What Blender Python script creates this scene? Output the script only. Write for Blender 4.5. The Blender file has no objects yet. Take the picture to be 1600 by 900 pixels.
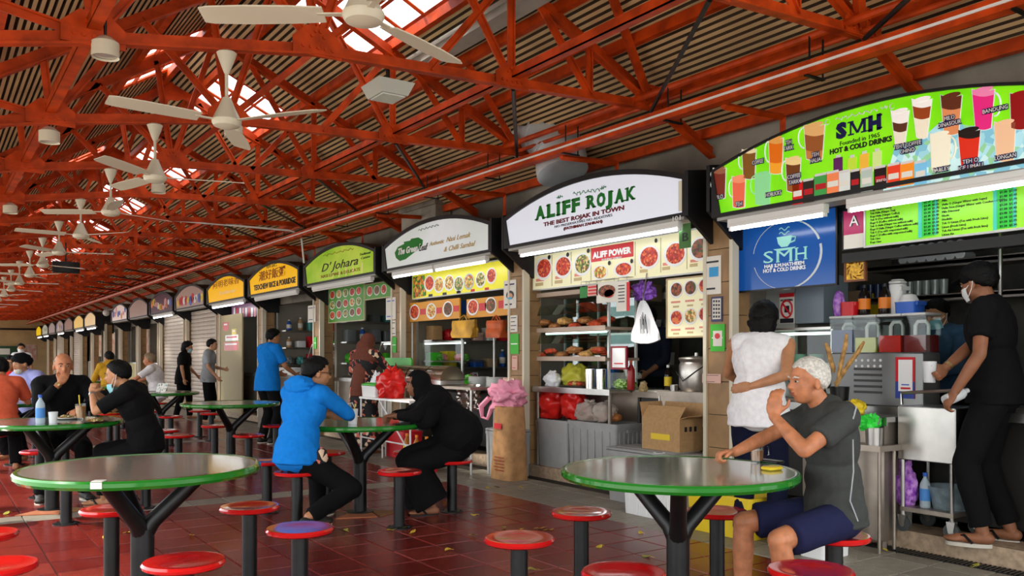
import bpy, bmesh, math, random
import numpy as np
from mathutils import Vector, Matrix, Euler, noise

random.seed(7)
scene = bpy.context.scene
COL = scene.collection

# ---------------------------------------------------------------- camera
F, HC = 1330.0, 1.35                      # focal length in pixels of the 1600 frame, lens height
TH = math.atan2(918.0, F)                 # the hall runs along +Y, camera looks TH to the right of it
ST, CT = math.sin(TH), math.cos(TH)
cam_d = bpy.data.cameras.new('camera'); cam = bpy.data.objects.new('camera', cam_d); COL.objects.link(cam)
cam.location = (0, 0, HC); cam.rotation_euler = (math.pi/2, 0, -TH)
cam_d.sensor_width = 36.0; cam_d.lens = F/1600*36; cam_d.shift_y = 108/1600
cam_d.clip_start = 0.05; cam_d.clip_end = 300
scene.camera = cam

# ---------------------------------------------------------------- sky and exposure
w = bpy.data.worlds.new('sky'); scene.world = w; w.use_nodes = True
bg = w.node_tree.nodes['Background']
bg.inputs[0].default_value = (0.93, 0.97, 1.0, 1); bg.inputs[1].default_value = 3.2
sun_d = bpy.data.lights.new('sun', 'SUN'); sun_d.energy = 5.0; sun_d.angle = 0.05; sun_d.color = (1, .95, .86)
sun = bpy.data.objects.new('sun', sun_d); COL.objects.link(sun)
sun.rotation_euler = Euler((math.radians(-18), math.radians(-38), 0))
vs = scene.view_settings
vs.view_transform = 'Standard'; vs.look = 'None'; vs.gamma = 1.0; vs.exposure = 0.32; vs.use_curve_mapping = False

# ---------------------------------------------------------------- geometry of the view (for reading positions off the photograph)
def ray(u, v):
    t = (u-800)/F
    return Vector((ST+t*CT, CT-t*ST, (558-v)/F))
def onx(u, v, x):
    r = ray(u, v); k = x/r.x
    return Vector((x, r.y*k, HC+r.z*k))
def ony(u, v, y):
    r = ray(u, v); k = y/r.y
    return Vector((r.x*k, y, HC+r.z*k))
def onz(u, v, z):
    r = ray(u, v); k = (z-HC)/r.z
    return Vector((r.x*k, r.y*k, z))
def ond(u, v, d):
    r = ray(u, v)
    return Vector((r.x*d, r.y*d, HC+r.z*d))

# ---------------------------------------------------------------- materials
MATS = {}
def mat(name, col, rough=.5, metal=0., var=0., scale=20., bump=0., bscale=None, emit=None, estr=0., alpha=None, trans=0., spec=.32, coat=0., col2=None):
    if name in MATS: return MATS[name]
    m = bpy.data.materials.new(name); m.use_nodes = True
    nt = m.node_tree; b = nt.nodes['Principled BSDF']
    b.inputs['Base Color'].default_value = (*col, 1); b.inputs['Roughness'].default_value = rough
    b.inputs['Metallic'].default_value = metal; b.inputs['Specular IOR Level'].default_value = spec
    if coat: b.inputs['Coat Weight'].default_value = coat; b.inputs['Coat Roughness'].default_value = .08
    if trans: b.inputs['Transmission Weight'].default_value = trans
    if alpha is not None: b.inputs['Alpha'].default_value = alpha
    if emit: b.inputs['Emission Color'].default_value = (*emit, 1); b.inputs['Emission Strength'].default_value = estr
    if var or bump or col2:
        tc = nt.nodes.new('ShaderNodeTexCoord')
        n = nt.nodes.new('ShaderNodeTexNoise'); n.inputs['Scale'].default_value = scale; n.inputs['Detail'].default_value = 5
        nt.links.new(tc.outputs['Object'], n.inputs['Vector'])
        if var or col2:
            r = nt.nodes.new('ShaderNodeValToRGB')
            c2 = col2 if col2 else tuple(min(1, c*(1+var)) for c in col)
            c1 = col if col2 else tuple(max(0, c*(1-var)) for c in col)
            r.color_ramp.elements[0].color = (*c1, 1); r.color_ramp.elements[1].color = (*c2, 1)
            r.color_ramp.elements[0].position = .36; r.color_ramp.elements[1].position = .64
            nt.links.new(n.outputs[0], r.inputs[0]); nt.links.new(r.outputs[0], b.inputs['Base Color'])
            if emit: nt.links.new(r.outputs[0], b.inputs['Emission Color'])
        if bump:
            n2 = nt.nodes.new('ShaderNodeTexNoise'); n2.inputs['Scale'].default_value = bscale or scale; n2.inputs['Detail'].default_value = 6
            nt.links.new(tc.outputs['Object'], n2.inputs['Vector'])
            bp = nt.nodes.new('ShaderNodeBump'); bp.inputs['Strength'].default_value = bump; bp.inputs['Distance'].default_value = .02
            nt.links.new(n2.outputs[0], bp.inputs['Height']); nt.links.new(bp.outputs[0], b.inputs['Normal'])
    MATS[name] = m
    return m
def sr(r, g, b):
    f = lambda c: ((c/255+.055)/1.055)**2.4 if c > 10 else c/255/12.92
    return (f(r), f(g), f(b))
def glass(name, tint=(1,1,1), gloss=.12, rough=.02):
    if name in MATS: return MATS[name]
    m = bpy.data.materials.new(name); m.use_nodes = True; nt = m.node_tree; nt.nodes.clear()
    o = nt.nodes.new('ShaderNodeOutputMaterial'); mx = nt.nodes.new('ShaderNodeMixShader')
    t = nt.nodes.new('ShaderNodeBsdfTransparent'); g = nt.nodes.new('ShaderNodeBsdfGlossy')
    t.inputs[0].default_value = (*tint, 1); g.inputs['Roughness'].default_value = rough; mx.inputs[0].default_value = gloss
    nt.links.new(t.outputs[0], mx.inputs[1]); nt.links.new(g.outputs[0], mx.inputs[2]); nt.links.new(mx.outputs[0], o.inputs[0])
    MATS[name] = m; return m
def film(name, col, clear=.5, rough=.25):
    """thin coloured plastic: part see-through, part coloured"""
    if name in MATS: return MATS[name]
    m = mat(name, col, rough); nt = m.node_tree; b = nt.nodes['Principled BSDF']
    o = [n for n in nt.nodes if n.type == 'OUTPUT_MATERIAL'][0]
    t = nt.nodes.new('ShaderNodeBsdfTransparent'); t.inputs[0].default_value = (*[min(1, c*.6+.4) for c in col], 1)
    mx = nt.nodes.new('ShaderNodeMixShader'); mx.inputs[0].default_value = clear
    nt.links.new(b.outputs[0], mx.inputs[1]); nt.links.new(t.outputs[0], mx.inputs[2]); nt.links.new(mx.outputs[0], o.inputs[0])
    return m
def multi(name, cols, scale=30, rough=.5, emit=0., kind='voronoi'):
    """patchwork of several colours (food, print)"""
    if name in MATS: return MATS[name]
    m = bpy.data.materials.new(name); m.use_nodes = True; nt = m.node_tree; b = nt.nodes['Principled BSDF']
    tc = nt.nodes.new('ShaderNodeTexCoord'); b.inputs['Roughness'].default_value = rough
    n = nt.nodes.new('ShaderNodeTexVoronoi'); n.inputs['Scale'].default_value = scale
    nt.links.new(tc.outputs['Object'], n.inputs['Vector'])
    sep = nt.nodes.new('ShaderNodeSeparateColor'); nt.links.new(n.outputs['Color'], sep.inputs[0])
    r = nt.nodes.new('ShaderNodeValToRGB'); r.color_ramp.interpolation = 'CONSTANT'
    el = r.color_ramp.elements
    while len(el) < len(cols): el.new(.5)
    for i, c in enumerate(cols): el[i].position = i/len(cols); el[i].color = (*c, 1)
    nt.links.new(sep.outputs[0], r.inputs[0]); nt.links.new(r.outputs[0], b.inputs['Base Color'])
    if emit:
        nt.links.new(r.outputs[0], b.inputs['Emission Color']); b.inputs['Emission Strength'].default_value = emit
    MATS[name] = m; return m

# ---------------------------------------------------------------- mesh building
def frame(d):
    d = Vector(d).normalized(); a = Vector((0,0,1)) if abs(d.z) < .95 else Vector((0,1,0))
    x = a.cross(d).normalized(); y = d.cross(x)
    return x, y, d
class MB:
    def __init__(s): s.v = []; s.f = []; s.m = []; s.xf = None
    def add(s, vs, fs, m=0):
        o = len(s.v)
        if s.xf is not None: vs = [s.xf @ Vector(p) for p in vs]
        s.v += [tuple(p) for p in vs]
        for f in fs: s.f.append(tuple(i+o for i in f)); s.m.append(m)
        return s
    def box(s, c, d, m=0, rz=0., R=None):
        x, y, z = d[0]/2, d[1]/2, d[2]/2
        vs = [Vector((i*x, j*y, k*z)) for i in (-1,1) for j in (-1,1) for k in (-1,1)]
        if rz: R = Matrix.Rotation(rz, 3, 'Z')
        if R is not None: vs = [R @ p for p in vs]
        c = Vector(c)
        return s.add([p+c for p in vs], [(0,1,3,2),(4,6,7,5),(0,4,5,1),(2,3,7,6),(0,2,6,4),(1,5,7,3)], m)
    def bb(s, a, b, m=0):
        return s.box([(a[i]+b[i])/2 for i in range(3)], [abs(b[i]-a[i]) for i in range(3)], m)
    def bbox(s, a, b, r, m=0, n=2):
        """box with rounded vertical edges and a small chamfer on top and bottom"""
        c = [(a[i]+b[i])/2 for i in range(3)]; d = [abs(b[i]-a[i]) for i in range(3)]
        pts = rrect(d[0], d[1], r, n)
        e = min(r*.5, d[2]*.3)
        rings = [(-d[2]/2, r*.4), (-d[2]/2+e, 0), (d[2]/2-e, 0), (d[2]/2, r*.4)]
        vs = []
        for z, ins in rings:
            k0, k1 = 1-2*ins/d[0], 1-2*ins/d[1]
            vs += [(c[0]+p[0]*k0, c[1]+p[1]*k1, c[2]+z) for p in pts]
        N = len(pts); fs = []
        for k in range(3):
            for i in range(N): fs.append((k*N+i, k*N+(i+1) % N, (k+1)*N+(i+1) % N, (k+1)*N+i))
        fs += [tuple(reversed(range(N))), tuple(range(3*N, 4*N))]
        return s.add(vs, fs, m)
    def cyl(s, p0, p1, r0, r1=None, n=12, m=0, caps=True):
        p0, p1 = Vector(p0), Vector(p1); r1 = r0 if r1 is None else r1
        x, y, _ = frame(p1-p0); vs = []
        for p, r in ((p0, r0), (p1, r1)):
            vs += [p + (x*math.cos(2*math.pi*i/n) + y*math.sin(2*math.pi*i/n))*r for i in range(n)]
        fs = [(i, (i+1) % n, n+(i+1) % n, n+i) for i in range(n)]
        if caps: fs += [tuple(reversed(range(n))), tuple(range(n, 2*n))]
        return s.add(vs, fs, m)
    def tube(s, pts, r, n=8, m=0, caps=True):
        pts = [Vector(p) for p in pts]; vs = []; N = len(pts)
        rr = r if isinstance(r, (list, tuple)) else [r]*N
        px = None
        for k, p in enumerate(pts):
            d = (pts[min(k+1, N-1)] - pts[max(k-1, 0)])
            x, y, dd = frame(d)
            if px is not None:
                x = (px - dd*px.dot(dd)); x = x.normalized() if x.length > 1e-6 else frame(d)[0]
                y = dd.cross(x)
            px = x
            vs += [p + (x*math.cos(2*math.pi*i/n) + y*math.sin(2*math.pi*i/n))*rr[k] for i in range(n)]
        fs = [(k*n+i, k*n+(i+1) % n, (k+1)*n+(i+1) % n, (k+1)*n+i) for k in range(N-1) for i in range(n)]
        if caps: fs += [tuple(reversed(range(n))), tuple(range((N-1)*n, N*n))]
        return s.add(vs, fs, m)
    def lathe(s, prof, n=24, c=(0,0,0), m=0, R=None, sx=1., sy=1., ms=None):
        c = Vector(c); vs = []
        for r, z in prof:
            for i in range(n):
                p = Vector((r*sx*math.cos(2*math.pi*i/n), r*sy*math.sin(2*math.pi*i/n), z))
                vs.append((R @ p if R is not None else p) + c)
        for k in range(len(prof)-1):
            pass
        o = len(s.v)
        fs = [(k*n+i, k*n+(i+1) % n, (k+1)*n+(i+1) % n, (k+1)*n+i) for k in range(len(prof)-1) for i in range(n)]
        s.add(vs, fs, m)
        if ms:
            for k in range(len(prof)-1):
                for i in range(n): s.m[len(s.m)-len(fs)+k*n+i] = ms[k]
        L = len(prof)
        base = o
        if prof[0][0] > 1e-5: s.f.append(tuple(reversed(range(base, base+n)))); s.m.append(ms[0] if ms else m)
        if prof[-1][0] > 1e-5: s.f.append(tuple(range(base+(L-1)*n, base+L*n))); s.m.append(ms[-1] if ms else m)
        return s
    def prism(s, poly, z0, z1, m=0, msid=None, X=(1,0,0), Y=(0,1,0), Z=(0,0,1), o=(0,0,0)):
        X, Y, Z, o = Vector(X), Vector(Y), Vector(Z), Vector(o); n = len(poly)
        vs = [o+X*a+Y*b+Z*z for z in (z0, z1) for a, b in poly]
        s.add(vs, [tuple(reversed(range(n))), tuple(range(n, 2*n))], m)
        o2 = len(s.v)-2*n
        for i in range(n):
            s.f.append((o2+i, o2+(i+1) % n, o2+n+(i+1) % n, o2+n+i)); s.m.append(m if msid is None else msid)
        return s
    def ell(s, c, r, nu=12, nv=8, m=0, R=None):
        c = Vector(c); vs = []
        for j in range(nv+1):
            a = math.pi*j/nv
            for i in range(nu):
                b = 2*math.pi*i/nu
                p = Vector((r[0]*math.sin(a)*math.cos(b), r[1]*math.sin(a)*math.sin(b), -r[2]*math.cos(a)))
                vs.append((R @ p if R is not None else p)+c)
        fs = [(j*nu+i, j*nu+(i+1) % nu, (j+1)*nu+(i+1) % nu, (j+1)*nu+i) for j in range(nv) for i in range(nu)]
        return s.add(vs, fs, m)
    def grid(s, P, nu, nv, m=0, thick=None):
        vs = [P(i/nu, j/nv) for j in range(nv+1) for i in range(nu+1)]
        fs = [(j*(nu+1)+i, j*(nu+1)+i+1, (j+1)*(nu+1)+i+1, (j+1)*(nu+1)+i) for j in range(nv) for i in range(nu)]
        return s.add(vs, fs, m)
    def build(s, name, mats, parent=None, world=False, smooth=True, angle=35):
        me = bpy.data.meshes.new(name)
        me.from_pydata(s.v, [], s.f)
        if not isinstance(mats, (list, tuple)): mats = [mats]
        for m_ in mats: me.materials.append(m_)
        if any(s.m): me.polygons.foreach_set('material_index', s.m)
        bm = bmesh.new(); bm.from_mesh(me)
        bmesh.ops.remove_doubles(bm, verts=bm.verts, dist=1e-5) if smooth else None
        bmesh.ops.recalc_face_normals(bm, faces=bm.faces); bm.to_mesh(me); bm.free()
        if smooth:
            me.polygons.foreach_set('use_smooth', [True]*len(me.polygons))
            me.set_sharp_from_angle(angle=math.radians(angle))
        return link(bpy.data.objects.new(name, me), parent, world)
def rrect(a, b, r, n=3):
    r = min(r, a/2-1e-4, b/2-1e-4); out = []
    for cx, cy, a0 in ((a/2-r, b/2-r, 0), (-a/2+r, b/2-r, 90), (-a/2+r, -b/2+r, 180), (a/2-r, -b/2+r, 270)):
        for i in range(n+1):
            t = math.radians(a0+90*i/n); out.append((cx+r*math.cos(t), cy+r*math.sin(t)))
    return out
def wm(o):
    return (wm(o.parent) @ o.matrix_parent_inverse @ o.matrix_basis) if o.parent else o.matrix_basis.copy()
def link(o, parent=None, world=False):
    COL.objects.link(o)
    if parent:
        o.parent = parent
        if world: o.matrix_parent_inverse = wm(parent).inverted()
    return o
def tag(o, label=None, cat=None, group=None, kind=None):
    for k, v_ in (('label', label), ('category', cat), ('group', group), ('kind', kind)):
        if v_: o[k] = v_
    return o
def thing(name, label, cat, loc=(0,0,0), rz=0., group=None):
    o = bpy.data.objects.new(name, None); o.empty_display_size = .1
    COL.objects.link(o); o.location = loc; o.rotation_euler = (0,0,rz)
    return tag(o, label, cat, group)
def struct(o): o['kind'] = 'structure'; return o
def copy_tree(o, parent=None):
    c = o.copy(); COL.objects.link(c)
    if parent: c.parent = parent
    for ch in o.children: copy_tree(ch, c)
    return c
FONT = bpy.data.fonts.load('<builtin>')
def text(body, size, parent, pos, m, name='lettering', align='CENTER', bold=0., shear=0., ext=.002, width=None, spacing=1., rz=0., res=2):
    """flat lettering in the parent's local XY plane, standing a little proud of it (local +Z)"""
    cu = bpy.data.curves.new(name, 'FONT'); cu.body = body; cu.size = size; cu.font = FONT
    cu.align_x = align; cu.align_y = 'CENTER'; cu.extrude = ext; cu.offset = bold; cu.shear = shear; cu.space_character = spacing
    cu.resolution_u = res
    tmp = bpy.data.objects.new('tmp', cu)
    me = bpy.data.meshes.new_from_object(tmp)
    bpy.data.objects.remove(tmp); bpy.data.curves.remove(cu)
    if width and len(me.vertices):
        co = np.empty(len(me.vertices)*3); me.vertices.foreach_get('co', co); co = co.reshape(-1, 3)
        wd = co[:, 0].max()-co[:, 0].min()
        if wd > 1e-6: co[:, 0] *= width/wd
        me.vertices.foreach_set('co', co.ravel())
    if len(me.vertices):
        co = np.empty(len(me.vertices)*3); me.vertices.foreach_get('co', co); co[1::3] -= .041*size; me.vertices.foreach_set('co', co)
    me.materials.clear(); me.materials.append(m); me.name = name
    o = bpy.data.objects.new(name, me); link(o, parent)
    o.location = pos; o.rotation_euler = (0, 0, rz)
    return o
def facing(o, x, y, z=0.):
    """turn an empty so its local X runs along -Y (left to right as seen from the aisle), local Y is up, local Z faces the aisle"""
    o.matrix_basis = Matrix(((0,0,-1,x),(-1,0,0,y),(0,1,0,z),(0,0,0,1)))
    return o

# common materials
RED = mat('red_oxide_steel', (.46,.047,.0035), .5, var=.3, scale=6, spec=.2)
BLACK = mat('black_metal', (.006,.0065,.0065), .38, var=.4, scale=9, spec=.35)
WHITE = mat('white_enamel', (.75,.74,.70), .35)
CREAM = mat('cream_enamel', (.62,.56,.42), .4)
STEEL = mat('stainless_steel', (.43,.42,.395), .3, metal=1., var=.1, scale=5)
DARKP = mat('black_plastic', (.007,.007,.007), .35, spec=.3)
WOODB = mat('cardboard', (.42,.25,.11), .8, var=.08, scale=30)
# ================================================================ the hall: ground, floor tiles, roof, walls
def top_h(x): return 3.60+.47*(5.2-x) if x >= 2.6 else 3.60+.47*2.6-.62*(2.6-x)
YEND = 58.0
GROUT = mat('grout', (.035,.022,.018), .9)
b = MB(); b.bb((-.9,-3,-.06), (6.0,YEND,-.012)); floor = struct(b.build('floor', GROUT))
b = MB(); b.bb((-60,-40,-.2), (-.9,100,-.1)); struct(b.build('ground', mat('pavement', (.42,.40,.36), .9, var=.1, scale=2)))
b = MB(); b.bb((-.9,-40,-.2), (60,-3,-.1)); struct(b.build('ground', MATS['pavement']))
RT = [mat('red_tile_%d' % i, c, .24, var=.16, scale=14, bump=.06, bscale=60) for i, c in enumerate(((.155,.016,.011), (.125,.012,.009), (.185,.024,.016)))]
GT = [mat('grey_tile_%d' % i, c, .42, var=.12, scale=14) for i, c in enumerate(((.25,.225,.175), (.21,.19,.15)))]
TS = .3333
def tile_mesh(m):
    b = MB(); a = TS/2-.004
    b.add([(-a,-a,-.012),(a,-a,-.012),(a,a,-.012),(-a,a,-.012),(-a+.003,-a+.003,0),(a-.003,-a+.003,0),(a-.003,a-.003,0),(-a+.003,a-.003,0)],
          [(4,5,6,7),(0,1,5,4),(1,2,6,5),(2,3,7,6),(3,0,4,7)])
    o = b.build('tile', m, smooth=False); me = o.data; bpy.data.objects.remove(o); return me
TM = {}
cells = []
for j in range(-4, int(YEND/TS)):
    for i in range(-2, 17):
        x, y = 5.68-TS*(i+.5), TS*(j+.5)
        if x < -.8: continue
        grey = x > 4.75 or (abs(y-8.1) < TS/2) or (abs(y-14.2) < TS/2) or (abs(y-20.2) < TS/2)
        mt = random.choice(GT if grey else RT)
        zc = x*ST+y*CT; X = x*CT-y*ST
        vis = zc > 1.2 and abs(X/zc*F) < 830 and 558+HC*F/zc < 920
        cells.append((zc if vis else 1e6+abs(y), x, y, mt))
cells.sort(key=lambda c: c[0])
for zc, x, y, mt in cells[:300]:
    if mt.name not in TM: TM[mt.name] = tile_mesh(mt)
    o = bpy.data.objects.new('tile', TM[mt.name]); link(o, floor); o.location = (x, y, random.uniform(-.0008, .0008))
b = MB(); ml = RT+GT
for zc, x, y, mt in cells[300:]:
    a = TS/2-.004
    b.add([(x-a,y-a,-.012),(x+a,y-a,-.012),(x+a,y+a,-.012),(x-a,y+a,-.012),(x-a+.003,y-a+.003,0),(x+a-.003,y-a+.003,0),(x+a-.003,y+a-.003,0),(x-a+.003,y+a-.003,0)],
          [(4,5,6,7),(0,1,5,4),(1,2,6,5),(2,3,7,6),(3,0,4,7)], ml.index(mt))
b.build('tile_field', ml, floor, smooth=False)['kind'] = 'stuff'

# ---- roof
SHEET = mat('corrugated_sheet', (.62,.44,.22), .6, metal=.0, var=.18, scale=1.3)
GROOVE_SHADE = mat('groove_shade', (.05,.028,.012), .8, var=.2, scale=2)  # shade inside the roof grooves put into the colour, side walls included
ceiling = thing('ceiling', None, None); ceiling['kind'] = 'structure'
def sheet(name, x0, x1, y0, y1, pitch=.064, lift=.14):
    """deck of flat ribs with deep narrow grooves between them"""
    xs = []; n = max(2, round(abs(x1-x0)*1.12/pitch)); dx = (x1-x0)/n
    for i in range(n):
        for fr, up in ((0,0),(.55,0),(.60,.024),(.95,.024)): xs.append((x0+dx*(i+fr), up))
    xs.append((x1, 0)); ny = max(1, int((y1-y0)/8)); N = len(xs)
    vs = [(x, y0+(y1-y0)*j/ny, top_h(x)+lift+up) for j in range(ny+1) for x, up in xs]
    b = MB(); b.add(vs, [(j*N+i, j*N+i+1, (j+1)*N+i+1, (j+1)*N+i) for j in range(ny) for i in range(N-1)])
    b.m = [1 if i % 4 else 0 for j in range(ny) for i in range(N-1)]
    return b.build(name, [SHEET, GROOVE_SHADE], ceiling, smooth=False)
Y0R = -1.5
XK = 3.72                                    # lower edge of the skylight band
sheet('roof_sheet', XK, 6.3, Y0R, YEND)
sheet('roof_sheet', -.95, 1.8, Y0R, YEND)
TY0, TD = 5.41, 2.02                         # trusses stand every TD metres
NT = 27
PANE = glass('skylight_pane', (.96,.98,1), .05)
def skylight(xa, xb, ya, yb):
    b = MB(); za, zb = top_h(xa)+.15, top_h(xb)+.15
    for q in range(5):
        y = ya+(yb-ya)*q/4; b.tube([(xa,y,za),(xb,y,zb)], .022, 4)
    for q in range(4):
        x = xa+(xb-xa)*q/3; b.tube([(x,ya,top_h(x)+.15),(x,yb,top_h(x)+.15)], .022, 4)
    f = b.build('skylight_frame', RED, ceiling)
    b = MB(); b.add([(xa,ya,za+.03),(xb,ya,zb+.03),(xb,yb,zb+.03),(xa,yb,za+.03)], [(0,1,2,3)]); b.build('skylight_pane', PANE, f)
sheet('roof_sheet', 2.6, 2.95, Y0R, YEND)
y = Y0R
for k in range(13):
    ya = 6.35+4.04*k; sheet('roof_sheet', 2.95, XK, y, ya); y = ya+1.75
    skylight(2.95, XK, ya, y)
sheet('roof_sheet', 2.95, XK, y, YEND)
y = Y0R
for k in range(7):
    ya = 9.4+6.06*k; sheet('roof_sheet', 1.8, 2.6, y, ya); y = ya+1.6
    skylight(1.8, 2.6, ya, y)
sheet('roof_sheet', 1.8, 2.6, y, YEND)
for x in (5.85, 5.3, 4.72, 4.2, 3.74, 2.9, 2.48, 1.8, 1.05, .4, -.25, -.8):
    b = MB(); z = top_h(x)+.085
    b.bb((x-.03,Y0R,z-.045), (x+.03,YEND,z+.045)); b.build('purlin', RED, ceiling, smooth=False)
# longitudinal ties at the truss nodes
for x, z in ((3.75, 3.53), (.8, 3.26)):
    b = MB(); b.bb((x-.035,Y0R,z-.03), (x+.035,YEND,z-.02)); b.bb((x-.035,Y0R,z-.03), (x-.025,YEND,z+.04))
    tag(b.build('tie_beam', RED, smooth=False), 'long red steel angle tie running the length of the hall under the roof trusses, %s' % ('stall side' if x > 2 else 'open side'), 'beam')

# ---- roof trusses
BC = [(-.45,2.93),(.8,3.19),(2.15,3.40),(3.72,3.47),(5.2,3.54)]
def angle_bar(b, p0, p1, w_, h_, t=.012):
    """steel angle from p0 to p1 in the XZ plane: upright leg and a flat leg"""
    p0, p1 = Vector(p0), Vector(p1); d = (p1-p0); L = d.length; d.normalize()
    n = Vector((-d.z, 0, d.x)); c = (p0+p1)/2
    R = Matrix((d, Vector((0,1,0)), n)).transposed()
    b.box(c, (L, t, h_), R=R); b.box(c - n*(h_/2-t/2) + Vector((0, w_/2, 0)), (L, w_, t), R=R)
    b.box(c - n*(h_/2-t/2) - Vector((0, w_/2, 0)), (L, w_, t), R=R)
def make_truss():
    t = thing('roof_truss', 'x', 'roof truss', (0, TY0, 0))
    def mem(name, p0, p1, w_=.027, h_=.056):
        b = MB(); angle_bar(b, (p0[0],0,p0[1]), (p1[0],0,p1[1]), w_, h_); b.build(name, RED, t, smooth=False)
    for i in range(4): mem('bottom_chord', BC[i], BC[i+1], .036, .078)
    T = lambda x: (x, top_h(x))
    mem('top_chord', T(-.9), T(2.6), .04, .095); mem('top_chord', T(2.6), T(6.2), .04, .095)
    for p, q in ((BC[1],T(.15)), (BC[1],T(1.45)), (BC[2],T(1.45)), (BC[2],T(2.6)), (BC[3],T(2.95)), (BC[3],T(3.72)), (BC[3],T(4.5)), (BC[2],T(3.3)), (BC[1],T(.75)), (BC[2],T(2.0)), ((3.0,3.44),T(3.72)), ((4.5,3.51),T(4.5)), ((4.5,3.51),T(3.95))):
        mem('web_member', p, q)
    for (x, z), s in ((BC[1],.17), (BC[2],.17), (BC[3],.15), (BC[4],.2), ((2.6, top_h(2.6)),.2)):
        b = MB(); b.prism([(-s,-.05),(s,-.05),(s,.06),(s*.45,s*.85),(-s*.45,s*.85),(-s,.06)] if z < 4 else [(-s,-.2*s-.08),(-.4*s,-.9*s),(.4*s,-.9*s),(s,-.2*s-.08),(0,.06)],
            -.006-.02, .006-.02, X=(1,0,0), Y=(0,0,1), Z=(0,1,0), o=(x,0,z))
        if z < 4:
            for a, c in ((-.6,0),(-.3,0),(0,0),(.3,0),(.6,0),(-.25,.45),(.25,.45),(.1,.65),(-.1,.65)):
                b.cyl((x+a*s,-.026,z+c*s),(x+a*s,-.042,z+c*s),.012,n=6)
        b.build('gusset_plate', RED, t, smooth=False)
    return t
truss = make_truss()
ords = ['first','second','third','fourth','fifth','sixth','seventh','eighth','ninth','tenth','eleventh','twelfth','thirteenth','fourteenth','fifteenth','sixteenth','seventeenth','eighteenth','nineteenth','twentieth']
ords += ['twenty-'+o for o in ords[:9]]
trusses = []
for i in range(-1, NT-1):
    y = TY0+TD*i
    if y > YEND-.5: break
    t = truss if i == -1 else copy_tree(truss)
    t.location = (0, y, 0)
    k = i+1
    tag(t, 'red steel roof truss spanning the hall, %s counting back from the drinks stall' % ords[k], group='red roof trusses')
    trusses.append(t)
# raking braces and crossing rods at the stall side of each truss
for i in range(-1, 14):
    y = TY0+TD*i; tt = trusses[i+1]
    b = MB(); b.tube([(5.2,y,3.56), (4.25,y-.55,4.12)], [.04,.04], 4); b.build('raking_brace', RED, tt, world=True, smooth=False)
    b = MB(); b.cyl((3.78,y-TD+.05,3.44), (5.15,y-.06,3.47), .018, n=6); b.build('brace_rod', BLACK, tt, world=True)

# ---- hanging cable trunking above the stall signs
XB = 5.0
hb = HC+.397*XB; hp = HC+.442*XB
b = MB(); b.bb((XB-.045,-1,hb-.05), (XB+.045,YEND,hb+.04))
tr = tag(b.build('cable_trunking', RED, smooth=False), 'red cable trunking hung in a straight line above the stall signs', 'trunking')
b = MB(); b.bb((XB-.052,-1,hb-.012), (XB-.045,YEND,hb+.006)); b.build('white_conduit', WHITE, tr, smooth=False)
b = MB(); b.cyl((XB+.02,-1,hp), (XB+.02,YEND,hp), .028, n=8); b.build('pipe', RED, tr)
b = MB(); b.cyl((XB+.17,-1,hp-.03), (XB+.17,YEND,hp-.03), .02, n=8); b.build('pipe', RED, tr)
hm = None
for i in range(26):
    y = 2.3+1.35*i
    if hm is None:
        b = MB(); b.cyl((0,0,-.28),(0,0,0), .007, n=5); b.box((.06,0,-.28),(.2,.03,.012)); b.cyl((.15,0,-.28),(.15,0,.0),.007,n=5)
        o = b.build('hanger', BLACK, tr); hm = o.data
    else: o = link(bpy.data.objects.new('hanger', hm), tr)
    o.location = (XB, y, hp)
# short wall brackets from the trunking towards the wall
for i in range(7):
    y = 4.45+2.02*i
    b = MB(); b.tube([(XB+.04,y,hb-.06),(5.75,y,hb-.03),(5.75,y,hb-.3)], .03, 4)
    b.build('wall_bracket', RED, tr, smooth=False)

# ---- walls
XS = 5.62                                       # plane of the stall fronts
PITCH, YP = 3.03, 5.11                          # stall pitch; pillar between the two near stalls
PLASTER = mat('stained_plaster', (.23,.20,.165), .85, var=.35, scale=1.4, bump=.2, bscale=25)
b = MB(); b.bb((5.98,-1,2.42), (6.1,YEND,3.62)); struct(b.build('wall_above_stalls', PLASTER, smooth=False))
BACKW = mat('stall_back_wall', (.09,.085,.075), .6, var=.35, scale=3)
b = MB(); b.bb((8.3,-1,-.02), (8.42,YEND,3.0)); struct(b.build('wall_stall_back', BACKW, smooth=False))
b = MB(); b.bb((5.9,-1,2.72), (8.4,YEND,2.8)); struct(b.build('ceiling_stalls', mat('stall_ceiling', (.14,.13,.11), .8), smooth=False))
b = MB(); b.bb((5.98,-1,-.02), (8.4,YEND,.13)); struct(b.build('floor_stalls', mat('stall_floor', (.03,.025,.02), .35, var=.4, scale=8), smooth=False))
WALLE = mat('end_wall_paint', (.50,.33,.15), .8, var=.1, scale=1.5)
b = MB(); b.bb((-1,YEND,0), (8.4,YEND+.15,5.2)); struct(b.build('wall_end', WALLE, smooth=False))
KERB = mat('kerb_stone', (.36,.26,.17), .55, var=.22, scale=22)
b = MB(); b.bb((5.68,-1,-.02), (5.98,YEND,.13)); 
kerb = struct(b.build('trim_1', KERB, smooth=False)); tag(kerb, 'worn stone kerb step along the stall fronts', None)
# drain grating in front of the kerb
DR = mat('drain_dark', (.012,.012,.012), .6)
b = MB(); b.bb((5.53,-1,-.011), (5.68,YEND,.001)); gr = tag(b.build('drain_cover', DR, smooth=False), 'dark slotted drain channel along the foot of the stall kerb', 'drain')
bar = None
for i in range(150):
    y = 1.6+.03*i
    if bar is None:
        bb_ = MB(); bb_.box((0,0,0),(.13,.012,.008)); o = bb_.build('grating_bar', mat('drain_bar', (.045,.043,.04), .4, metal=.6), gr, smooth=False); bar = o.data
    else: o = link(bpy.data.objects.new('grating_bar', bar), gr)
    o.location = (5.605, y, .005)
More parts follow.
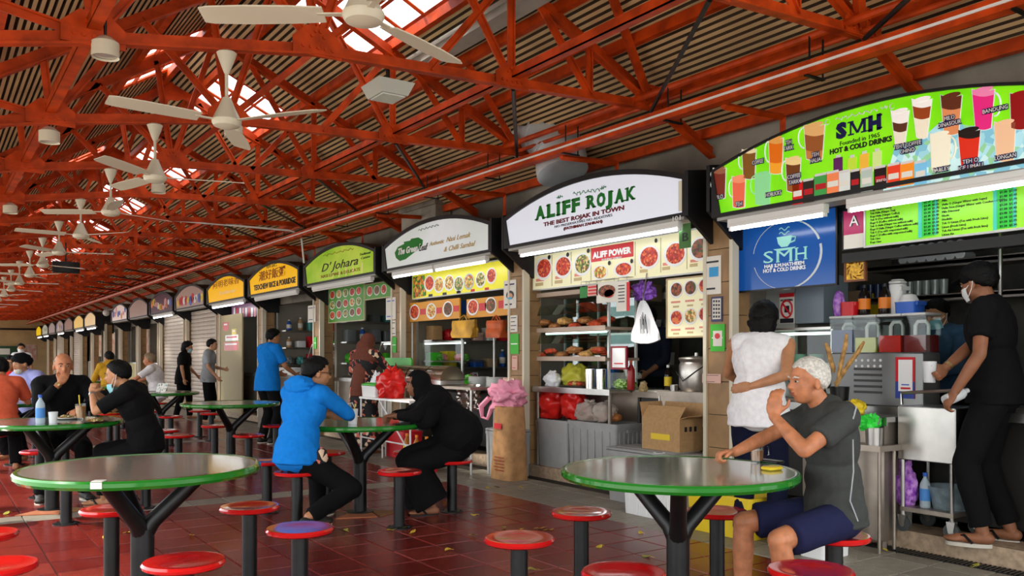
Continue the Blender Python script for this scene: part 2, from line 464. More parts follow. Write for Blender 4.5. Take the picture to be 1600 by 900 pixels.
# partition walls and pillars between stalls
PIL = mat('brown_pillar_tile', (.30,.175,.075), .45, var=.14, scale=6)
PARTM = mat('partition_paint', (.26,.235,.185), .7, var=.1, scale=2)
NS = 17
pm = None
for i in range(-1, NS):
    y = YP+PITCH*i
    b = MB(); b.bb((6.0,y-.05,.13), (8.3,y+.05,2.72)); struct(b.build('wall_partition', PARTM, smooth=False))
    if y > 0:
        p = thing('pillar', None, None, (XS, y-.1, 0)); struct(p)
        b = MB(); b.bb((.02,-.12,.0), (.22,.12,2.7)); b.build('pillar_core', GROUT, p, smooth=False)
        n = 9
        for k in range(n):
            z0 = .002+k*.285
            bx = MB(); bx.bb((-.0,-.13,z0), (.24,.13,z0+.279)); bx.build('tile', PIL, p, smooth=False)
        bx = MB(); bx.bb((-.02,.13,.13),(.06,.165,2.6)); bx.bb((-.02,-.165,.13),(.06,-.13,2.6)); bx.build('shutter_rail', CREAM, p, smooth=False)
# ================================================================ tables and stools
TOPM = mat('brushed_table_top', (.30,.345,.29), .16, metal=.45, var=.12, scale=18, bump=.04, bscale=8, coat=.5)
RIMG = mat('green_rim', (.012,.16,.014), .12, coat=.6)
STR = mat('red_stool_gloss', (.50,.008,.008), .13, coat=.7)
TABLES_A = [(3.12, 3.05+3.8*i) for i in range(8)]
TABLES_B = [(.93, 4.72+3.8*i) for i in range(5)]
TZ, TR = .79, .59
def make_table():
    t = thing('round_table', 'x', 'table')
    prof = [(TR-.035,TZ-.045),(TR-.012,TZ-.045),(TR,TZ-.03),(TR,TZ-.012),(TR-.008,TZ-.002),(TR-.022,TZ),(TR-.03,TZ-.004)]
    b = MB(); b.lathe(prof, 64); 
    b2 = MB(); b2.lathe([(TR-.03,TZ-.044),(TR-.03,TZ-.004),(0.0001,TZ-.004)], 64); b2.build('table_top', TOPM, t)
    # ring only: drop the caps
    b.f = b.f[:-2]; b.m = b.m[:-2]; b.build('rim', RIMG, t)
    b = MB(); b.cyl((0,0,0),(0,0,.46), .058, n=20); b.lathe([(.12,.0),(.12,.012),(.06,.016)],20); b.build('column', BLACK, t)
    for a in (225, 345, 105):
        a = math.radians(a); c, s_ = math.cos(a), math.sin(a)
        b = MB(); b.tube([(0,0,.42),(.05*c,.05*s_,.50),(.30*c,.30*s_,TZ-.05)], [.05,.043,.038], 12); b.build('arm', BLACK, t)
    b = MB(); b.box((0,0,TZ-.052),(.72,.07,.015)); b.box((0,0,TZ-.052),(.07,.72,.015)); b.build('support_bar', BLACK, t, smooth=False)
    return t
SZ, SR = .455, .178
def make_stool():
    t = thing('stool', 'x', 'stool')
    b = MB(); b.lathe([(SR-.05,SZ-.034),(SR-.014,SZ-.032),(SR-.003,SZ-.024),(SR,SZ-.012),(SR-.008,SZ-.001),(SR-.022,SZ),(SR-.07,SZ-.006),(.0001,SZ-.009)], 40); b.build('seat', STR, t)
    b = MB(); b.cyl((0,0,.0),(0,0,SZ-.02), .044, n=16); b.build('post', BLACK, t)
    b = MB(); b.lathe([(.1,0),(.1,.008),(.05,.014)],20)
    for k in range(4):
        a = math.pi/4+k*math.pi/2; b.cyl((.078*math.cos(a),.078*math.sin(a),.006),(.078*math.cos(a),.078*math.sin(a),.018),.009,n=6)
    b.build('base_flange', BLACK, t)
    return t
tab0, st0 = make_table(), make_stool()
near_lab = {('A',0): 'beside the drinks stall, elderly diner in grey at it', ('A',1): 'where the man in blue and the woman in black sit',
            ('B',0): 'standing empty with a bare top', ('B',1): 'where two men in black sit and eat', ('A',2): 'empty, behind the man in blue',
            ('A',3): 'where the white-shirted man sits with his back turned', ('B',2): 'half hidden behind the bald man', ('A',4): 'partly hidden behind the masked man in black'}
first = [True, True]
def put_table(x, y, key):
    t = tab0 if first[0] else copy_tree(tab0); first[0] = False
    t.location = (x, y, 0)
    if key in near_lab: tag(t, 'round green-rimmed steel-topped table ' + near_lab[key], group='round dining tables')
    else: tag(t, 'round green-rimmed table, %s of the %s row' % (ords[key[1]], 'stall-side' if key[0] == 'A' else 'open-side'), group='round dining tables')
    for k in range(6):
        a = math.radians(28+60*k + (0 if key[0] == 'A' else (3 if key[1] != 2 else -20)))
        if k in (2, 3) and key[0] == 'B' and key[1] > 1: continue
        px, py = x+.80*math.cos(a), y+.80*math.sin(a)
        if px*ST+py*CT < 2.8: continue
        s_ = st0 if first[1] else copy_tree(st0); first[1] = False
        s_.location = (px, py, 0)
        where = ['on its stall side, back', 'at its far side', 'on its aisle side, back', 'on its aisle side, front', 'at its near side', 'on its stall side, front'][k]
        who = {('A',0): 'the table by the drinks stall', ('A',1): 'the blue-topped man\'s table', ('B',0): 'the empty near table'}.get(key) or 'the %s table of the %s row' % (ords[key[1]], 'stall-side' if key[0] == 'A' else 'open-side')
        tag(s_, 'round red stool of %s, %s' % (who, where), group='red stools')
for i, (x, y) in enumerate(TABLES_A): put_table(x, y, ('A', i))
for i, (x, y) in enumerate(TABLES_B): put_table(x, y, ('B', i))
# ================================================================ ceiling fans, lamps, duct
def make_fan():
    t = thing('ceiling_fan', 'x', 'ceiling fan')
    b = MB(); b.lathe([(.012,-.005),(.05,-.02),(.062,-.03),(.045,-.08),(.018,-.15),(.012,-.16)][::-1], 20); b.build('canopy', CREAM, t)
    b = MB(); b.cyl((0,0,-.32),(0,0,-.08),.011,n=8); b.build('down_rod', CREAM, t)
    b = MB(); b.lathe([(.0001,-.505),(.045,-.5),(.078,-.487),(.09,-.468),(.091,-.45),(.082,-.437),(.05,-.37),(.026,-.31),(.0001,-.305)], 28); b.build('motor_housing', CREAM, t)
    for k in range(3):
        a = math.radians(25+120*k); R = Matrix.Rotation(a, 3, 'Z')
        b = MB(); b.xf = R.to_4x4()
        b.box((.14,0,-.455),(.12,.03,.006))
        prof = [(.17,.05),(.3,.062),(.5,.068),(.66,.06),(.7,.045)]
        vs = []
        for x, hw in prof:
            for sgn in (-1,1):
                for dz in (-.003,.003): vs.append((x, sgn*hw, -.455+sgn*.012+dz))
        fs = []
        for i in range(len(prof)-1):
            q = i*4
            fs += [(q,q+4,q+6,q+2),(q+1,q+3,q+7,q+5),(q,q+1,q+5,q+4),(q+2,q+6,q+7,q+3)]
        fs += [(0,2,3,1),(16,17,19,18)]
        b.add(vs, fs); b.build('blade', CREAM, t, smooth=False)
    return t
fan0 = make_fan()
for i in range(0, 14):
    t = fan0 if i == 0 else copy_tree(fan0)
    y = TY0-TD+TD*i; t.location = (1.56, y, 3.285); t.rotation_euler.z = .7*i
    tag(t, 'cream ceiling fan on a down rod, %s of the row counting back' % ords[i], group='ceiling fans')
LAMPIN = mat('lamp_reflector', (.75,.72,.62), .2, metal=.6)
def drum(x, y, z, label, r=.085, h=.085, cord=.25):
    t = thing('drum_lamp', label, 'lamp', (x,y,z), group='drum lamps on the trusses')
    b = MB(); b.lathe([(r*.86,.01),(r,0),(r,h),(r*.5,h+.03),(.02,h+.04)][::1], 22); b.f.pop(len(b.f)-2) ; b.m.pop(); b.build('lamp_housing', CREAM, t)
    b = MB(); b.lathe([(r*.86,.012),(.0001,.05)], 22); b.build('reflector', LAMPIN, t)
    b = MB(); b.cyl((0,0,h+.03),(0,0,h+cord-.1),.008,n=6); b.build('stem', BLACK, t)
drum(.86, 5.38, 3.08, 'cream drum lamp on the second truss, upper corner', .075)
drum(.80, 7.5, 3.02, 'cream bell-shaped drum lamp on the third truss, open side', .075)
drum(.82, 11.45, 3.02, 'cream drum lamp seen over the diners, fifth truss, open side', .075)
drum(2.0, 6.75, 3.08, 'cream drum lamp hanging behind the second fan', .07)
drum(2.03, 9.5, 3.08, 'cream drum lamp with a dark cap behind the third fan', .07)
p = ond(583, 125, 1); 
t = thing('floodlight', 'grey boxy floodlight slung under the second truss', 'lamp', (2.72, 5.5, 3.20))
b = MB(); b.add([(-.1,-.12,.0),(.1,-.12,0),(.1,.12,0),(-.1,.12,0),(-.14,-.15,.09),(.14,-.15,.09),(.14,.15,.09),(-.14,.15,.09)], [(0,1,2,3),(0,1,5,4),(1,2,6,5),(2,3,7,6),(3,0,4,7),(4,5,6,7)])
b.build('lamp_housing', mat('grey_lamp', (.42,.42,.36), .4), t, smooth=False)
b = MB(); b.box((0,0,-.004),(.17,.2,.008)); b.build('lens', mat('lamp_lens', (.6,.62,.56), .15), t, smooth=False)
b = MB(); b.cyl((0,0,.09),(0,0,.2),.015,n=8); b.build('bracket', BLACK, t)
# long light trough beside the skylight
b = MB(); b.bb((3.80,3.6,4.10),(3.98,7.3,4.17)); b.bb((3.78,3.6,4.16),(4.0,7.3,4.2))
tag(b.build('cable_tray', mat('galvanised_grey', (.38,.37,.31), .5, metal=.3, var=.15, scale=4), smooth=False), 'long grey metal tray running beside the roof skylight', 'tray')
# exhaust duct cowl
DUCT = mat('galvanised_duct', (.62,.66,.68), .4, metal=.3, var=.1, scale=4)
t = thing('exhaust_duct', 'large silver exhaust duct elbow hung under the roof above the sign with green lettering', 'duct', (5.42,6.95,3.2))
b = MB(); pts = []
n = 10
for k in range(n+1):
    a = math.pi/2*k/n
    pts.append((-.1, .75-.75*math.cos(a)+.0, .05+.62*math.sin(a)))
b.tube([(0,-.02,.05)]+[(0, .0+.55*(1-math.cos(math.pi/2*k/8)), .1+.5*math.sin(math.pi/2*k/8)) for k in range(9)]+[(.1,.75,.6)], .27, 24, caps=True)
b.build('elbow', DUCT, t)
for k in (2,5,8):
    a = math.pi/2*k/8
    b = MB(); c = Vector((0,.55*(1-math.cos(a)),.1+.5*math.sin(a))); d = Vector((0,math.sin(a)*.55,.5*math.cos(a))).normalized()
    b.cyl(c-d*.012, c+d*.012, .282, n=24); b.build('seam_band', DUCT, t)
t2 = thing('ventilation_box', 'grey sheet-metal vent box on the wall over the leafy rice stall sign', 'duct', (5.83,10.6,3.16))
b = MB(); b.bb((-.12,-.5,0),(.12,.5,.3)); b.build('vent_body', mat('dusty_metal', (.30,.27,.22), .6, metal=.2, var=.3, scale=3), t2, smooth=False)
b = MB(); b.bb((-.15,-.54,.27),(.12,.54,.33)); b.build('vent_lid', MATS['dusty_metal'], t2, smooth=False)

# ================================================================ lettering and print helpers
def pm(name, col, e=.0, rough=.35): return mat('print_'+name, col, rough, emit=col if e else None, estr=e*.7)
class Face:
    """a flat board facing the aisle; positions are read in photograph pixels on its plane"""
    def __init__(s, root, x, yL, e=.0): s.r, s.x, s.yL, s.e = root, x, yL, e; s.n = 0
    def p(s, u, v): q = onx(u, v, s.x); return (s.yL-q.y, q.z)
    def k(s, u): r = ray(u, 558); return s.x/r.x/F
    def text(s, body, u0, u1, vc, hpx, col, z=.004, serif=False, name='lettering', **kw):
        a, b_ = s.p(u0, vc), s.p(u1, vc); uc = (u0+u1)/2; c = s.p(uc, vc)
        return text(body, hpx*s.k(uc)/.72, s.r, ((a[0]+b_[0])/2, c[1], z), col, name=name, width=abs(b_[0]-a[0]), **kw)
    def rect(s, uL, vt, vb, uR, m, name='panel', z=.003, th=.003, inset=0):
        a, b_, c = s.p(uL, vt), s.p(uL, vb), s.p(uR, vb)
        w_ = c[0]-a[0]
        q = MB(); q.bb((a[0],b_[1],z-th),(a[0]+w_,a[1],z)); return q.build(name, m, s.r, smooth=False)
    def poly(s, pts, m, name='print', z=.004, th=.003):
        q = MB(); q.prism([s.p(u, v) for u, v in pts], z-th, z); return q.build(name, m, s.r, smooth=False)
    def ellp(s, q, u, v, ru, rv, m, z, th=.002, n=20):
        c = s.p(u, v); w_ = abs(s.p(u+ru, v)[0]-s.p(u-ru, v)[0])/2; h = rv*s.k(u)
        q.prism([(c[0]+w_*math.cos(2*math.pi*i/n), c[1]+h*math.sin(2*math.pi*i/n)) for i in range(n)], z-th, z, m)
    def dish(s, u, v, ru, rv, food, plate, z=.005, f=.8):
        q = MB(); s.ellp(q, u, v, ru, rv, 0, z); s.ellp(q, u+ru*.04, v-rv*.04, ru*f, rv*f, 1, z+.002)
        return q.build('dish_picture', [plate, food], s.r, smooth=False)
    def squiggle(s, u0, u1, v0, v1, m, hpx=6, n=40, z=.004):
        q = MB(); pts = []
        for i in range(n):
            f = i/(n-1); c = s.p(u0+(u1-u0)*f, v0+(v1-v0)*f); k = s.k(u0)*hpx/2
            pts.append((c[0]+.3*k*math.sin(f*61), c[1]+k*(math.sin(f*37)*.6+math.sin(f*83)*.4), z))
        q.tube(pts, .004, 4); return q.build('script_line', m, s.r)
FOODS = [multi('food_curry', [sr(190,40,20), sr(150,20,12), sr(225,120,60), sr(215,70,30), sr(170,35,20)], 45),
         multi('food_noodle', [sr(225,190,90), sr(190,140,50), sr(240,215,150), sr(110,120,40), sr(200,90,40)], 45),
         multi('food_green', [sr(90,130,40), sr(190,170,90), sr(60,90,25), sr(225,200,140), sr(130,80,40)], 45),
         multi('food_brown', [sr(110,50,25), sr(70,30,15), sr(160,85,45), sr(140,60,30), sr(60,80,25)], 45)]
PLATE = pm('plate_white', (.82,.82,.80)); PLATEG = pm('plate_grey', (.5,.52,.53))
INK = pm('ink', (.015,.015,.02)); NAVY = pm('navy', (.01,.012,.09)); CW = pm('white', (.85,.85,.83)); CRED = pm('red', (.6,.012,.02))
CGREEN = pm('sign_green', (.008,.20,.02)); MAROON = pm('maroon', (.17,.008,.012)); GOLD = pm('gold', (.50,.30,.03)); BROWNK = pm('brown_ink', (.28,.05,.01))
PRICE = pm('price_tag', (.55,.42,.2)); PINKT = pm('pink_text', (.7,.25,.18))

# ================================================================ stall signs
XF, SW = 5.33, 2.70
HOUS = mat('sign_housing', (.008,.008,.009), .45, var=.3, scale=5)
def arch(n=18, ins=0., h0=2.575):
    pts = [(.07+ins, h0+ins), (SW-ins, h0+ins)]
    for i in range(n+1):
        f = 1-i/n; s_ = ins+f*(SW-2*ins); pts.append((s_, 2.87-ins*.5+.215*(1-(2*f-1)**2)))
    return pts
def make_sign(k, label, facem, h0=2.575, rim=1.):
    yL = 7.84+PITCH*k
    t = thing('stall_sign', label, 'sign', group='arched stall signs'); facing(t, XF, yL)
    b = MB(); b.prism(arch(h0=h0), -.05, .0); b.build('sign_face', facem, t, smooth=False)
    b = MB()
    outer = [(-.02*rim,h0-.02),(SW+.03*rim,h0-.02)]+[(-.03*rim+(1-i/18)*(SW+.06*rim), 2.87+.03*rim+(.215+.015*rim)*(1-(1-2*i/18)**2)) for i in range(19)]
    inner = arch(18, .008, h0)
    n = len(outer)
    b.prism(outer, -.62, -.05)
    # rim around the face
    vs = [(p[0],p[1],-.05) for p in outer]+[(p[0],p[1],.018) for p in outer]+[(p[0],p[1],.018) for p in inner]+[(p[0],p[1],-.0) for p in inner]
    fs = []
    for i in range(n):
        j = (i+1) % n
        fs += [(i,j,n+j,n+i),(n+i,n+j,2*n+j,2*n+i),(2*n+i,2*n+j,3*n+j,3*n+i)]
    b.add(vs, fs); b.build('sign_housing', HOUS, t, smooth=False)
    for s_ in (-.06, SW+.03):
        b = MB(); b.prism([(-.62,2.25),(-.40,2.25),(.02,2.55),(.02,2.93),(-.62,3.02)], s_, s_+.035, X=(0,0,1), Y=(0,1,0), Z=(1,0,0)); b.build('end_bracket', HOUS, t, smooth=False)
    b = MB(); b.bb((.02,h0-.045,-.2),(SW-.02,h0-.02,-.02)); b.build('lamp_rail', mat('rail_grey', (.4,.39,.36), .5), t, smooth=False)
    return t, Face(t, XF, yL)
TUBE = mat('fluorescent_tube', (.9,.95,1), .3, emit=(.92,.97,1.), estr=9)
def lamp_tube(k, s0, s1, label, lit=True):
    yL = 7.84+PITCH*k
    t = thing('fluorescent_lamp', label, 'lamp', group='tube lamps under the signs'); facing(t, XF, yL, -.075 if k == -1 else -.0)
    b = MB(); b.bb((s0,2.5,-.09),(s1,2.53,-.03)) if k != -1 else b.bb((s0,2.5,-.09),(s1,2.54,-.03)); b.bb((s0,2.475,-.09),(s1,2.499,-.03)); b.build('batten', WHITE, t, smooth=False)
    b = MB(); b.cyl((s0+.02,2.462,-.06),(s1-.02,2.462,-.06),.014,n=10); b.build('tube', TUBE if lit else WHITE, t)
    b = MB(); b.box((s0+.012,2.462,-.06),(.02,.03,.03)); b.box((s1-.012,2.462,-.06),(.02,.03,.03)); b.build('end_cap', WHITE, t, smooth=False)
E = .75
def lightbox(name, col, e=E, var=0., scale=3., col2=None): return mat('lightbox_'+name, col, .3, var=var, scale=scale, col2=col2, emit=col, estr=e*.72)

# ---- drinks stall sign
SMHG = lightbox('lime', (.15,.62,.004), .62, col2=(.24,.72,.01), scale=2.2)
t, f = make_sign(-1, 'arched bright green drinks sign with glasses and cans, lettered SMH', SMHG, 2.51, .35)
f.poly([(1400,222),(1430,226),(1470,190),(1520,197),(1560,196),(1600,200),(1600,262),(1380,298)], multi('ice_blue', [sr(150,205,215), sr(120,185,205), sr(195,230,230), sr(140,200,150), sr(165,215,225)], 22, emit=.33), 'ice_print', z=.002)
def sserif(f, body, u0, v0, u1, v1, hpx, m):
    """heavy slab-serif capitals set one by one between two points"""
    q = MB(); wd = {'I':.55,'L':.85,'F':.85,'J':.75,'M':1.3,'S':.85}
    tot = sum(wd.get(c, 1.) for c in body); acc = 0.
    for ch in body:
        w0 = wd.get(ch, 1.); fr = (acc+w0/2)/tot; acc += w0
        u, vc = u0+(u1-u0)*fr, v0+(v1-v0)*fr; wf = (u1-u0)*w0/tot*(.84 if ch != 'I' else .5)
        c = f.p(u, vc); h = hpx*f.k(u)/2; w_ = abs(f.p(u+wf/2, vc)[0]-c[0]); st = h*.2; sb = w_*.42
        if ch == 'M':
            a = w_*.3
            for sg in (-1, 1):
                q.box((c[0]+sg*(w_-a/2), c[1], .003), (a if sg > 0 else a*.6, 2*h, .004))
                q.prism([(c[0]+sg*w_, c[1]+h), (c[0]+sg*(w_-a*1.3), c[1]+h), (c[0]-sg*a*.25, c[1]-h*.7), (c[0]+sg*a*.35, c[1]-h*.9)], .001, .005)
        else: f.text(ch, u-wf/2, u+wf/2, vc, hpx, m, bold=.010 if ch not in 'KR' else .007, ext=.002, name='letter')
        L = {'M':[(-.8,-1),(.8,-1),(-.85,1),(.85,1)],'H':[(-.8,-1),(.8,-1),(-.8,1),(.8,1)],'A':[(-.85,-1),(.85,-1)],'L':[(-.75,-1),(-.75,1)],'I':[(0,-1),(0,1)],'F':[(-.75,-1),(-.75,1)],'R':[(-.8,-1),(.85,-1),(-.8,1)],'K':[(-.8,-1),(.85,-1),(-.8,1),(.8,1)],'J':[(.55,1)]}.get(ch, [])
        for a_, b_ in L: q.box((c[0]+a_*w_, c[1]+b_*(h-st*.5), .004), (sb*1.7 if ch != 'I' else w_*3, st, .004))
    if q.v: q.build('letter_serif', m, f.r, smooth=False)
sserif(f, 'SMH', 1305, 206.5, 1379, 189, 22, NAVY)
f.text('Founded in 1965', 1313, 1375, 217.5, 7, INK, rz=-.0); f.text('HOT & COLD DRINKS', 1297, 1394, 227, 8, INK, bold=.002)
f.squiggle(1306, 1372, 187, 171, CW, 6); f.squiggle(1376, 1388, 169, 167, CW, 6, 12)
for u, v in ((1293,191),(1394,166)):
    q = MB(); f.ellp(q, u, v, 4, 4.5, 0, .004); f.ellp(q, u+1.2, v-.4, 3, 3.4, 1, .006); q.build('crescent_print', [CW, SMHG], t, smooth=False)
def drink(f, u, vt, vb, wt, wb, bands, handle=0, gl=(.75,.8,.78)):
    """printed drink: coloured bands in a tapering glass, optional handle on one side"""
    q = MB(); ms = []
    def quad(v0, v1, m, z, grow=0.):
        def hw(v): return (wt+(wb-wt)*(v-vt)/(vb-vt))/2+grow
        a0, a1, c0, c1 = f.p(u-hw(v0), v0), f.p(u+hw(v0), v0), f.p(u+hw(v1), v1), f.p(u-hw(v1), v1)
        n = 6; k = f.k(u)*wt*.09
        top = [(a0[0]+(a1[0]-a0[0])*i/n, a0[1]+(a1[1]-a0[1])*i/n-k*math.sin(math.pi*i/n)) for i in range(n+1)]
        bot = [(c0[0]+(c1[0]-c0[0])*i/n, c0[1]+(c1[1]-c0[1])*i/n-k*math.sin(math.pi*i/n)) for i in range(n+1)]
        q.prism(top+bot, z-.002, z, m)
    mats_ = [pm('glass_%d' % int(gl[0]*100+gl[1]*10), gl, .3)]
    quad(vt, vb+1, 0, .005, 1.2)
    v0 = vt+1
    for frac, col in bands:
        mats_.append(pm('drink_%d_%d_%d' % tuple(int(c*99) for c in col), col, .35)); v1 = vt+(vb-vt)*frac
        quad(v0, v1, len(mats_)-1, .007); v0 = v1
    f.ellp(q, u, vt+1.5, wt/2*.9, max(1.5, wt*.13), 1, .009)
    if handle:
        pts = []
        hw = wt/2
        for i in range(9):
            a = -math.pi/2+math.pi*i/8
            c = f.p(u+handle*(hw+wt*.28*math.cos(a)), (vt*.6+vb*.4)+(vb-vt)*.3*math.sin(a)); pts.append((c[0], c[1], .006))
        q.tube(pts, .006, 4, m=0)
    return q.build('drink_picture', mats_, f.r, smooth=False)
c_ = sr
drink(f, 1125, 262, 309, 19, 16, [(.18,c_(150,95,70)),(1,c_(120,45,30))], -1)
drink(f, 1155, 275, 323, 20, 17, [(.2,c_(245,150,110)),(1,c_(235,105,75))], -1)
drink(f, 1171, 233, 278, 21, 17, [(.12,c_(235,215,170)),(1,c_(130,85,30))], -1)
drink(f, 1192, 270, 318, 24, 20, [(1,c_(140,220,150))], -1, (.35,.75,.42))
drink(f, 1213, 215, 270, 22, 18, [(.15,c_(225,160,80)),(.7,c_(225,110,15)),(1,c_(245,165,40))], -1)
drink(f, 1240, 246, 298, 23, 18, [(.2,c_(235,205,140)),(.6,c_(110,60,20)),(1,c_(150,90,35))], -1)
drink(f, 1273, 194, 248, 32, 24, [(.3,c_(225,175,110)),(.75,c_(150,85,40)),(1,c_(195,125,60))], -1)
drink(f, 1407, 172, 226, 28, 14, [(.35,c_(245,240,235)),(.6,c_(90,50,30)),(1,c_(235,225,205))])
drink(f, 1441, 154, 214, 31, 16, [(.2,c_(245,240,235)),(.5,c_(150,65,25)),(1,c_(240,230,205))])
drink(f, 1487, 148, 208, 33, 22, [(.35,c_(95,45,25)),(1,c_(220,140,90))])
drink(f, 1537, 139, 200, 35, 24, [(.15,c_(235,130,175)),(1,c_(225,40,125))], 1)
drink(f, 1594, 145, 200, 30, 26, [(1,c_(140,15,15))])
drink(f, 1470, 208, 265, 31, 26, [(1,c_(240,235,210))], 1, (.8,.78,.6))
drink(f, 1515, 202, 262, 35, 24, [(.2,c_(30,20,15)),(1,c_(215,45,20))])
drink(f, 1571, 190, 250, 33, 26, [(1,c_(235,190,150))])
for (txt, u0, u1, v) in (('MILO',1119,1131,308),('TEH',1151,1161,319),('COFFEE',1177,1194,253),('HORLICKS',1198,1222,303),('TEH\nTARIK',1226,1241,227),('COFFEE\nTARIK',1232,1252,280),('TEH\nHALIA',1267,1284,246),('TEH / COFFEE\nCHINO',1398,1441,231),('MILO\nDINASOUR',1467,1503,189),('BARLEY',1459,1485,265),('BANDUNG',1537,1576,171),('TEH O\nICE LIMAU',1499,1537,256),('LONGAN',1556,1589,245)):
    f.text(txt, u0-.8, u1+.8, v, 6.5, NAVY, z=.0095, bold=.006, name='caption_shadow'); f.text(txt, u0, u1, v, 6.5, CW, z=.012, name='caption')
cans = [(1247,303,16,c_(200,15,20)),(1264,300,17,c_(40,30,20)),(1283,292,20,c_(60,150,70)),(1302,288,20,c_(235,130,80)),(1320,287,18,c_(210,215,210)),(1337,285,15,c_(25,20,25)),(1355,283,18,c_(175,190,180)),(1376,280,19,c_(30,12,14)),(1397,276,20,c_(225,60,30)),(1418,273,21,c_(240,140,30)),(1439,272,19,c_(120,190,225))]
for u, v, w_, col in cans:
    q = MB(); a, b_ = f.p(u-w_/2, v-17), f.p(u+w_/2, v+16-.15*(w_/2)); 
    m1 = pm('can_%d' % u, col, .35); h = a[1]-b_[1]
    q.bb((a[0],b_[1],.003),(b_[0],a[1],.007)); q.bb((a[0]+.004,a[1]-.008,.003),(b_[0]-.004,a[1]+.01,.008),1); q.bb((a[0]+.01,b_[1]+h*.35,.003),(b_[0]-.008,b_[1]+h*.6,.009),2)
    q.build('can_picture', [m1, CW, pm('can_band', (.7,.68,.6), .3) if col[0] > .1 else CRED], t, smooth=False)
f.text('zero', 1371, 1386, 281, 6, CW, z=.012)
for u, v, col in ((1310,262,c_(90,30,90)),(1332,262,c_(190,220,60)),(1351,256,c_(235,180,60)),(1371,252,c_(205,225,140))):
    q = MB(); a, b_ = f.p(u-7, v-14), f.p(u+7, v+13); q.bb((a[0],b_[1],.002),(b_[0],a[1],.006)); c2 = f.p(u, v-20); q.bb((c2[0]-.016,a[1],.002),(c2[0]+.016,c2[1],.006),1)
    q.build('bottle_picture', [pm('btl_%d' % u, col, .35), CW], t, smooth=False)

# ---- Indian salad stall sign
WL = lightbox('white', (.62,.645,.72), .62)
t, f = make_sign(0, 'arched white sign with heavy green lettering ALIFF ROJAK', WL)
def along(u0, v0, u1, v1, n): return [(u0+(u1-u0)*i/(n-1), v0+(v1-v0)*i/(n-1)) for i in range(n)]
sserif(f, 'ALIFF', 836, 334.5, 907, 319, 20, CGREEN)
sserif(f, 'ROJAK', 915, 317, 993, 301, 20, CGREEN)
f.text('THE BEST ROJAK IN TOWN', 850, 976, 337.5, 6.5, MAROON, bold=.002); f.text('NO PRESERVATIVES NO ADDITIVES', 867, 957, 345.2, 4, INK)
f.text('(FATHIMAH ZAHRAH)', 881, 942, 351.5, 4, MAROON, bold=.002)
f.squiggle(896, 938, 303, 296, CGREEN, 7); f.squiggle(870, 880, 309, 308, CGREEN, 8, 14); f.squiggle(938, 948, 295, 293, CGREEN, 9, 14)
f.text('101', 1055, 1067, 341.5, 7.5, CW, z=.03)
q = MB(); a = f.p(1063, 300); q.bb((SW-.06,2.60,.001),(SW-.015,2.86,.006)); q.build('edge_strip', pm('cream', (.6,.56,.42), .25), t, smooth=False)

# ---- rice stall sign with leaf
GL = lightbox('pale_grey', (.50,.54,.50), .5, col2=(.62,.64,.66), scale=.8)
t, f = make_sign(1, 'arched pale grey sign with a green leaf and THE GREEN LEAF in script', GL)
f.poly([(617,395),(622,386),(632,381),(631,378),(641,376),(643,373),(654,371),(661,375),(660,383),(652,391),(643,398),(634,405),(625,408),(619,403)], CGREEN, 'leaf_print', z=.004)
f.text('The Green Leaf', 622, 668, 389, 10, CW, z=.012, shear=.3, bold=.004); f.text('Leaf', 655, 669, 386.5, 10, INK, z=.014, shear=.3, bold=.002)
f.text('Authentic', 671, 694, 379, 6.5, GOLD, shear=.4); f.text('Nasi Lemak', 697, 735, 370.5, 8, GOLD, shear=.4); f.text('& Chilli Sambal', 693, 742, 385, 8, GOLD, shear=.4)
f.squiggle(654, 686, 360, 351, INK, 4, 24)

# ---- green sign with script name
DJ = lightbox('leaf_green', (.20,.42,.01), .45, col2=(.42,.55,.06), scale=1.6)
t, f = make_sign(2, "arched lime-green bamboo sign lettered D' Johara in black script", DJ)
f.text("D' Johara", 502, 559, 413, 13, INK, shear=.35, bold=.001); f.text('NASI LEMAK & DELICATE', 502, 563, 426.5, 5, BROWNK)
f.text('Traditional', 562, 579, 396, 4, INK, shear=.3); f.text('Cuisine', 564, 578, 402, 4, INK, shear=.3); f.squiggle(505, 553, 400, 388, BROWNK, 4, 24)
for i, (u, v) in enumerate(((520,432),(530,428),(541,425),(552,423),(566,418))):
    q = MB(); a = f.p(u, v+2); q.bb((a[0]-.02,2.60,.001),(a[0]+.02,2.60+.12+.03*(i % 3),.004)); q.build('bamboo_print', pm('bamboo', (.6,.55,.22), .4), t, smooth=False)
# ---- yellow rice and porridge signs
YEL = lightbox('yellow', (.78,.42,.004), .62)
t, f = make_sign(3, 'arched yellow sign lettered RICE & PORRIDGE under four red-brown characters', YEL)
f.text('TEOCHEW RICE & PORRIDGE', 397, 462, 443.5, 8.5, INK, bold=.006); f.text('潮好飯粥', 405, 446, 428, 12, BROWNK, bold=.002); f.text('蔡記', 416, 433, 414.5, 6, INK)
YEL2 = lightbox('deep_yellow', (.80,.42,.003), .62)
t, f = make_sign(4, 'arched yellow sign with small brown characters beside shuttered stalls', YEL2)
f.text('阿明老味香', 333, 374, 442, 9, BROWNK); f.text('Traditional', 342, 367, 456, 5, CW, shear=.3)
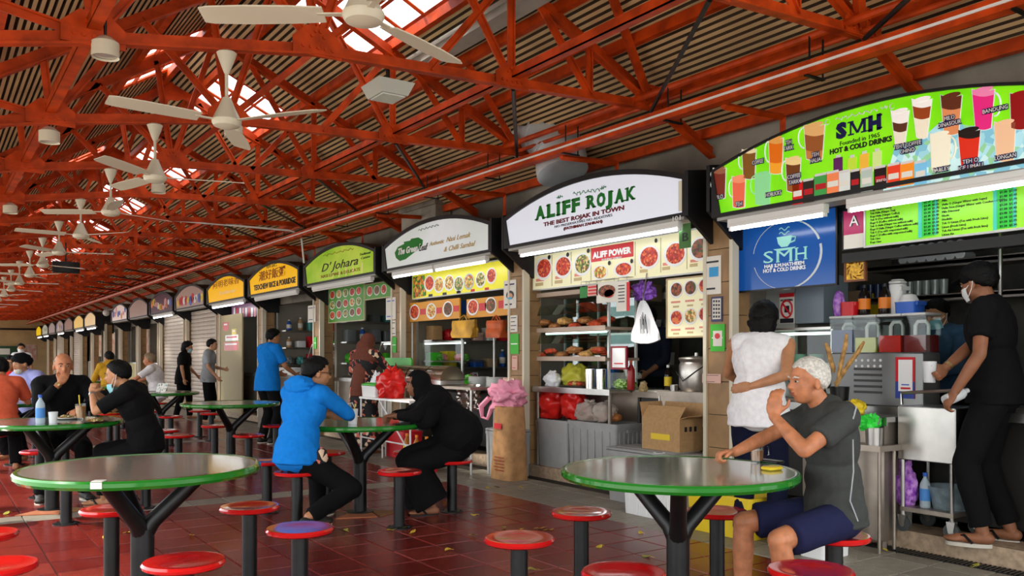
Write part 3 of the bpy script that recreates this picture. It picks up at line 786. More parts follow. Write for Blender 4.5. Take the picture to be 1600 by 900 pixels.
# ---- the rest of the row
def far_sign(k, label, m, deco=None):
    t, f = make_sign(k, label, m)
    if deco:
        for i, (s0, h0, w_, hh, mm) in enumerate(deco):
            q = MB(); q.prism([(s0+w_*.5+w_*.5*math.cos(2*math.pi*j/10), h0+hh*.5+hh*.5*math.sin(2*math.pi*j/10)) for j in range(10)], .001, .006); q.build('printed_figure', mm, t, smooth=False)
rng = random.Random(3)
def scat(n, ms, h0=2.6, hr=.2): return [(.15+2.4*i/n, h0+rng.uniform(0, hr), rng.uniform(.18,.34), rng.uniform(.12,.26), rng.choice(ms)) for i in range(n)]
CB = pm('blue', (.05,.12,.5)); CO = pm('orange', (.75,.25,.04)); CY = pm('yellow', (.75,.55,.05)); CPK = pm('pink', (.7,.3,.3))
far_sign(5, 'arched dull pink sign showing a row of small people, over a roller shutter', lightbox('dull_pink', (.33,.22,.18), .3), scat(12, [CW,CW,CB,CRED,CY], 2.6, .12))
far_sign(6, 'arched dark purple sign with an orange and blue picture, over a roller shutter', lightbox('dark_purple', (.06,.03,.05), .2), scat(12, [CO,CY,CB,CW,CPK], 2.62, .2))
far_sign(7, 'arched blank pinkish-grey sign, unlit', lightbox('pink_grey', (.36,.25,.21), .15))
far_sign(8, 'arched white and orange sign with grey lettering', lightbox('orange_white', (.62,.50,.45), .5), scat(8, [CO,CB,CPK], 2.6, .3))
far_sign(10, 'arched cream sign, lit, first beyond the gap in the row', lightbox('cream', (.72,.52,.28), .55))
far_sign(11, 'arched pale yellow sign, lit, second beyond the gap in the row', lightbox('pale_yellow', (.75,.5,.14), .5))
far_sign(12, 'arched rosy grey sign, unlit, third beyond the gap in the row', lightbox('rosy', (.38,.24,.21), .2))
far_sign(13, 'arched grey sign with a red and white picture, deep in the row', lightbox('grey_mix', (.4,.33,.31), .3), scat(4, [CRED,CW,CB]))
far_sign(14, 'arched blank pale grey sign, deep in the row', lightbox('blank_grey', (.45,.37,.36), .25))
far_sign(15, 'arched white sign with a green edge, second from the end wall', lightbox('white_green', (.5,.52,.42), .4), scat(4, [CY,CGREEN]))
far_sign(16, 'arched bright yellow sign, last before the end wall', lightbox('end_yellow', (.85,.55,.01), .6))
# tubes under the signs
lamp_tube(-1, .12, 1.02, 'lit tube lamp under the green drinks sign, over the blue board'); lamp_tube(-1, 1.20, 2.6, 'lit tube lamp under the green drinks sign, over the price list')
lamp_tube(0, .2, 2.6, 'long lit tube lamp under the white sign with green letters')
lamp_tube(1, .15, 1.3, 'lit tube lamp under the leaf sign, far half'); lamp_tube(1, 1.34, 2.55, 'lit tube lamp under the leaf sign, near half')
lamp_tube(2, .2, 2.5, 'unlit tube fitting under the lime-green script sign', False); lamp_tube(3, .2, 2.5, 'unlit tube fitting under the yellow rice sign', False)
lamp_tube(4, .2, 2.5, 'lit tube lamp under the yellow sign with brown characters')
lamp_tube(6, .2, 2.5, 'lit tube lamp under the dark purple sign')
for k, nm in ((10,'cream sign beyond the gap'),(11,'pale yellow sign beyond the gap'),(13,'red and white picture sign'),(15,'green-edged sign near the end wall'),(16,'last yellow sign')):
    lamp_tube(k, .3, 2.4, 'lit tube lamp under the '+nm)
# ================================================================ builders for goods and fittings
def yz(u, v, x): q = onx(u, v, x); return q.y, q.z
def span(uL, uR, x): return onx(uL, 500, x).y, onx(uR, 500, x).y       # left y (larger), right y
def zat(u, v, x): return onx(u, v, x).z
def board(name, label, cat, x, uL, uR, vt, vb, m, th=.02, fm=None, group=None, fw=.015):
    yL, yR = span(uL, uR, x); zt, zb = zat(uL, vt, x), zat(uL, vb, x); W = yL-yR
    t = thing(name, label, cat, group=group); facing(t, x, yL)
    b = MB(); b.bb((0,zb,-th),(W,zt,0)); b.build('panel', m, t, smooth=False)
    if fm:
        b = MB()
        b.bb((-fw,zb-fw,-th),(0,zt+fw,.006)); b.bb((W,zb-fw,-th),(W+fw,zt+fw,.006)); b.bb((0,zb-fw,-th),(W,zb,.006)); b.bb((0,zt,-th),(W,zt+fw,.006)); b.build('frame', fm, t, smooth=False)
    f = Face(t, x, yL); f.W, f.zt, f.zb = W, zt, zb
    return f
def crate(name, label, cat, x0, dep, yL, yR, z0, z1, m, lid=None, taper=.06, ribs=0, group=None):
    """plastic storage box: tapering body, thick rim, optional lid, ribs and hand grip"""
    cx, cy = x0+dep/2, (yL+yR)/2; hx, hy = dep/2, (yL-yR)/2
    t = thing(name, label, cat, (cx,cy,z0), group=group); H = z1-z0
    b = MB(); pts = rrect(2*hx, 2*hy, .03, 3); vs = []; N = len(pts)
    ring = [(1-taper,0),(1-taper*.1,H*.93),(1.02,H*.93),(1.02,H),(.95,H),(.9-taper,H*.05)]
    for k, z in ring: vs += [(p[0]*k, p[1]*k, z) for p in pts]
    fs = [(k*N+i, k*N+(i+1) % N, (k+1)*N+(i+1) % N, (k+1)*N+i) for k in range(len(ring)-1) for i in range(N)]
    fs += [tuple(reversed(range(N))), tuple(range((len(ring)-1)*N, len(ring)*N))]
    b.add(vs, fs)
    for i in range(ribs):
        y = -hy*.75+1.5*hy*i/max(1, ribs-1); b.box((-hx*.99,y,H*.45),(.012,.02,H*.8))
        xx = -hx*.7+1.4*hx*i/max(1, ribs-1); b.box((xx,-hy*.99,H*.45),(.02,.012,H*.8))
    b.build('box_shell', m, t)
    if lid:
        b = MB(); b.bbox((-hx*1.03,-hy*1.03,H),(hx*1.03,hy*1.03,H+.03),.03); b.bbox((-hx*.8,-hy*.8,H+.03),(hx*.8,hy*.8,H+.04),.03); b.build('lid', lid, t)
    b = MB(); b.box((0,-hy*1.02,H*.86),(.12,.02,.03)); b.build('hand_grip', m, t)
    return t
def lump(b, c, r, m=0, seed=0, amp=.2, fr=2.5, nu=22, nv=14, flat=True):
    c = Vector(c); vs = []
    for j in range(nv+1):
        a = math.pi*j/nv
        for i in range(nu):
            g = 2*math.pi*i/nu
            d = Vector((math.sin(a)*math.cos(g), math.sin(a)*math.sin(g), -math.cos(a)))
            k = 1+amp*noise.noise(d*fr+Vector((seed*7.3,seed*1.7,0)))+amp*.5*noise.noise(d*fr*2.6+Vector((seed,3,0)))
            p = Vector((d.x*r[0]*k, d.y*r[1]*k, d.z*r[2]*k))
            if flat and p.z < -r[2]*.8: p.z = -r[2]*.8
            vs.append(p+c)
    b.add(vs, [(j*nu+i, j*nu+(i+1) % nu, (j+1)*nu+(i+1) % nu, (j+1)*nu+i) for j in range(nv) for i in range(nu)], m)
def bag(name, label, c, r, m, seed=1, ears=True, cat='bag', group=None, amp=.28):
    """knotted plastic bag resting at c (base centre)"""
    t = thing(name, label, cat, c, group=group); b = MB()
    lump(b, (0,0,r[2]*.8), r, seed=seed, amp=amp, fr=2.2, nu=40, nv=26); b.build('bag_body', m, t, angle=85)
    if ears:
        b = MB(); z = r[2]*1.6
        for sg in (-1, 1):
            pts = [(0, sg*.01, z-.03), (0.01, sg*r[1]*.18, z+r[2]*.25), (0, sg*r[1]*.42, z+r[2]*.42)]
            b.tube(pts, [.02, .03, .012], 8)
        b.lathe([(.0001,z-.04),(.035,z-.02),(.03,z+.02),(.0001,z+.03)], 10); b.build('knot', m, t)
    return t
def bottle(name, label, c, r, h, mb, mc, ml=None, cat='bottle', group=None, neck=.35):
    t = thing(name, label, cat, c, group=group)
    b = MB(); b.lathe([(.0001,0),(r*.92,0),(r,h*.04),(r,h*.62),(r*.9,h*.70),(r*neck,h*.86),(r*neck,h*.93),(.0001,h*.93)], 18); b.build('bottle_body', mb, t)
    b = MB(); b.lathe([(.0001,h*.9),(r*neck*1.25,h*.9),(r*neck*1.25,h),(.0001,h)], 12); b.build('cap', mc, t)
    if ml: b = MB(); b.lathe([(r*1.015,h*.2),(r*1.02,h*.55)], 18); b.f = b.f[:-2]; b.m = b.m[:-2]; b.build('label_band', ml, t)
    return t
def tumbler(name, label, c, r, h, m, cat='cup', group=None, liquid=None, lv=.7, taper=.8):
    t = thing(name, label, cat, c, group=group)
    b = MB(); b.lathe([(.0001,.003),(r*taper,0),(r,h),(r*.94,h),(r*taper*.93,.012),(.0001,.012)], 20); b.build('cup_wall', m, t)
    if liquid: b = MB(); k = taper+(1-taper)*lv; b.lathe([(.0001,.014),(r*taper*.92,.014),(r*k*.93,h*lv),(.0001,h*lv)], 20); b.build('drink', liquid, t)
    return t
def single(b, name, label, cat, m, group=None, **kw): return tag(b.build(name, m, **kw), label, cat, group)
def counter(label, x0, x1, yL, yR, ztop, topm, basem, th=.035, inset=.12, z0=.13, name='counter', shelf=None):
    t = thing(name, label, 'counter', ((x0+x1)/2,(yL+yR)/2,z0)); cx, cy = (x0+x1)/2, (yL+yR)/2
    b = MB(); b.bb((x0-cx,yR-cy,ztop-z0-th),(x1-cx,yL-cy,ztop-z0)); b.bb((x0-cx,yR-cy,ztop-z0-.06),(x0-cx+.012,yL-cy,ztop-z0-th)); b.build('worktop', topm, t, smooth=False)
    b = MB(); b.bb((x0+inset-cx,yR-cy+.03,.06),(x1-cx,yL-cy-.03,ztop-z0-th)); b.build('base_panel', basem, t, smooth=False)
    for xx in (x0-cx+.05, x1-cx-.05):
        for yy in (yR-cy+.05, yL-cy-.05):
            b = MB(); b.cyl((xx,yy,0),(xx,yy,ztop-z0-th),.02,n=8); b.build('leg', basem, t)
    return t
def wood_notice(label, x, uL, uR, vt, vb, m, lines=2, group=None, ink=None, art=None):
    f = board('notice', label, 'notice', x, uL, uR, vt, vb, m, th=.008, group=group)
    q = MB(); H = f.zt-f.zb
    for i in range(lines):
        z = f.zt-H*(.15+.7*i/max(1, lines-1)) if lines > 1 else (f.zt+f.zb)/2
        q.bb((f.W*.12,z-H*.025,.0005),(f.W*(.88-.2*(i % 2)),z+H*.025,.002))
    q.build('print_line', ink or INK, f.r, smooth=False)
    return f
PAPER = mat('paper', (.72,.68,.60), .6); PINKP = mat('pink_paper', (.68,.42,.34), .6); GREENP = mat('green_notice', (.05,.45,.03), .5)
CLEAR = glass('clear_glass', (.95,.98,.97), .025); TINTG = glass('tinted_glass', (.62,.75,.72), .14)
REDBAG = film('red_bag_film', (.75,.02,.015), .18, .2); CLRBAG = film('clear_bag_film', (.7,.62,.55), .55, .15); PINKBAG = film('pink_bag_film', (.85,.33,.45), .12, .3); WHITEBAG = film('white_bag_film', (.85,.86,.88), .12, .3)
GREYPL = mat('grey_plastic', (.32,.32,.31), .45, var=.06, scale=8); DGREY = mat('dark_grey_plastic', (.13,.14,.14), .5)
WHITEPL = mat('white_plastic', (.74,.74,.72), .35); GREENPL = mat('green_plastic', (.05,.48,.02), .3); REDPL = mat('red_plastic', (.58,.012,.02), .35); BLUEPL = mat('blue_plastic', (.02,.10,.45), .35); YELPL = mat('yellow_plastic', (.72,.52,.02), .4)
DSTEEL = mat('worn_steel', (.30,.255,.21), .38, metal=.75, var=.1, scale=7); PURPLE = mat('purple_wrap', (.22,.03,.4), .3, col2=(.6,.3,.7), scale=25)

# ---------------------------------------------------------------- drinks stall
XD = 5.80
f = board('sign_board', 'blue backlit board with a coffee cup in a silver ring, lettered SMH', 'sign', 5.72, 1153, 1306, 347, 455, mat('lightbox_blue', (.006,.055,.22), .15, emit=(.006,.06,.26), estr=.4), fm=DARKP)
SILV = pm('silver', (.42,.46,.46), .25); MINT = pm('mint', (.25,.55,.48), .3)
q = MB(); c = f.p(1229, 398)
for i in range(44):
    a0, a1 = math.radians(20+8*i), math.radians(20+8*(i+1))
    if 165 < (20+8*i) % 360 < 195: continue
    w_ = .004+.016*max(0, math.cos(a0-math.radians(-10)))
    R0 = .335
    pts = [(c[0]+R0*math.cos(a0),c[1]+.28*math.sin(a0)),(c[0]+R0*math.cos(a1),c[1]+.28*math.sin(a1)),(c[0]+(R0-w_)*math.cos(a1),c[1]+(.28-w_)*math.sin(a1)),(c[0]+(R0-w_)*math.cos(a0),c[1]+(.28-w_)*math.sin(a0))]
    q.prism(pts, .001, .005)
q.build('ring_print', SILV, f.r, smooth=False)
q = MB(); c = f.p(1226, 376); k = .9
q.prism([(c[0]-.075,c[1]+.035),(c[0]+.075,c[1]+.035),(c[0]+.06,c[1]-.02),(c[0]+.03,c[1]-.05),(c[0]-.03,c[1]-.05),(c[0]-.06,c[1]-.02)], .001, .005)
q.prism([(c[0]-.11,c[1]-.06),(c[0]+.11,c[1]-.06),(c[0]+.07,c[1]-.078),(c[0]-.07,c[1]-.078)], .001, .005)
q.tube([(c[0]+.07,c[1]+.025,.004),(c[0]+.11,c[1]+.02,.004),(c[0]+.10,c[1]-.01,.004),(c[0]+.06,c[1]-.02,.004)], .007, 5)
for d in (0, .035): q.tube([(c[0]-.05+.1*i/8, c[1]+.06+d+.012*math.sin(i*1.1), .004) for i in range(9)], .004, 5)
q.build('cup_print', MINT, f.r)
for ch, u, vv, w_ in (('S',1201,402,15),('M',1226,399,24),('H',1252,396,17)):
    f.text(ch, u-w_/2, u+w_/2, vv, 19, MINT, bold=.0, name='letter')
q = MB()
for u, vv, hs in ((1216,400,1),(1236,398,1),(1245,397,1),(1259,395,1)):
    for sgn in (-1, 1): cc = f.p(u, vv-sgn*9.3); q.box((cc[0],cc[1],.004),(.035,.007,.004))
q.build('letter_serif', MINT, f.r, smooth=False)
f.text('HAJI S.M.HATHEEM', 1195, 1257, 413.5, 5.5, CW, bold=.001); f.text('HOT & COLD DRINKS', 1193, 1259, 420.5, 6, CW, bold=.001)

LIME2 = mat('lightbox_menu_lime', (.17,.60,.01), .3, emit=(.17,.60,.01), estr=.22, col2=(.30,.68,.03), scale=1.5)  # light from the tube above put into the board as a weak glow
f = board('menu_board', 'long green drinks price list with two darker price columns', 'menu', 5.70, 1353, 1640, 319, 384, LIME2, fm=mat('aluminium', (.5,.5,.48), .4, metal=.6))
PCOL = pm('price_green', (.02,.45,.03), .3); TEAL = pm('tape_teal', (.05,.5,.38), .2)
for u0, u1, vt, vb in ((1441,1460,302,370),(1558,1583,284,358)):
    f.rect(u0, vt, vb, u1, PCOL, 'price_column', z=.003); f.rect(u0-6, vt-1, vb+2, u0, TEAL, 'tape_strip', z=.004); f.rect(u1, vt-4, vb-3, u1+5, TEAL, 'tape_strip', z=.004)
items1 = ['Teh Tarik (Tea)','Kopi Tarik (Coffee)','Teh Halia (Ginger Tea)','Kopi Halia (Ginger Coffee)','Teh O (Tea without milk)','Kopi O (Coffee without milk)','Teh O Halia (Ginger tea without milk)','Kopi O Halia (Ginger Coffee without milk)','Teh C (Tea with evaporated milk)','Kopi C (Coffee with evaporated milk)','Teh Cino','Kopi Cino']
items2 = ['Avocado','Milo','Halia O (Ginger Water with Sugar)','Halia Susu (Ginger Water with Condensed Milk)','Milo Dinosaur','Neslo','Horlicks','Teh O Limau (Tea with Fresh Lime)','Limau (Fresh Lime)','Teh Ais Limau (Tea with fresh lime)','Limau Ais']
for its, u0, v0, v1 in ((items1,1360,324,379),(items2,1472,308,367)):
    for i, it in enumerate(its):
        a = f.p(u0, v0+(v1-v0)*i/(len(its)-1)); text(it, .021, f.r, (a[0], a[1], .003), INK, name='menu_line', align='LEFT', res=1)
for u0, v0, v1, n in ((1443,306,366,12),(1561,288,354,11)):
    for i in range(n):
        a = f.p(u0, v0+(v1-v0)*i/(n-1)); text('$1.%d0  $1.%d0' % (1+i % 4, 3+i % 5), .021, f.r, (a[0]+.005, a[1], .006), INK, name='price_line', align='LEFT', res=1)
b = MB(); yl, yr = span(1318, 1640, 5.72); z = zat(1353, 386, 5.70); b.bb((5.70,yr,z-.10),(5.80,yl,z-.03)); single(b, 'pelmet_rail', 'black rail below the green price list', 'rail', DARKP, smooth=False)
f = board('hygiene_notice', 'magenta notice with a large white letter A above pale text', 'notice', 5.705, 1318, 1352, 331, 390, PAPER, th=.006, fm=DARKP, fw=.008)
f.rect(1318, 331, 368, 1352, pm('magenta', (.42,.012,.10), .15), 'colour_field', z=.002); f.text('A', 1328, 1342, 345, 17, CW, z=.006); f.text('A', 1330, 1343, 345, 17, INK, z=.004)
GOLDF = mat('gold_print', (.55,.30,.03), .35, metal=.4, var=.4, scale=40)
f = board('framed_picture', 'small gold calligraphy picture in a brown wooden frame', 'picture', 5.76, 1322, 1350, 404, 438, GOLDF, fm=mat('brown_wood', (.16,.05,.015), .4))
q = MB(); c = f.p(1336, 421)
for i in range(10):
    a = 2*math.pi*i/10; q.tube([(c[0]+.05*math.cos(a),c[1]+.05*math.sin(a),.003),(c[0]+.07*math.cos(a+.5),c[1]+.07*math.sin(a+.5),.003)], .005, 4)
q.build('rosette', mat('dark_gold', (.22,.09,.01), .5), f.r)
# partition panels at the back left of the drinks stall, smoking notice
b = MB(); yl, yr = span(1150, 1242, 6.3); b.bb((6.3,yr,.9),(6.34,yl,2.1)); single(b, 'back_panel', 'pale wall panel behind the man in the white top', 'panel', mat('pale_panel', (.42,.43,.38), .5), smooth=False)
b = MB(); yl, yr = span(1242, 1287, 6.25); z0, z1 = zat(1242,506,6.25), zat(1242,432,6.25); b.bbox((6.25,yr,z0),(6.6,yl,z1),.01); single(b, 'grey_cabinet', 'smooth blue-grey cabinet hung beside the no smoking notice', 'cabinet', mat('blue_grey_paint', (.22,.27,.30), .4))
f = board('no_smoking_notice', 'white no smoking notice with a red band and barred circle', 'notice', 6.24, 1218, 1241, 459, 506, PAPER, th=.01)
f.rect(1218, 459, 465, 1241, CRED, 'red_band', z=.003); f.rect(1219, 498, 505, 1240, INK, 'black_band', z=.003)
q = MB(); c = f.p(1229.5, 483); q.tube([(c[0]+.057*math.cos(2*math.pi*i/20),c[1]+.075*math.sin(2*math.pi*i/20),.004) for i in range(21)], .009, 5); q.tube([(c[0]-.04,c[1]+.05,.004),(c[0]+.04,c[1]-.05,.004)], .008, 5); q.build('barred_circle', CRED, f.r)
q = MB(); q.box((c[0],c[1],.001),(.05,.06,.003)); q.build('cigarette_print', INK, f.r, smooth=False)
f.text('NO SMOKING', 1220, 1239, 469, 3.5, INK)
# glass food case
yl, yr = span(1160, 1293, 6.0); zc0, zc1 = 1.0, zat(1240,507,6.0)
counter('steel counter under the drinks dispenser and glass case', 5.88, 6.55, 4.8, 2.2, .98, STEEL, mat('dark_counter', (.035,.033,.03), .4, metal=.5))
t = thing('glass_food_case', 'lit glass case holding bowls, behind the man in the white top', 'food case', (6.1, yr+.02, .98)); L = yl-yr-.1
for (a, bb2) in (((0,0,0),(.02,.02,.62)),((0,L,0),(.02,L+.02,.62)),((.4,0,0),(.42,.02,.62)),((.4,L,0),(.42,L+.02,.62))):
    b = MB(); b.bb(a, bb2); b.build('corner_post', STEEL, t, smooth=False)
for z in (.0,.3,.6):
    b = MB(); b.bb((0,0,z),(.42,L+.02,z+.02)); b.build('shelf', STEEL if z else DSTEEL, t, smooth=False)
b = MB(); b.bb((.0,.02,.02),(.006,L,.6)); b.build('glass_pane', CLEAR, t, smooth=False)
b = MB(); b.cyl((.1,.1,.57),(.1,L-.1,.57),.012,n=8); b.build('case_lamp', mat('case_tube', (.9,1,.95), .3, emit=(.85,1,.92), estr=2.2), t)
for i in range(4): tumbler('bowl', 'small green-rimmed bowl inside the lit glass case', (6.3, yr+.15+i*.17, 1.306), .06, .07, mat('mint_ceramic', (.25,.5,.35), .3), 'bowl', 'bowls in the glass case')
for i in range(4): tumbler('bowl', 'small white bowl on the floor of the lit glass case', (6.3, yr+.15+i*.17, 1.006), .065, .08, WHITEPL, 'bowl', 'white bowls in the glass case')
# drinks dispenser
DX = 5.95
ya, yb = span(1293, 1447, DX); zt, zm = zat(1370,491,DX), zat(1370,551,DX)
t = thing('drinks_dispenser', 'drinks dispenser with clear tanks of blue, yellow and red drink', 'dispenser', (DX, yb, .98)); W = ya-yb; zb = .98
LIQ = [mat('blue_drink', (.01,.015,.12), .2), mat('yellow_drink', (.45,.42,.03), .2), mat('red_drink', (.5,.015,.01), .2), mat('dark_red_drink', (.16,.008,.01), .2)]
b = MB(); b.bbox((0,.02,0),(.24,W-.02,zm-zb),.02); b.build('cooler_base', mat('grey_steel_panel', (.20,.205,.20), .35, metal=.5), t)
slots = [(1293,1330),(1330,1367),(1367,1406),(1406,1445)]
for i, (u0, u1) in enumerate(slots):
    a, c = span(u0, u1, DX); a -= yb; c -= yb
    b = MB(); H = zt-zm
    b.bb((.02,c+.006,zm-zb),(.03,a-.006,zt-zb-.02)); b.bb((.22,c+.006,zm-zb),(.23,a-.006,zt-zb-.02)); b.bb((.03,c+.006,zm-zb),(.22,c+.012,zt-zb-.02)); b.bb((.03,a-.012,zm-zb),(.22,a-.006,zt-zb-.02)); tk = b.build('tank', CLEAR, t, smooth=False)
    b = MB(); lv = (.62,.40,.44,.44)[i]; b.bb((.032,c+.014,zm-zb+.004),(.218,a-.014,zm-zb+H*lv)); b.build('drink', LIQ[i], tk, smooth=False)
    b = MB(); m_ = (a+c)/2; b.tube([(.13,m_-.05,zm-zb+.02),(.13,m_-.05,zt-zb-.09),(.13,m_-.03,zt-zb-.06),(.13,m_+.03,zt-zb-.06),(.13,m_+.05,zt-zb-.09),(.13,m_+.05,zm-zb+.02)], .014, 8); b.build('stirrer', mat('frosted_plastic', (.62,.64,.62), .4), tk)
    b = MB(); b.bbox((.01,c+.002,zt-zb-.02),(.24,a-.002,zt-zb),.01); b.build('lid', mat('lid_plastic', (.55,.56,.54), .3), tk)
for k in range(5):
    b = MB(); yy0, yy1 = span(1335, 1378, DX); z = zat(1355, 576+k*9, DX)-zb; b.bb((-.008,yy1-yb,z-.012),(.002,yy0-yb,z+.006)); b.build('louvre', mat('louvre_dark', (.05,.05,.05), .4), t, smooth=False)
for r_ in range(2):
    for k in range(5):
        q_ = onx(1338+k*9.5, 563+r_*9, DX); b = MB(); b.cyl((-.004,q_.y-yb,q_.z-zb),(.002,q_.y-yb,q_.z-zb),.011,n=8); b.build('vent_hole', WHITEPL, t)
f = board('payment_card', 'payment card with red top, blue foot and white centre on the dispenser', 'notice', 5.94, 1399, 1429, 558, 622, CRED, th=.008)
f.rect(1399, 596, 622, 1429, pm('card_blue', (.03,.06,.3)), 'blue_foot', z=.002); f.rect(1404, 562, 611, 1426, CW, 'white_card', z=.004); f.rect(1409, 600, 602, 1421, CB, 'print_line', z=.006); f.rect(1408, 605, 608, 1423, CRED, 'print_line', z=.006)
# things standing on the dispenser
zl = zt+.0
DBTL = mat('dark_syrup', (.012,.008,.006), .12); ORL = mat('orange_label', (.75,.20,.01), .4)
q_ = onx(1354,490,6.1); bottle('syrup_bottle', 'dark syrup bottle with orange label on the dispenser, beside the red tub', (6.07,q_.y,zl), .045, .24, DBTL, DARKP, ORL)
q_ = onx(1386,490,6.1); bottle('syrup_bottle', 'dark syrup bottle with orange label on the dispenser, beside the white tub', (6.07,q_.y,zl), .045, .24, DBTL, DARKP, ORL)
q_ = onx(1317,490,6.1); bag('snack_packet', 'purple snack packet lying on the dispenser', (6.05,q_.y,zl), (.04,.045,.11), PURPLE, 3, False, 'packet')
ya_, yb_ = span(1325,1347,6.1); crate('red_tub', 'small red plastic tub on the dispenser', 'tub', 5.98, .16, ya_, yb_, zl, zl+.11, REDPL)
ya_, yb_ = span(1391,1412,6.12); crate('white_tub', 'tall white plastic tub on the dispenser', 'tub', 6.08, .1, ya_, yb_, zl, zl+.23, WHITEPL, WHITEPL)
ya_, yb_ = span(1399,1432,6.0); crate('blue_basket', 'shallow blue plastic basket on the dispenser', 'basket', 5.97, .17, ya_, yb_, zl, zl+.085, BLUEPL)
q_ = onx(1420,478,6.06); b = MB(); b.lathe([(.0001,0),(.065,.0),(.07,.03),(.05,.07),(.0001,.085)], 20, (6.06,q_.y,zl+.07)); single(b, 'white_bowl', 'upturned white bowl in the blue basket', 'bowl', WHITEPL)
# shelves at the back of the stall with cups and glasses
for j, (v, lab) in enumerate(((413,'upper steel shelf of stacked paper cups in the drinks stall'),(464,'lower steel shelf of drinking glasses in the drinks stall'))):
    z = zat(1450, v, 7.65); b = MB(); b.bb((7.5,1.4,z-.03),(8.0,4.9,z)); b.bb((7.5,1.4,z-.05),(7.515,4.9,z+.01)); single(b, 'wall_shelf', lab, 'shelf', DSTEEL, smooth=False)
zs1, zs2 = zat(1450,413,7.65), zat(1450,464,7.65)
CUPS = mat('paper_cup', (.62,.64,.66), .4)
y0_, y1_ = span(1412, 1518, 7.6)
for r_ in range(2):
    for k in range(7):
        y = y1_+.06+(y0_-y1_-.1)*k/6; b = MB(); zc = zs1+.05+r_*.088
        b.lathe([(.03,0),(.045,.0),(.045,.006)]+[(.043-.0004*i, .01+.012*i) if i % 2 else (.040-.0004*i,.01+.012*i) for i in range(16)]+[(.03,.21)], 14, R=Matrix.Rotation(math.pi/2, 3, 'Y'), c=(7.52,y,zc))
        single(b, 'cup_sleeve', 'sleeve of stacked pale paper cups on the upper shelf', 'cup stack', CUPS, 'cup sleeves')
GLS = mat('dim_glass', (.30,.35,.33), .1, spec=.8)
y0_, y1_ = span(1340, 1480, 7.6)
for k in range(11):
    y = y0_-(y0_-y1_)*(k+.5)/11; tumbler('drinking_glass', 'drinking glass upside down in a row on the lower shelf', (7.62,y,zs2), .04, .15, GLS if k > 3 else mat('blue_glass', (.04,.06,.14), .1), 'glass', 'glasses on the lower shelf')
for k in range(5):
    y = 2.9-.22*k; bottle('supply_bottle', 'dark bottle standing at the shelf end behind the man in the cap', (7.7,y,zs2), .05, .26, mat('bottle_brown', (.06,.04,.02), .2), WHITEPL, PAPER, group='bottles behind the capped man')
b = MB(); yy = onx(1563,450,6.5).y; b.cyl((6.5,yy,.98),(6.5,yy,2.7),.016,n=8); single(b, 'steel_post', 'upright steel post behind the man in the cap', 'post', STEEL)
# dough sticks in a black bin
DOUGH = mat('fried_dough', (.50,.28,.09), .7, var=.35, scale=25)
q_ = onx(1312, 618, 5.62)
counter('narrow steel side table holding the dough sticks', 5.50, 5.80, q_.y+.28, q_.y-.45, .93, STEEL, DSTEEL, inset=.02, z0=.0)
b = MB(); b.lathe([(.0001,0),(.055,0),(.07,.20),(.062,.20),(.05,.01),(.0001,.01)], 20, (5.62,q_.y,.93)); single(b, 'black_bin', 'black round holder with fried dough sticks', 'holder', DARKP)
for k, (ub, vb, ut, vt) in enumerate(((1311,585,1324,522),(1317,583,1351,534),(1300,570,1291,536))):
    p0, p1 = onx(ub,vb,5.62), onx(ut,vt,5.62); p0 = p0+(p0-p1)*.35; d = p1-p0
    b = MB(); b.tube([p0+d*(i/8)+Vector((.006*math.sin(i*2.1),.006*math.cos(i*1.7),0)) for i in range(9)], [.011,.016,.018,.017,.019,.017,.018,.016,.010], 8)
    single(b, 'dough_stick', ['long fried dough stick, middle one of three in the black holder','fried dough stick leaning furthest towards the dispenser','short fried dough stick leaning away from the dispenser'][k], 'dough stick', DOUGH)
# yellow cloth, green net cup on the side table
q_ = onx(1340, 630, 5.6); bag('yellow_bag', 'crumpled yellow bag on the side table', (5.60,q_.y+.02,.93), (.05,.085,.06), YELPL, 5, False)
q_ = onx(1366, 655, 5.45)
t = thing('utensil_cup', 'steel cup of utensils with a bright green plastic bag over it', 'cup', (5.45, q_.y, .74))
b = MB(); b.lathe([(.0001,0),(.055,0),(.06,.12),(.05,.12),(.045,.01),(.0001,.01)], 18); b.build('cup_wall', STEEL, t)
b = MB(); lump(b, (-.01,.03,.15), (.06,.075,.06), seed=8, amp=.5, fr=3, flat=False); b.build('bag_body', mat('bright_green_film', (.03,.62,.05), .3), t)
for k in range(4): b = MB(); b.cyl((.02*math.cos(k),.02*math.sin(k),.02),(.05*math.cos(k*1.5),.05*math.sin(k*1.5),.19),.007,n=6); b.build('utensil', STEEL, t)
b = MB(); b.bb((5.36,q_.y-.1,.70),(5.62,q_.y+.22,.74)); b.cyl((5.4,q_.y-.07,.0),(5.4,q_.y-.07,.7),.012); b.cyl((5.58,q_.y+.18,.0),(5.58,q_.y+.18,.7),.012); b.cyl((5.4,q_.y+.18,.0),(5.4,q_.y+.18,.7),.012); b.cyl((5.58,q_.y-.07,.0),(5.58,q_.y-.07,.7),.012)
single(b, 'side_stand', 'small dark steel stand under the utensil cup', 'stand', DSTEEL)
q_ = onx(1386, 725, 5.5); bag('purple_bag', 'purple mesh bag hanging low beside the steel trolley', (5.72,q_.y,.30), (.06,.09,.16), PURPLE, 9, True)
ya_, yb_ = span(1372,1402,5.75); crate('supply_box', 'dusty pale box at the foot of the drinks counter', 'box', 5.83, .14, ya_, yb_, .13, .30, mat('dusty_white', (.45,.42,.36), .6))
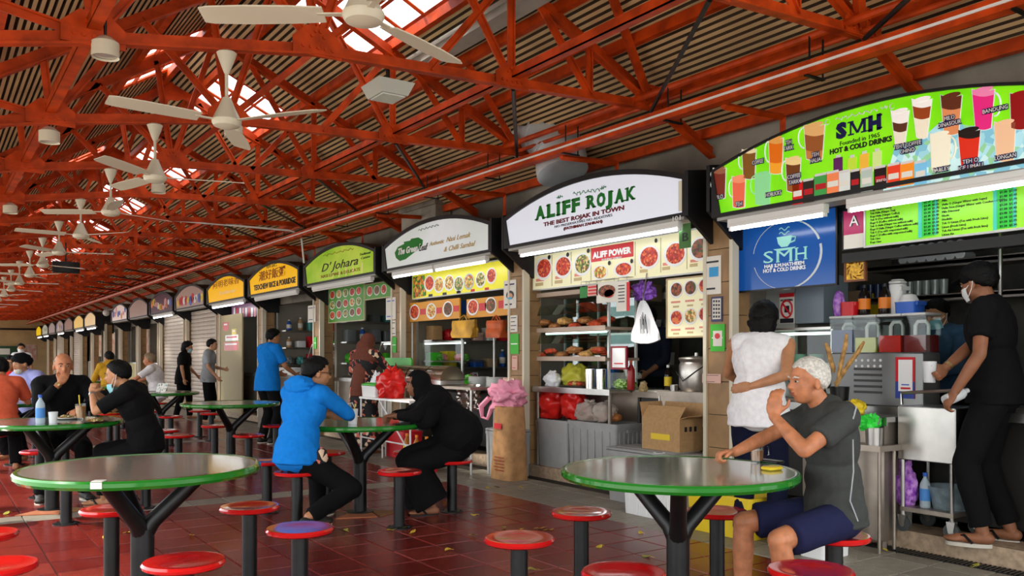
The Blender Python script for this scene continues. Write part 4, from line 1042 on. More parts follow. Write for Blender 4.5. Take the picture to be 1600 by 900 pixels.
# steel trolley
TX = 5.62
ya, yb = span(1402, 1494, TX); zt, zb1 = zat(1402,634,TX), zat(1402,717,TX)
t = thing('steel_trolley', 'steel trolley with a deep box body, open lower shelf and castors', 'trolley', (TX, yb, .0)); W = ya-yb; D = .36
b = MB(); b.bbox((0,0,zb1),(D,W,zt),.012); b.build('box_body', STEEL, t)
b = MB(); b.tube([(.02,W-.02,zt+.01),(.02,W-.02,zt+.09),(.02,.02,zt+.12),(D-.02,.02,zt+.12),(D-.02,.02,zt+.01)], .012, 8); b.build('guard_rail', STEEL, t)
zsh = zat(1414, 792, TX)
b = MB(); b.bb((0,.02,zsh-.03),(D,W-.02,zsh)); b.build('lower_shelf', DSTEEL, t, smooth=False)
WHEEL = mat('rubber_wheel', (.05,.055,.055), .6)
for xx in (.02, D-.02):
    for yy in (.04, W-.03):
        b = MB(); b.cyl((xx,yy,.22),(xx,yy,zb1+.02),.014,n=10); lg = b.build('leg', STEEL, t)
        b = MB(); b.cyl((xx-.012,yy-.0,.185),(xx+.012,yy,.185),.053,n=20); b.cyl((xx-.016,yy,.185),(xx+.016,yy,.185),.02,n=12,m=1); b.build('castor_wheel', [WHEEL, STEEL], lg)
        b = MB(); b.prism([(-.03,.02),(.03,.02),(.018,-.045),(-.018,-.045)], -.02, -.017, X=(0,1,0), Y=(0,0,1), Z=(1,0,0), o=(xx,yy,.23)); b.prism([(-.03,.02),(.03,.02),(.018,-.045),(-.018,-.045)], .017, .02, X=(0,1,0), Y=(0,0,1), Z=(1,0,0), o=(xx,yy,.23)); b.build('castor_fork', STEEL, lg, smooth=False)
t.location.z = 0.0
q_ = onx(1448, 785, TX+.12); bottle('water_bottle', 'clear water bottle with blue cap on the trolley shelf', (TX+.10,q_.y,zsh), .035, .24, film('bottle_clear', (.6,.7,.75), .5, .1), BLUEPL, mat('water_label', (.05,.2,.5), .4))
q_ = onx(1492, 785, TX+.2); b = MB(); b.lathe([(.0001,0),(.11,0),(.15,.15),(.155,.155),(.145,.15),(.105,.012),(.0001,.012)], 28, (TX+.2,q_.y+.03,zsh)); single(b, 'metal_basin', 'grey-blue metal basin on the trolley shelf', 'basin', mat('enamel_basin', (.16,.21,.23), .4, var=.25, scale=15))
# stool-side boxes on the aisle side
p_ = onz(1075, 800, .0)
ya_, yb_ = span(1072, 1172, 4.95)
crate('yellow_crate', 'yellow plastic crate on the floor behind the near table', 'crate', 4.95, .4, ya_, yb_, .0, zat(1120,772,4.95), YELPL)
ya_, yb_ = span(1246, 1288, 4.9); crate('white_box', 'white box with a bright green lid behind the elderly man', 'box', 4.9, .3, ya_, yb_, .0, .34, WHITEPL, GREENPL)
def strings(f, top=2.14):
    q = MB()
    for a in (.15, .85): q.bb((f.W*a-.002,f.zt,-.005),(f.W*a+.002,max(top, f.zt+.03),-.002))
    q.bb((f.W*.15,max(top, f.zt+.03)-.004,-.1),(f.W*.85,max(top, f.zt+.03),-.002)); q.build('string', STEEL, f.r, smooth=False)
# ================================================================ the salad stall (white sign)
MENUC = mat('lightbox_menu_cream', (.70,.66,.42), .3, emit=(.70,.66,.42), estr=.25)
XM = 5.74
f = board('menu_board', 'long lit cream menu with dish pictures around a red ALIFF POWER panel', 'menu', XM, 833, 1106, 401, 453, MENUC, fm=mat('aluminium', (.5,.5,.48), .4, metal=.6))
f.rect(924, 388, 410, 990, CRED, 'red_panel', z=.003); f.text('ALIFF POWER', 927, 987, 395, 9.5, CW, z=.007, bold=.004); f.text('(FATHIMAH ZAHRAH)', 941, 972, 404, 3, CW, z=.007)
for u, v, ru, rv, k in ((850,420,13,18,0),(880,417,14,18,0),(910,413,14,18,2),(938,426,12,12,1),(974,421,15,12,0),(1014,402,17,19,0),(1055,397,18,20,0),(1094,389,17,19,3)):
    f.dish(u, v, ru, rv, FOODS[k], PLATE)
for u, v in ((842,445),(872,441),(902,437),(1005,424),(1040,420),(1083,415)): f.rect(u-5, v-2.5, v+2.5, u+7, PRICE, 'price_tag', z=.004); f.rect(u-4, v-9, v-4.5, u+8, PINKT, 'dish_name', z=.004)
for u, v in ((859,402),(888,398),(920,392),(953,411),(988,408),(1026,376)):
    q = MB(); f.ellp(q, u, v, 2.2, 3.5, 0, .010); q.build('halal_mark', INK, f.r, smooth=False)
for u in (862,892,923,992,1032,1073): f.rect(u, 398-(u-862)*.155, 447-(u-862)*.125, u+1, pm('menu_line_ink', (.4,.36,.2)), 'divider', z=.002)
f = board('menu_board', 'lit cream menu of six dishes hung low beside the cooking pot', 'menu', XM+.02, 1043, 1107, 438, 526, MENUC, fm=mat('tan_frame', (.45,.33,.18), .5))
for r_ in range(2):
    for c__ in range(3): f.dish(1057+c__*22, 453-c__*3+r_*44, 10.5, 13, FOODS[(3,3,0,0,1,0)[r_*3+c__]], PLATE)
    for c__ in range(3): f.rect(1049+c__*22, 471-c__*2+r_*43, 474-c__*2+r_*43, 1063+c__*22, PINKT, 'dish_name', z=.004); f.rect(1052+c__*22, 478-c__*2+r_*42, 481-c__*2+r_*42, 1061+c__*22, PRICE, 'price_tag', z=.004)
f = board('grade_tag', 'hanging green tag with a dark letter B', 'notice', 5.42, 1061, 1079, 351, 389, mat('tag_green', (.05,.16,.03), .4), th=.006); f.text('B', 1066, 1075, 370, 14, INK, z=.002)
f = board('meat_poster', 'white poster with a picture of roast meat hung under the long menu', 'poster', 5.66, 932, 964, 442, 474, PAPER, th=.006)
strings(f); f.dish(948, 455, 14, 10, FOODS[3], PAPER, f=.95); f.dish(952, 459, 8, 7, FOODS[0], PAPER, f=.95)
f = board('price_poster', 'narrow white and red price strip hung beside the meat poster', 'poster', 5.65, 963, 982, 440, 487, PAPER, th=.006); strings(f); f.rect(979, 441, 486, 984, CRED, 'red_edge', z=.002)
for i in range(6): f.rect(966, 446+i*5, 447.5+i*5, 976, INK, 'print_line', z=.002)
f = board('price_poster', 'small pink price list beside a green card on the rack top', 'poster', 5.66, 918, 934, 446, 463, PINKP, th=.006); strings(f)
for i in range(3): f.rect(919, 448+i*5, 450.5+i*5, 932, CRED, 'print_line', z=.002)
f = board('green_card', 'small green card at the top of the food rack', 'notice', 5.66, 906, 917, 449, 466, CGREEN, th=.005); strings(f)
# steel counter
ZC = 1.02
y0_, y1_ = span(812, 952, 5.70); y0_ = min(y0_, 7.86)
counter('steel serving counter of the salad stall', 5.70, 6.45, y0_, y1_, ZC, STEEL, DSTEEL, inset=.42)
y2_, y3_ = span(955, 1050, 5.95)
counter('dark steel worktop behind the cardboard box', 6.0, 6.6, y1_-.02, y3_, ZC-.02, DSTEEL, mat('dark_counter', (.035,.033,.03), .4), inset=.05)
# three-tier rack
RX = 5.86
yl, yr = span(840, 952, RX); W = yl-yr
t = thing('food_rack', 'three-tier steel and glass food rack on the salad counter', 'rack', (RX, yr, ZC))
zr = [zat(895,456,RX)-ZC, zat(895,513,RX)-ZC, zat(895,559,RX)-ZC]
for yy in (.02, W*.5, W-.02):
    for xx in (.0, .38):
        b = MB(); b.bb((xx,yy-.012,0),(xx+.024,yy+.012,zr[0]+.03)); b.build('rack_post', WHITEPL if yy < W*.9 or 1 else STEEL, t, smooth=False) if xx or yy != W*.5 else None
for i, z in enumerate(zr):
    b = MB(); b.bb((-.05,0,z-.03),(.42,W,z)); b.bb((-.055,0,z-.035),(-.05,W,z+.015)); b.build('rack_shelf', mat('rack_edge', (.50,.38,.29), .4), t, smooth=False)
for i, z in enumerate(zr[1:]):
    b = MB(); zz = z+.10+.17*(1-i)
    b.add([(-.05,.0,z+.16),(-.05,W,z+.16),(-.01,W,z+.27),(-.01,0,z+.27),(-.044,.0,z+.16),(-.044,W,z+.16),(-.004,W,z+.27),(-.004,0,z+.27)], [(0,1,2,3),(4,7,6,5),(0,4,5,1),(1,5,6,2),(2,6,7,3),(3,7,4,0)]); b.build('glass_guard', TINTG, t, smooth=False)
    b = MB(); b.tube([(-.05,W+.03,z+.30),(-.08,W+.03,z+.2),(-.03,W+.03,z+.10)], .012, 6); b.build('end_guard', mat('tint_acrylic', (.35,.52,.5), .2), t)
b = MB(); b.bb((.38,.02,0),(.39,W-.02,zr[0])); b.build('back_glass', TINTG, t, smooth=False)
b = MB(); b.cyl((.05,.1,zr[1]-.05),(.05,W-.1,zr[1]-.05),.012,n=8); b.build('rack_lamp', mat('case_tube', (.9,1,.95), .3, emit=(.85,1,.92), estr=2.2), t)
FRIT = [mat('fritter_brown', (.38,.16,.05), .6, var=.35, scale=30), mat('fritter_red', (.55,.08,.03), .5, var=.35, scale=30), mat('fritter_gold', (.58,.33,.1), .6, var=.3, scale=30)]
rg = random.Random(11)
def frits(z, n, kinds, lab, grp, uL, uR):
    a, c = span(uL, uR, RX+.1)
    for i in range(n):
        y = a-(a-c)*(i+.5)/n; x = RX+.03+.1*(i % 3); r = rg.uniform(.055,.075)
        b = MB(); lump(b, (0,0,r*.5), (r*1.2,r*1.3,r*.62), seed=i+z*10, amp=.35, nu=14, nv=9); o = single(b, 'fritter', lab, 'fritter', FRIT[kinds[i % len(kinds)]], grp); o.location = (x, y, z+.002+(.045 if i % 2 else 0))
    return
frits(ZC+zr[1], 20, [2,0,2,0,1,1,0], 'fried fritter in the pile on the middle tier of the rack', 'fritters on the middle tier', 843, 948)
frits(ZC+zr[2], 16, [1,1,0,1,2,2,0], 'fried fritter or cake on the lower tier of the rack', 'fritters on the lower tier', 848, 948)
for k, u in enumerate((900, 925)):
    a, c = span(u, u+24, RX+.15); b = MB(); b.bbox((RX+.05,c,ZC+zr[2]),(RX+.25,a,ZC+zr[2]+.03),.01); single(b, 'food_tray', 'shallow steel tray on the lower tier, %s' % ('far one' if k == 0 else 'near one'), 'tray', STEEL)
# counter goods
q_ = onx(858, 595, 5.85); bag('knotted_bag', 'small white knotted bag on the salad counter', (5.86,q_.y-.05,ZC), (.08,.12,.085), WHITEBAG, 4)
q_ = onx(888, 595, 5.88); bag('knotted_bag', 'yellow-green knotted bag on the salad counter', (5.98,q_.y,ZC), (.12,.22,.14), film('yellow_green_film', (.62,.60,.06), .2, .3), 6, False)
b = MB(); c = onx(893, 592, 5.80); b.bbox((5.78,c.y-.22,ZC),(5.98,c.y+.22,ZC+.02),.03); single(b, 'serving_tray', 'dark flat tray at the front of the salad counter', 'tray', DARKP)
rg = random.Random(5)
for i in range(9):
    b = MB(); lump(b, (0,0,.02), (.035,.04,.026), seed=i+40, amp=.4, nu=12, nv=8); o = single(b, 'fried_cake', 'orange-brown fried cake on the front tray', 'fritter', FRIT[1+(i % 2)], 'cakes on the front tray'); o.location = (5.83+.04*(i % 3), c.y-.08+.025*i-.02, ZC+.02)
ya_, yb_ = span(905, 948, 6.15); crate('blue_box', 'blue plastic box behind the tumblers', 'box', 6.12, .2, ya_, yb_, ZC, ZC+.2, mat('mid_blue_plastic', (.03,.16,.55), .35))
for k, u in enumerate((922, 939)):
    q_ = onx(u, 605, 5.78); tumbler('steel_tumbler', 'tall shiny steel tumbler on the counter edge, %s one' % ('far' if k == 0 else 'near'), (5.78,q_.y,ZC), .052, .205, mat('polished_steel', (.75,.73,.70), .12, metal=1.), 'tumbler', taper=.95)
yy0, yy1 = span(951, 981, 5.80)
t = thing('cucumber_tub', 'clear tub of chopped green cucumber', 'tub', (5.80, yy1, ZC)); Wt = yy0-yy1
b = MB(); b.bb((0,0,0),(.005,Wt,.17)); b.bb((.18,0,0),(.185,Wt,.17)); b.bb((.005,0,0),(.18,.005,.17)); b.bb((.005,Wt-.005,0),(.18,Wt,.17)); b.build('tub_wall', CLEAR, t, smooth=False)
b = MB(); lump(b, (.09,Wt/2,.05), (.09,Wt*.48,.06), seed=3, amp=.3, nu=30, nv=16, fr=6); b.build('cucumber', multi('cucumber_green', [sr(120,170,50), sr(80,130,30), sr(170,200,100), sr(60,110,20)], 60), t)
q_ = onx(986, 600, 5.84); t = bottle('sauce_bottle', 'red squeeze bottle of sauce beside the cucumber', (5.84,q_.y,ZC), .04, .30, mat('sauce_red', (.28,.012,.012), .3), mat('sauce_cap', (.6,.1,.02), .4), neck=.3)
q_ = onx(999, 595, 5.9); bag('knotted_bag', 'tiny clear knotted bag of yellow sauce', (5.95,q_.y,ZC-.02), (.04,.05,.05), film('sauce_bag', (.6,.45,.2), .3, .2), 14)
b = MB(); c = onx(1030, 590, 6.1); b.prism([(-.12,-.25),(.14,-.22),(.1,.2),(-.15,.25)], 0, .012, o=(6.15,c.y,ZC-.02)); single(b, 'paper_stack', 'stack of pale wrapping papers on the dark worktop', 'paper', PAPER, smooth=False)
q_ = onx(1044, 588, 6.3); bottle('sauce_bottle', 'dark bottle with yellow label on the blue tray', (6.3,q_.y,ZC-.02), .04, .27, DBTL, WHITEPL, YELPL)
f = board('payment_card', 'payment card in a dark red stand on the salad counter', 'notice', 5.76, 954, 979, 541, 577, mat('dark_red_stand', (.25,.01,.02), .4), th=.02)
f.rect(957, 544, 574, 977, CW, 'white_card', z=.003); f.rect(960, 567, 569, 974, CRED, 'print_line', z=.005)
# hanging white bag, purple bag, person's gap
t = thing('hanging_bag', 'white printed plastic bag hanging from a hook', 'bag', (5.68, onx(1010,500,5.68).y, 0))
z0, z1 = zat(1010,534,5.68), zat(1000,470,5.68)
b = MB(); nu, nv = 14, 12; vs = []
for j in range(nv+1):
    fz = j/nv; wd = .02+.17*min(1, (1-fz)*1.25)**.8; zz = z0+(z1-z0)*fz
    for i in range(nu):
        a = 2*math.pi*i/nu; vs.append((.035*math.sin(a)*(1-fz*.7)+.012*math.sin(3*a+fz*5), wd*math.cos(a)+.05*fz-.02*(1-fz)*math.sin(a*2), zz+.02*math.cos(a*2)*(1-fz)))
b.add(vs, [(j*nu+i, j*nu+(i+1) % nu, (j+1)*nu+(i+1) % nu, (j+1)*nu+i) for j in range(nv) for i in range(nu)]+[tuple(range(nu))]); b.build('bag_body', WHITEBAG, t)
b = MB(); b.tube([(0,.04,z1),(0,.045,z1+.06),(.02,.045,z1+.10),(.05,.045,2.16)], .008, 6); b.build('hook', STEEL, t)
b = MB()
for k in range(7): b.tube([(-.045,.03-.015*k,z0+.08+.04*(k % 3)),(-.045,.0-.012*k+.04,z0+.22+.02*(k % 4))], .004, 4)
b.build('printed_branch', INK, t)
q_ = onx(1020, 455, 6.0); t = bag('flower_garland', 'purple flower garland hung high in the salad stall', (5.88,q_.y,zat(1020,470,6.0)), (.07,.13,.10), mat('purple_flower', (.2,.04,.5), .6, col2=(.45,.2,.8), scale=40), 12, False, 'garland', amp=.6)
b = MB(); b.cyl((5.88,q_.y,zat(1020,455,6.0)),(5.88,q_.y,2.4),.004,n=5); b.build('string', INK, t, world=True)
# pot on a stand
PX = 6.02
q_ = onx(1086, 605, PX); PR = .165
yl, yr = span(1026, 1108, 5.80)
t = thing('pot_stand', 'low steel stand with an apron front under the cooking pot', 'stand', (5.80, yr, .13)); Wp = yl-yr; zs = zat(1060, 612, 5.8)-.13
b = MB(); b.bb((0,0,zs-.05),(.5,Wp,zs)); b.build('stand_top', DSTEEL, t, smooth=False)
zv = zat(1060, 664, 5.8)-.13
b = MB(); b.bb((.02,.02,zv),(.03,Wp-.02,zs-.05)); b.bb((.02,.02,zv),(.48,.03,zs-.05)); b.build('apron', DSTEEL, t, smooth=False)
for xx in (.02,.46):
    for yy in (.01, Wp-.03): b = MB(); b.bb((xx,yy,0),(xx+.025,yy+.025,zs-.05)); b.build('leg', STEEL, t, smooth=False)
zp = .13+zs
t = thing('cooking_pot', 'large dull steel cooking pot with a bail handle and lid', 'pot', (PX+.02, q_.y+.0, zp))
HP = zat(1086, 561, PX)-zp
b = MB(); b.lathe([(.0001,0),(PR*.85,0),(PR,.04),(PR,HP*.8),(PR*.92,HP*.9),(PR*1.02,HP),(PR*.96,HP),(PR*.9,HP*.85),(.0001,HP*.82)], 32); b.build('pot_wall', mat('dull_aluminium', (.50,.47,.43), .35, metal=.9, var=.15, scale=8), t)
b = MB(); b.lathe([(PR*1.03,HP),(PR*1.0,HP+.015),(.02,HP+.03),(.018,HP+.06),(.0001,HP+.06)], 32); b.build('lid', MATS['dull_aluminium'], t)
b = MB(); b.tube([(-PR*.2,PR,HP*.85),(-PR*.9,PR*.7,HP*.6),(-PR*1.12,0,HP*.32),(-PR*.9,-PR*.7,HP*.6),(-PR*.2,-PR,HP*.85)], .006, 6); b.build('bail_handle', BLACK, t)
for u, v in ((1052,608),):
    q_ = onx(u, v, 5.86); tumbler('small_cup', 'small steel cup in front of the cooking pot', (5.87,q_.y,zp), .04, .06, STEEL, 'cup', taper=.9)
# boxes under and in front
ya_, yb_ = span(820, 841, 5.74); ya_ = min(ya_, 7.86); crate('storage_box', 'tall grey plastic box under the counter, partly hidden by the paper sack', 'box', 5.74, .35, ya_, yb_, .13, zat(826,655,5.74), GREYPL, None, group='grey storage boxes')
ya_, yb_ = span(839, 886, 5.72); crate('storage_box', 'tall smooth grey plastic box, middle one under the salad counter', 'box', 5.72, .38, ya_, yb_, .13, zat(862,656,5.72), GREYPL, None, group='grey storage boxes')
ya_, yb_ = span(886, 962, 5.70); crate('storage_box', 'wide ribbed grey plastic box under the salad counter', 'box', 5.70, .42, ya_, yb_, .13, zat(925,660,5.70), GREYPL, None, ribs=6, group='grey storage boxes')
zb_ = zat(862,656,5.72)
q_ = onx(832, 645, 5.86); bag('noodle_bag', 'clear bag of pale puffed snacks on the grey box', (5.88,q_.y,zat(826,655,5.74)), (.11,.13,.16), mat('puffed_snack', (.52,.40,.27), .7, var=.3, scale=45, bump=.5, bscale=50), 2, False)
q_ = onx(862, 645, 5.84); bag('red_bag', 'red plastic bag on the middle grey box, far one', (5.86,q_.y+.02,zb_), (.13,.18,.19), REDBAG, 31, True)
q_ = onx(894, 645, 5.84); bag('red_bag', 'red plastic bag leaning against its neighbour, near one', (5.87,q_.y,zat(925,660,5.70)), (.13,.17,.19), REDBAG, 17, True)
q_ = onx(923, 655, 5.84); bag('bun_bag', 'clear bag of brown buns on the ribbed grey box', (5.82,q_.y,zat(925,660,5.70)), (.13,.18,.11), CLRBAG, 21, True)
BUN = mat('bun_brown', (.40,.14,.035), .45, var=.3, scale=12)
for k in range(6):
    b = MB(); lump(b, (0,0,.035), (.06,.065,.045), seed=50+k, amp=.1, nu=16, nv=10); o = single(b, 'bun', 'brown bread bun inside a clear bag on the ribbed box', 'bun', BUN, 'buns in clear bags'); o.location = (5.80+.06*(k % 2), q_.y+.12-.1*k, zat(925,660,5.70)+.02)
q_ = onx(950, 655, 5.84); bag('bun_bag', 'second clear bag of buns at the end of the ribbed box', (5.82,q_.y+.02,zat(925,660,5.70)), (.12,.13,.12), CLRBAG, 25, False)
# paper sack and pink bag in front
p_ = onz(790, 748, .0)
t = thing('paper_sack', 'tall brown paper sack with red print standing on the walkway', 'sack', (p_.x+.05, p_.y, 0))
SACK = mat('kraft_paper', (.42,.22,.09), .8, var=.18, scale=9, bump=.35, bscale=14)
b = MB(); nv, nu = 14, 28; vs = []
for j in range(nv+1):
    fz = j/nv; z = .80*fz
    pts = rrect(.30-.05*fz, .40-.06*fz, .08, 6)
    for i, pp in enumerate(pts):
        k = 1+.05*noise.noise(Vector((pp[0]*6, pp[1]*6, z*5)))
        vs.append((pp[0]*k, pp[1]*k, z+.03*noise.noise(Vector((pp[0]*9, pp[1]*9, 2)))*fz))
N = len(pts)
b.add(vs, [(j*N+i, j*N+(i+1) % N, (j+1)*N+(i+1) % N, (j+1)*N+i) for j in range(nv) for i in range(N)]+[tuple(reversed(range(N))), tuple(range(nv*N, (nv+1)*N))]); b.build('sack_body', SACK, t)
for k in range(5): b = MB(); b.bb((-.158,-.12,.10+.035*k),(-.155,.06+.02*(k % 2),.112+.035*k)); b.build('print_line', BROWNK, t, smooth=False)
b = MB(); b.bb((-.152,-.06,.56),(-.147,.08,.62)); b.build('red_print', CRED, t, smooth=False)
t2 = thing('pink_bag', 'crumpled pink plastic bag stuffed in the mouth of the paper sack', 'bag', (p_.x+.05, p_.y+.05, .79))
b = MB(); lump(b, (0,0,.11), (.16,.25,.17), seed=31, amp=.5, nu=64, nv=40, fr=2.1); b.build('bag_body', PINKBAG, t2, angle=85)
b = MB(); b.tube([(-.12,.18,.1),(-.17,.27,.0),(-.16,.26,-.12),(-.13,.2,-.14),(-.1,.16,-.02)], [.03,.035,.02,.02,.03], 8); b.build('handle_loop', PINKBAG, t2)
# cardboard box on a lidded grey box
ya_, yb_ = span(972, 1106, 5.55); yb_ = max(yb_, 5.2); zg = zat(1000, 697, 5.55)
crate('lidded_box', 'large low grey plastic box with lid under the cardboard box', 'box', 5.34, .42, ya_, yb_, .0, zg-.04, GREYPL, GREYPL, group='grey storage boxes')
crate('white_tub', 'white ribbed tub on the walkway behind the near table', 'tub', 5.0, .32, *span(972,1050,5.0), .0, .33, WHITEPL, None, ribs=5)
ya, yb = span(1003, 1062, 5.46); zt_ = zat(1003, 650, 5.46)
t = thing('cardboard_box', 'open brown cardboard box with a yellow label on the grey lidded box', 'box', (5.46, yb, zg)); Wb = ya-yb; Hb = zt_-zg
b = MB(); e = .006
b.bb((0,0,0),(e,Wb,Hb)); b.bb((.28,0,0),(.28+e,Wb,Hb)); b.bb((e,0,0),(.28,e,Hb)); b.bb((e,Wb-e,0),(.28,Wb,Hb)); b.bb((e,e,0),(.28,Wb-e,e)); b.build('box_wall', WOODB, t, smooth=False)
def flap(p0, p1, d, nm):
    b = MB(); p0, p1, d = Vector(p0), Vector(p1), Vector(d); n = (p1-p0).cross(d).normalized()*.005
    b.add([p0,p1,p1+d,p0+d,p0+n,p1+n,p1+d+n,p0+d+n], [(0,1,2,3),(4,7,6,5),(0,4,5,1),(1,5,6,2),(2,6,7,3),(3,7,4,0)]); b.build('flap', WOODB, t, smooth=False)
flap((0,0,Hb),(0,Wb,Hb),(.10,.02,.10),'f'); flap((.28,0,Hb),(.28,Wb,Hb),(.02,0,.13),'b'); flap((0,0,Hb),(.28,0,Hb),(-.02,-.12,.03),'s'); flap((0,Wb,Hb),(.28,Wb,Hb),(0,.03,.13),'s')
b = MB(); b.bb((-.003,Wb*.25,Hb*.32),(0,Wb*.75,Hb*.5)); b.build('label_sticker', YELPL, t, smooth=False)
for k in range(3): b = MB(); b.bb((.06+.06*k,-.002,Hb*.6),(.09+.06*k,0,Hb*.75)); b.build('printed_mark', INK, t, smooth=False)
for k in range(4):
    b = MB(); lump(b, (0,0,.08), (.08,.09,.1), seed=70+k, amp=.2, nu=16, nv=10); o = single(b, 'coconut', 'brown husky coconut under the pot stand', 'coconut', mat('husk', (.11,.06,.025), .9, var=.4, scale=25, bump=.4), 'coconuts under the pot stand'); o.location = (5.95+.05*(k % 2), yr+.10+.12*k, .13+(.0 if k % 2 else .0))
# notices on pillars
def pillar_notices(i, spec):
    for (lab, uL, uR, vt, vb, m, lines, ink) in spec: wood_notice(lab, XS-.012-.0, uL, uR, vt, vb, m, lines, ink=ink)
pillar_notices(0, [('white notice with a blue bottle picture on the pillar by the salad menu', 1100, 1126, 402, 461, PAPER, 2, INK), ('white notice of small icons with a navy border on the same pillar', 1111, 1128, 464, 503, pm('navy_border', (.03,.03,.1)), 1, CW), ('green and white check-in notice on the pillar beside the salad stall', 1110, 1132, 507, 549, GREENP, 1, CW), ('small tilted pink card on the pillar at pot height', 1097, 1126, 584, 598, PINKP, 2, INK)])
f = board('icon_sheet', 'white sheet of small dark icons fixed over the navy notice', 'notice', XS-.016, 1113, 1126, 467, 499, PAPER, th=.003)
for i in range(5):
    for j in range(3): f.rect(1114.3+j*4, 469+i*6, 472.5+i*6, 1116.8+j*4, INK, 'icon', z=.002)
f = board('check_in_card', 'white card with a red mark fixed over the green check-in notice by the salad stall', 'notice', XS-.016, 1114, 1128, 517, 541, PAPER, th=.003); q = MB(); f.ellp(q, 1121, 525, 4, 4.5, 0, .003); q.build('red_mark', CRED, f.r, smooth=False)
f = board('blue_bottle_card', 'small blue bottle picture on the white pillar notice', 'picture', XS-.016, 1108, 1122, 418, 433, mat('print_sky', (.03,.3,.6), .4), th=.003)
pillar_notices(1, [('notice with a masked face drawing on the pillar by the orange boards', 787, 806, 439, 483, PAPER, 2, NAVY), ('white notice of icons on the pillar between leaf and salad stalls', 797, 808, 493, 519, PAPER, 4, INK), ('green check-in notice on the pillar between leaf and salad stalls', 797, 810, 522, 553, GREENP, 1, CW), ('orange-red emblem notice low on the same pillar', 800, 808, 556, 578, PINKP, 2, CRED), ('small white card on the pillar above the pink bag', 786, 803, 590, 600, PINKP, 2, INK)])
f = board('face_card', 'drawing of a face with dark hair and a blue mask', 'picture', XS-.016, 791, 803, 453, 474, PAPER, th=.003)
q = MB(); f.ellp(q, 797, 461, 6, 7, 0, .002); f.ellp(q, 797, 463, 4.2, 5, 1, .003); f.ellp(q, 797, 466, 3, 2, 2, .005); q.build('face_drawing', [INK, pm('skin_print', (.6,.3,.16)), pm('mask_print', (.05,.35,.6))], f.r, smooth=False)
pillar_notices(2, [('white notice with a blue bottle on the pillar by the floral dress', 603, 618, 466, 500, PAPER, 2, CB), ('white icon notice on the pillar by the floral dress', 612, 618, 501, 525, PAPER, 3, INK), ('green check-in notice on the pillar by the floral dress', 612, 619, 527, 551, GREENP, 1, CW)])
pillar_notices(3, [('notice with a masked face drawing on the pillar by the blue-shirted buyer', 481, 493, 478, 504, PAPER, 2, NAVY), ('green check-in notice on the pillar by the blue-shirted buyer', 490, 494, 527, 545, GREENP, 1, CW)])

# ================================================================ the rice stall (leaf sign)
YMENU = mat('lightbox_menu_yellow', (.72,.66,.03), .3, emit=(.72,.66,.03), estr=.22)
f = board('menu_board', 'yellow menu strip with a row of round dish pictures under the leaf sign', 'menu', 5.74, 645, 794, 430, 467, YMENU, fm=mat('aluminium', (.5,.5,.48), .4, metal=.6))
for i, (u, v) in enumerate(((671,443),(686,445),(702,442),(717,444),(733,440),(751,437),(768,431))): f.dish(u, v, 8, 13, FOODS[(0,1,1,2,1,2,0)[i]], PLATE if i != 4 else PLATEG)
f.poly([(646,433),(664,430),(666,462),(646,466)], multi('leafy', [sr(60,150,40), sr(30,90,20), sr(220,180,60), sr(200,90,30)], 30), 'leaf_picture', z=.004)
for i in range(5): f.rect(670+22*i, 460-2.6*i, 464-2.6*i, 676+22*i, CRED if i > 2 else INK, 'price_tag', z=.005)
ORB = mat('orange_board', (.60,.25,.015), .4, emit=(.6,.25,.015), estr=.12)
f = board('menu_board', 'orange board with three dish plates and red labels, far one', 'menu', 5.76, 640, 718, 474, 503, ORB)
for u, v, k in ((648,488,0),(674,486,1),(700,483,3)): f.dish(u, v, 8, 12.5, FOODS[k], PLATE)
for u, v in ((660,488),(685,486),(712,483)): f.rect(u-3, v-5, v+4, u+5, CRED, 'red_label', z=.005)
f = board('menu_board', 'orange board with two dish plates and red labels, near one', 'menu', 5.76, 729, 802, 468, 497, ORB)
for u, v, k in ((739,480,0),(767,477,3)): f.dish(u, v, 9, 13, FOODS[k], PLATE)
for u, v in ((752,480),(782,476)): f.rect(u-3, v-6, v+6, u+8, CRED, 'red_label', z=.005)
y0_, y1_ = span(628, 806, 5.82)
ZG = 1.0
counter('dark counter of the rice stall behind the chafing dishes', 5.95, 6.6, min(y0_-.1, 11.05), max(y1_+.1, 8.3), ZG, DSTEEL, mat('dark_counter', (.035,.033,.03), .4), inset=.03)
for k, u in enumerate((644, 722, 772)):
    y = onx(u,500,5.8).y; b = MB(); b.cyl((5.80,y,.13),(5.80,y,zat(u,504,5.8)),.012,n=10); single(b, 'white_post', 'slim white post carrying the orange boards, %s' % ['far one','middle one','near one'][k], 'post', WHITEPL)
# glass case with flower garden reflection is plain glass here, with fruit inside
ya, yb = span(655, 724, 6.05)
t = thing('glass_food_case', 'glass food case with greens and pink fruit on the rice counter', 'food case', (6.05, yb, ZG)); Wc = ya-yb
for z in (.0,.28,.56): b = MB(); b.bb((0,0,z),(.35,Wc,z+.018)); b.build('shelf', STEEL, t, smooth=False)
for yy in (0, Wc-.018): b = MB(); b.bb((0,yy,.018),(.018,yy+.018,.56)); b.build('corner_post', STEEL, t, smooth=False)
b = MB(); b.bb((.0,.018,.018),(.005,Wc-.018,.56)); b.build('glass_pane', CLEAR, t, smooth=False)
b = MB(); b.cyl((.06,.05,.545),(.06,Wc-.05,.545),.01,n=8); b.build('case_lamp', MATS['case_tube'], t)
rg = random.Random(8)
GRN = mat('leafy_green', (.10,.38,.05), .6, var=.5, scale=25); PKF = mat('pink_fruit', (.62,.18,.2), .5, var=.3, scale=20)
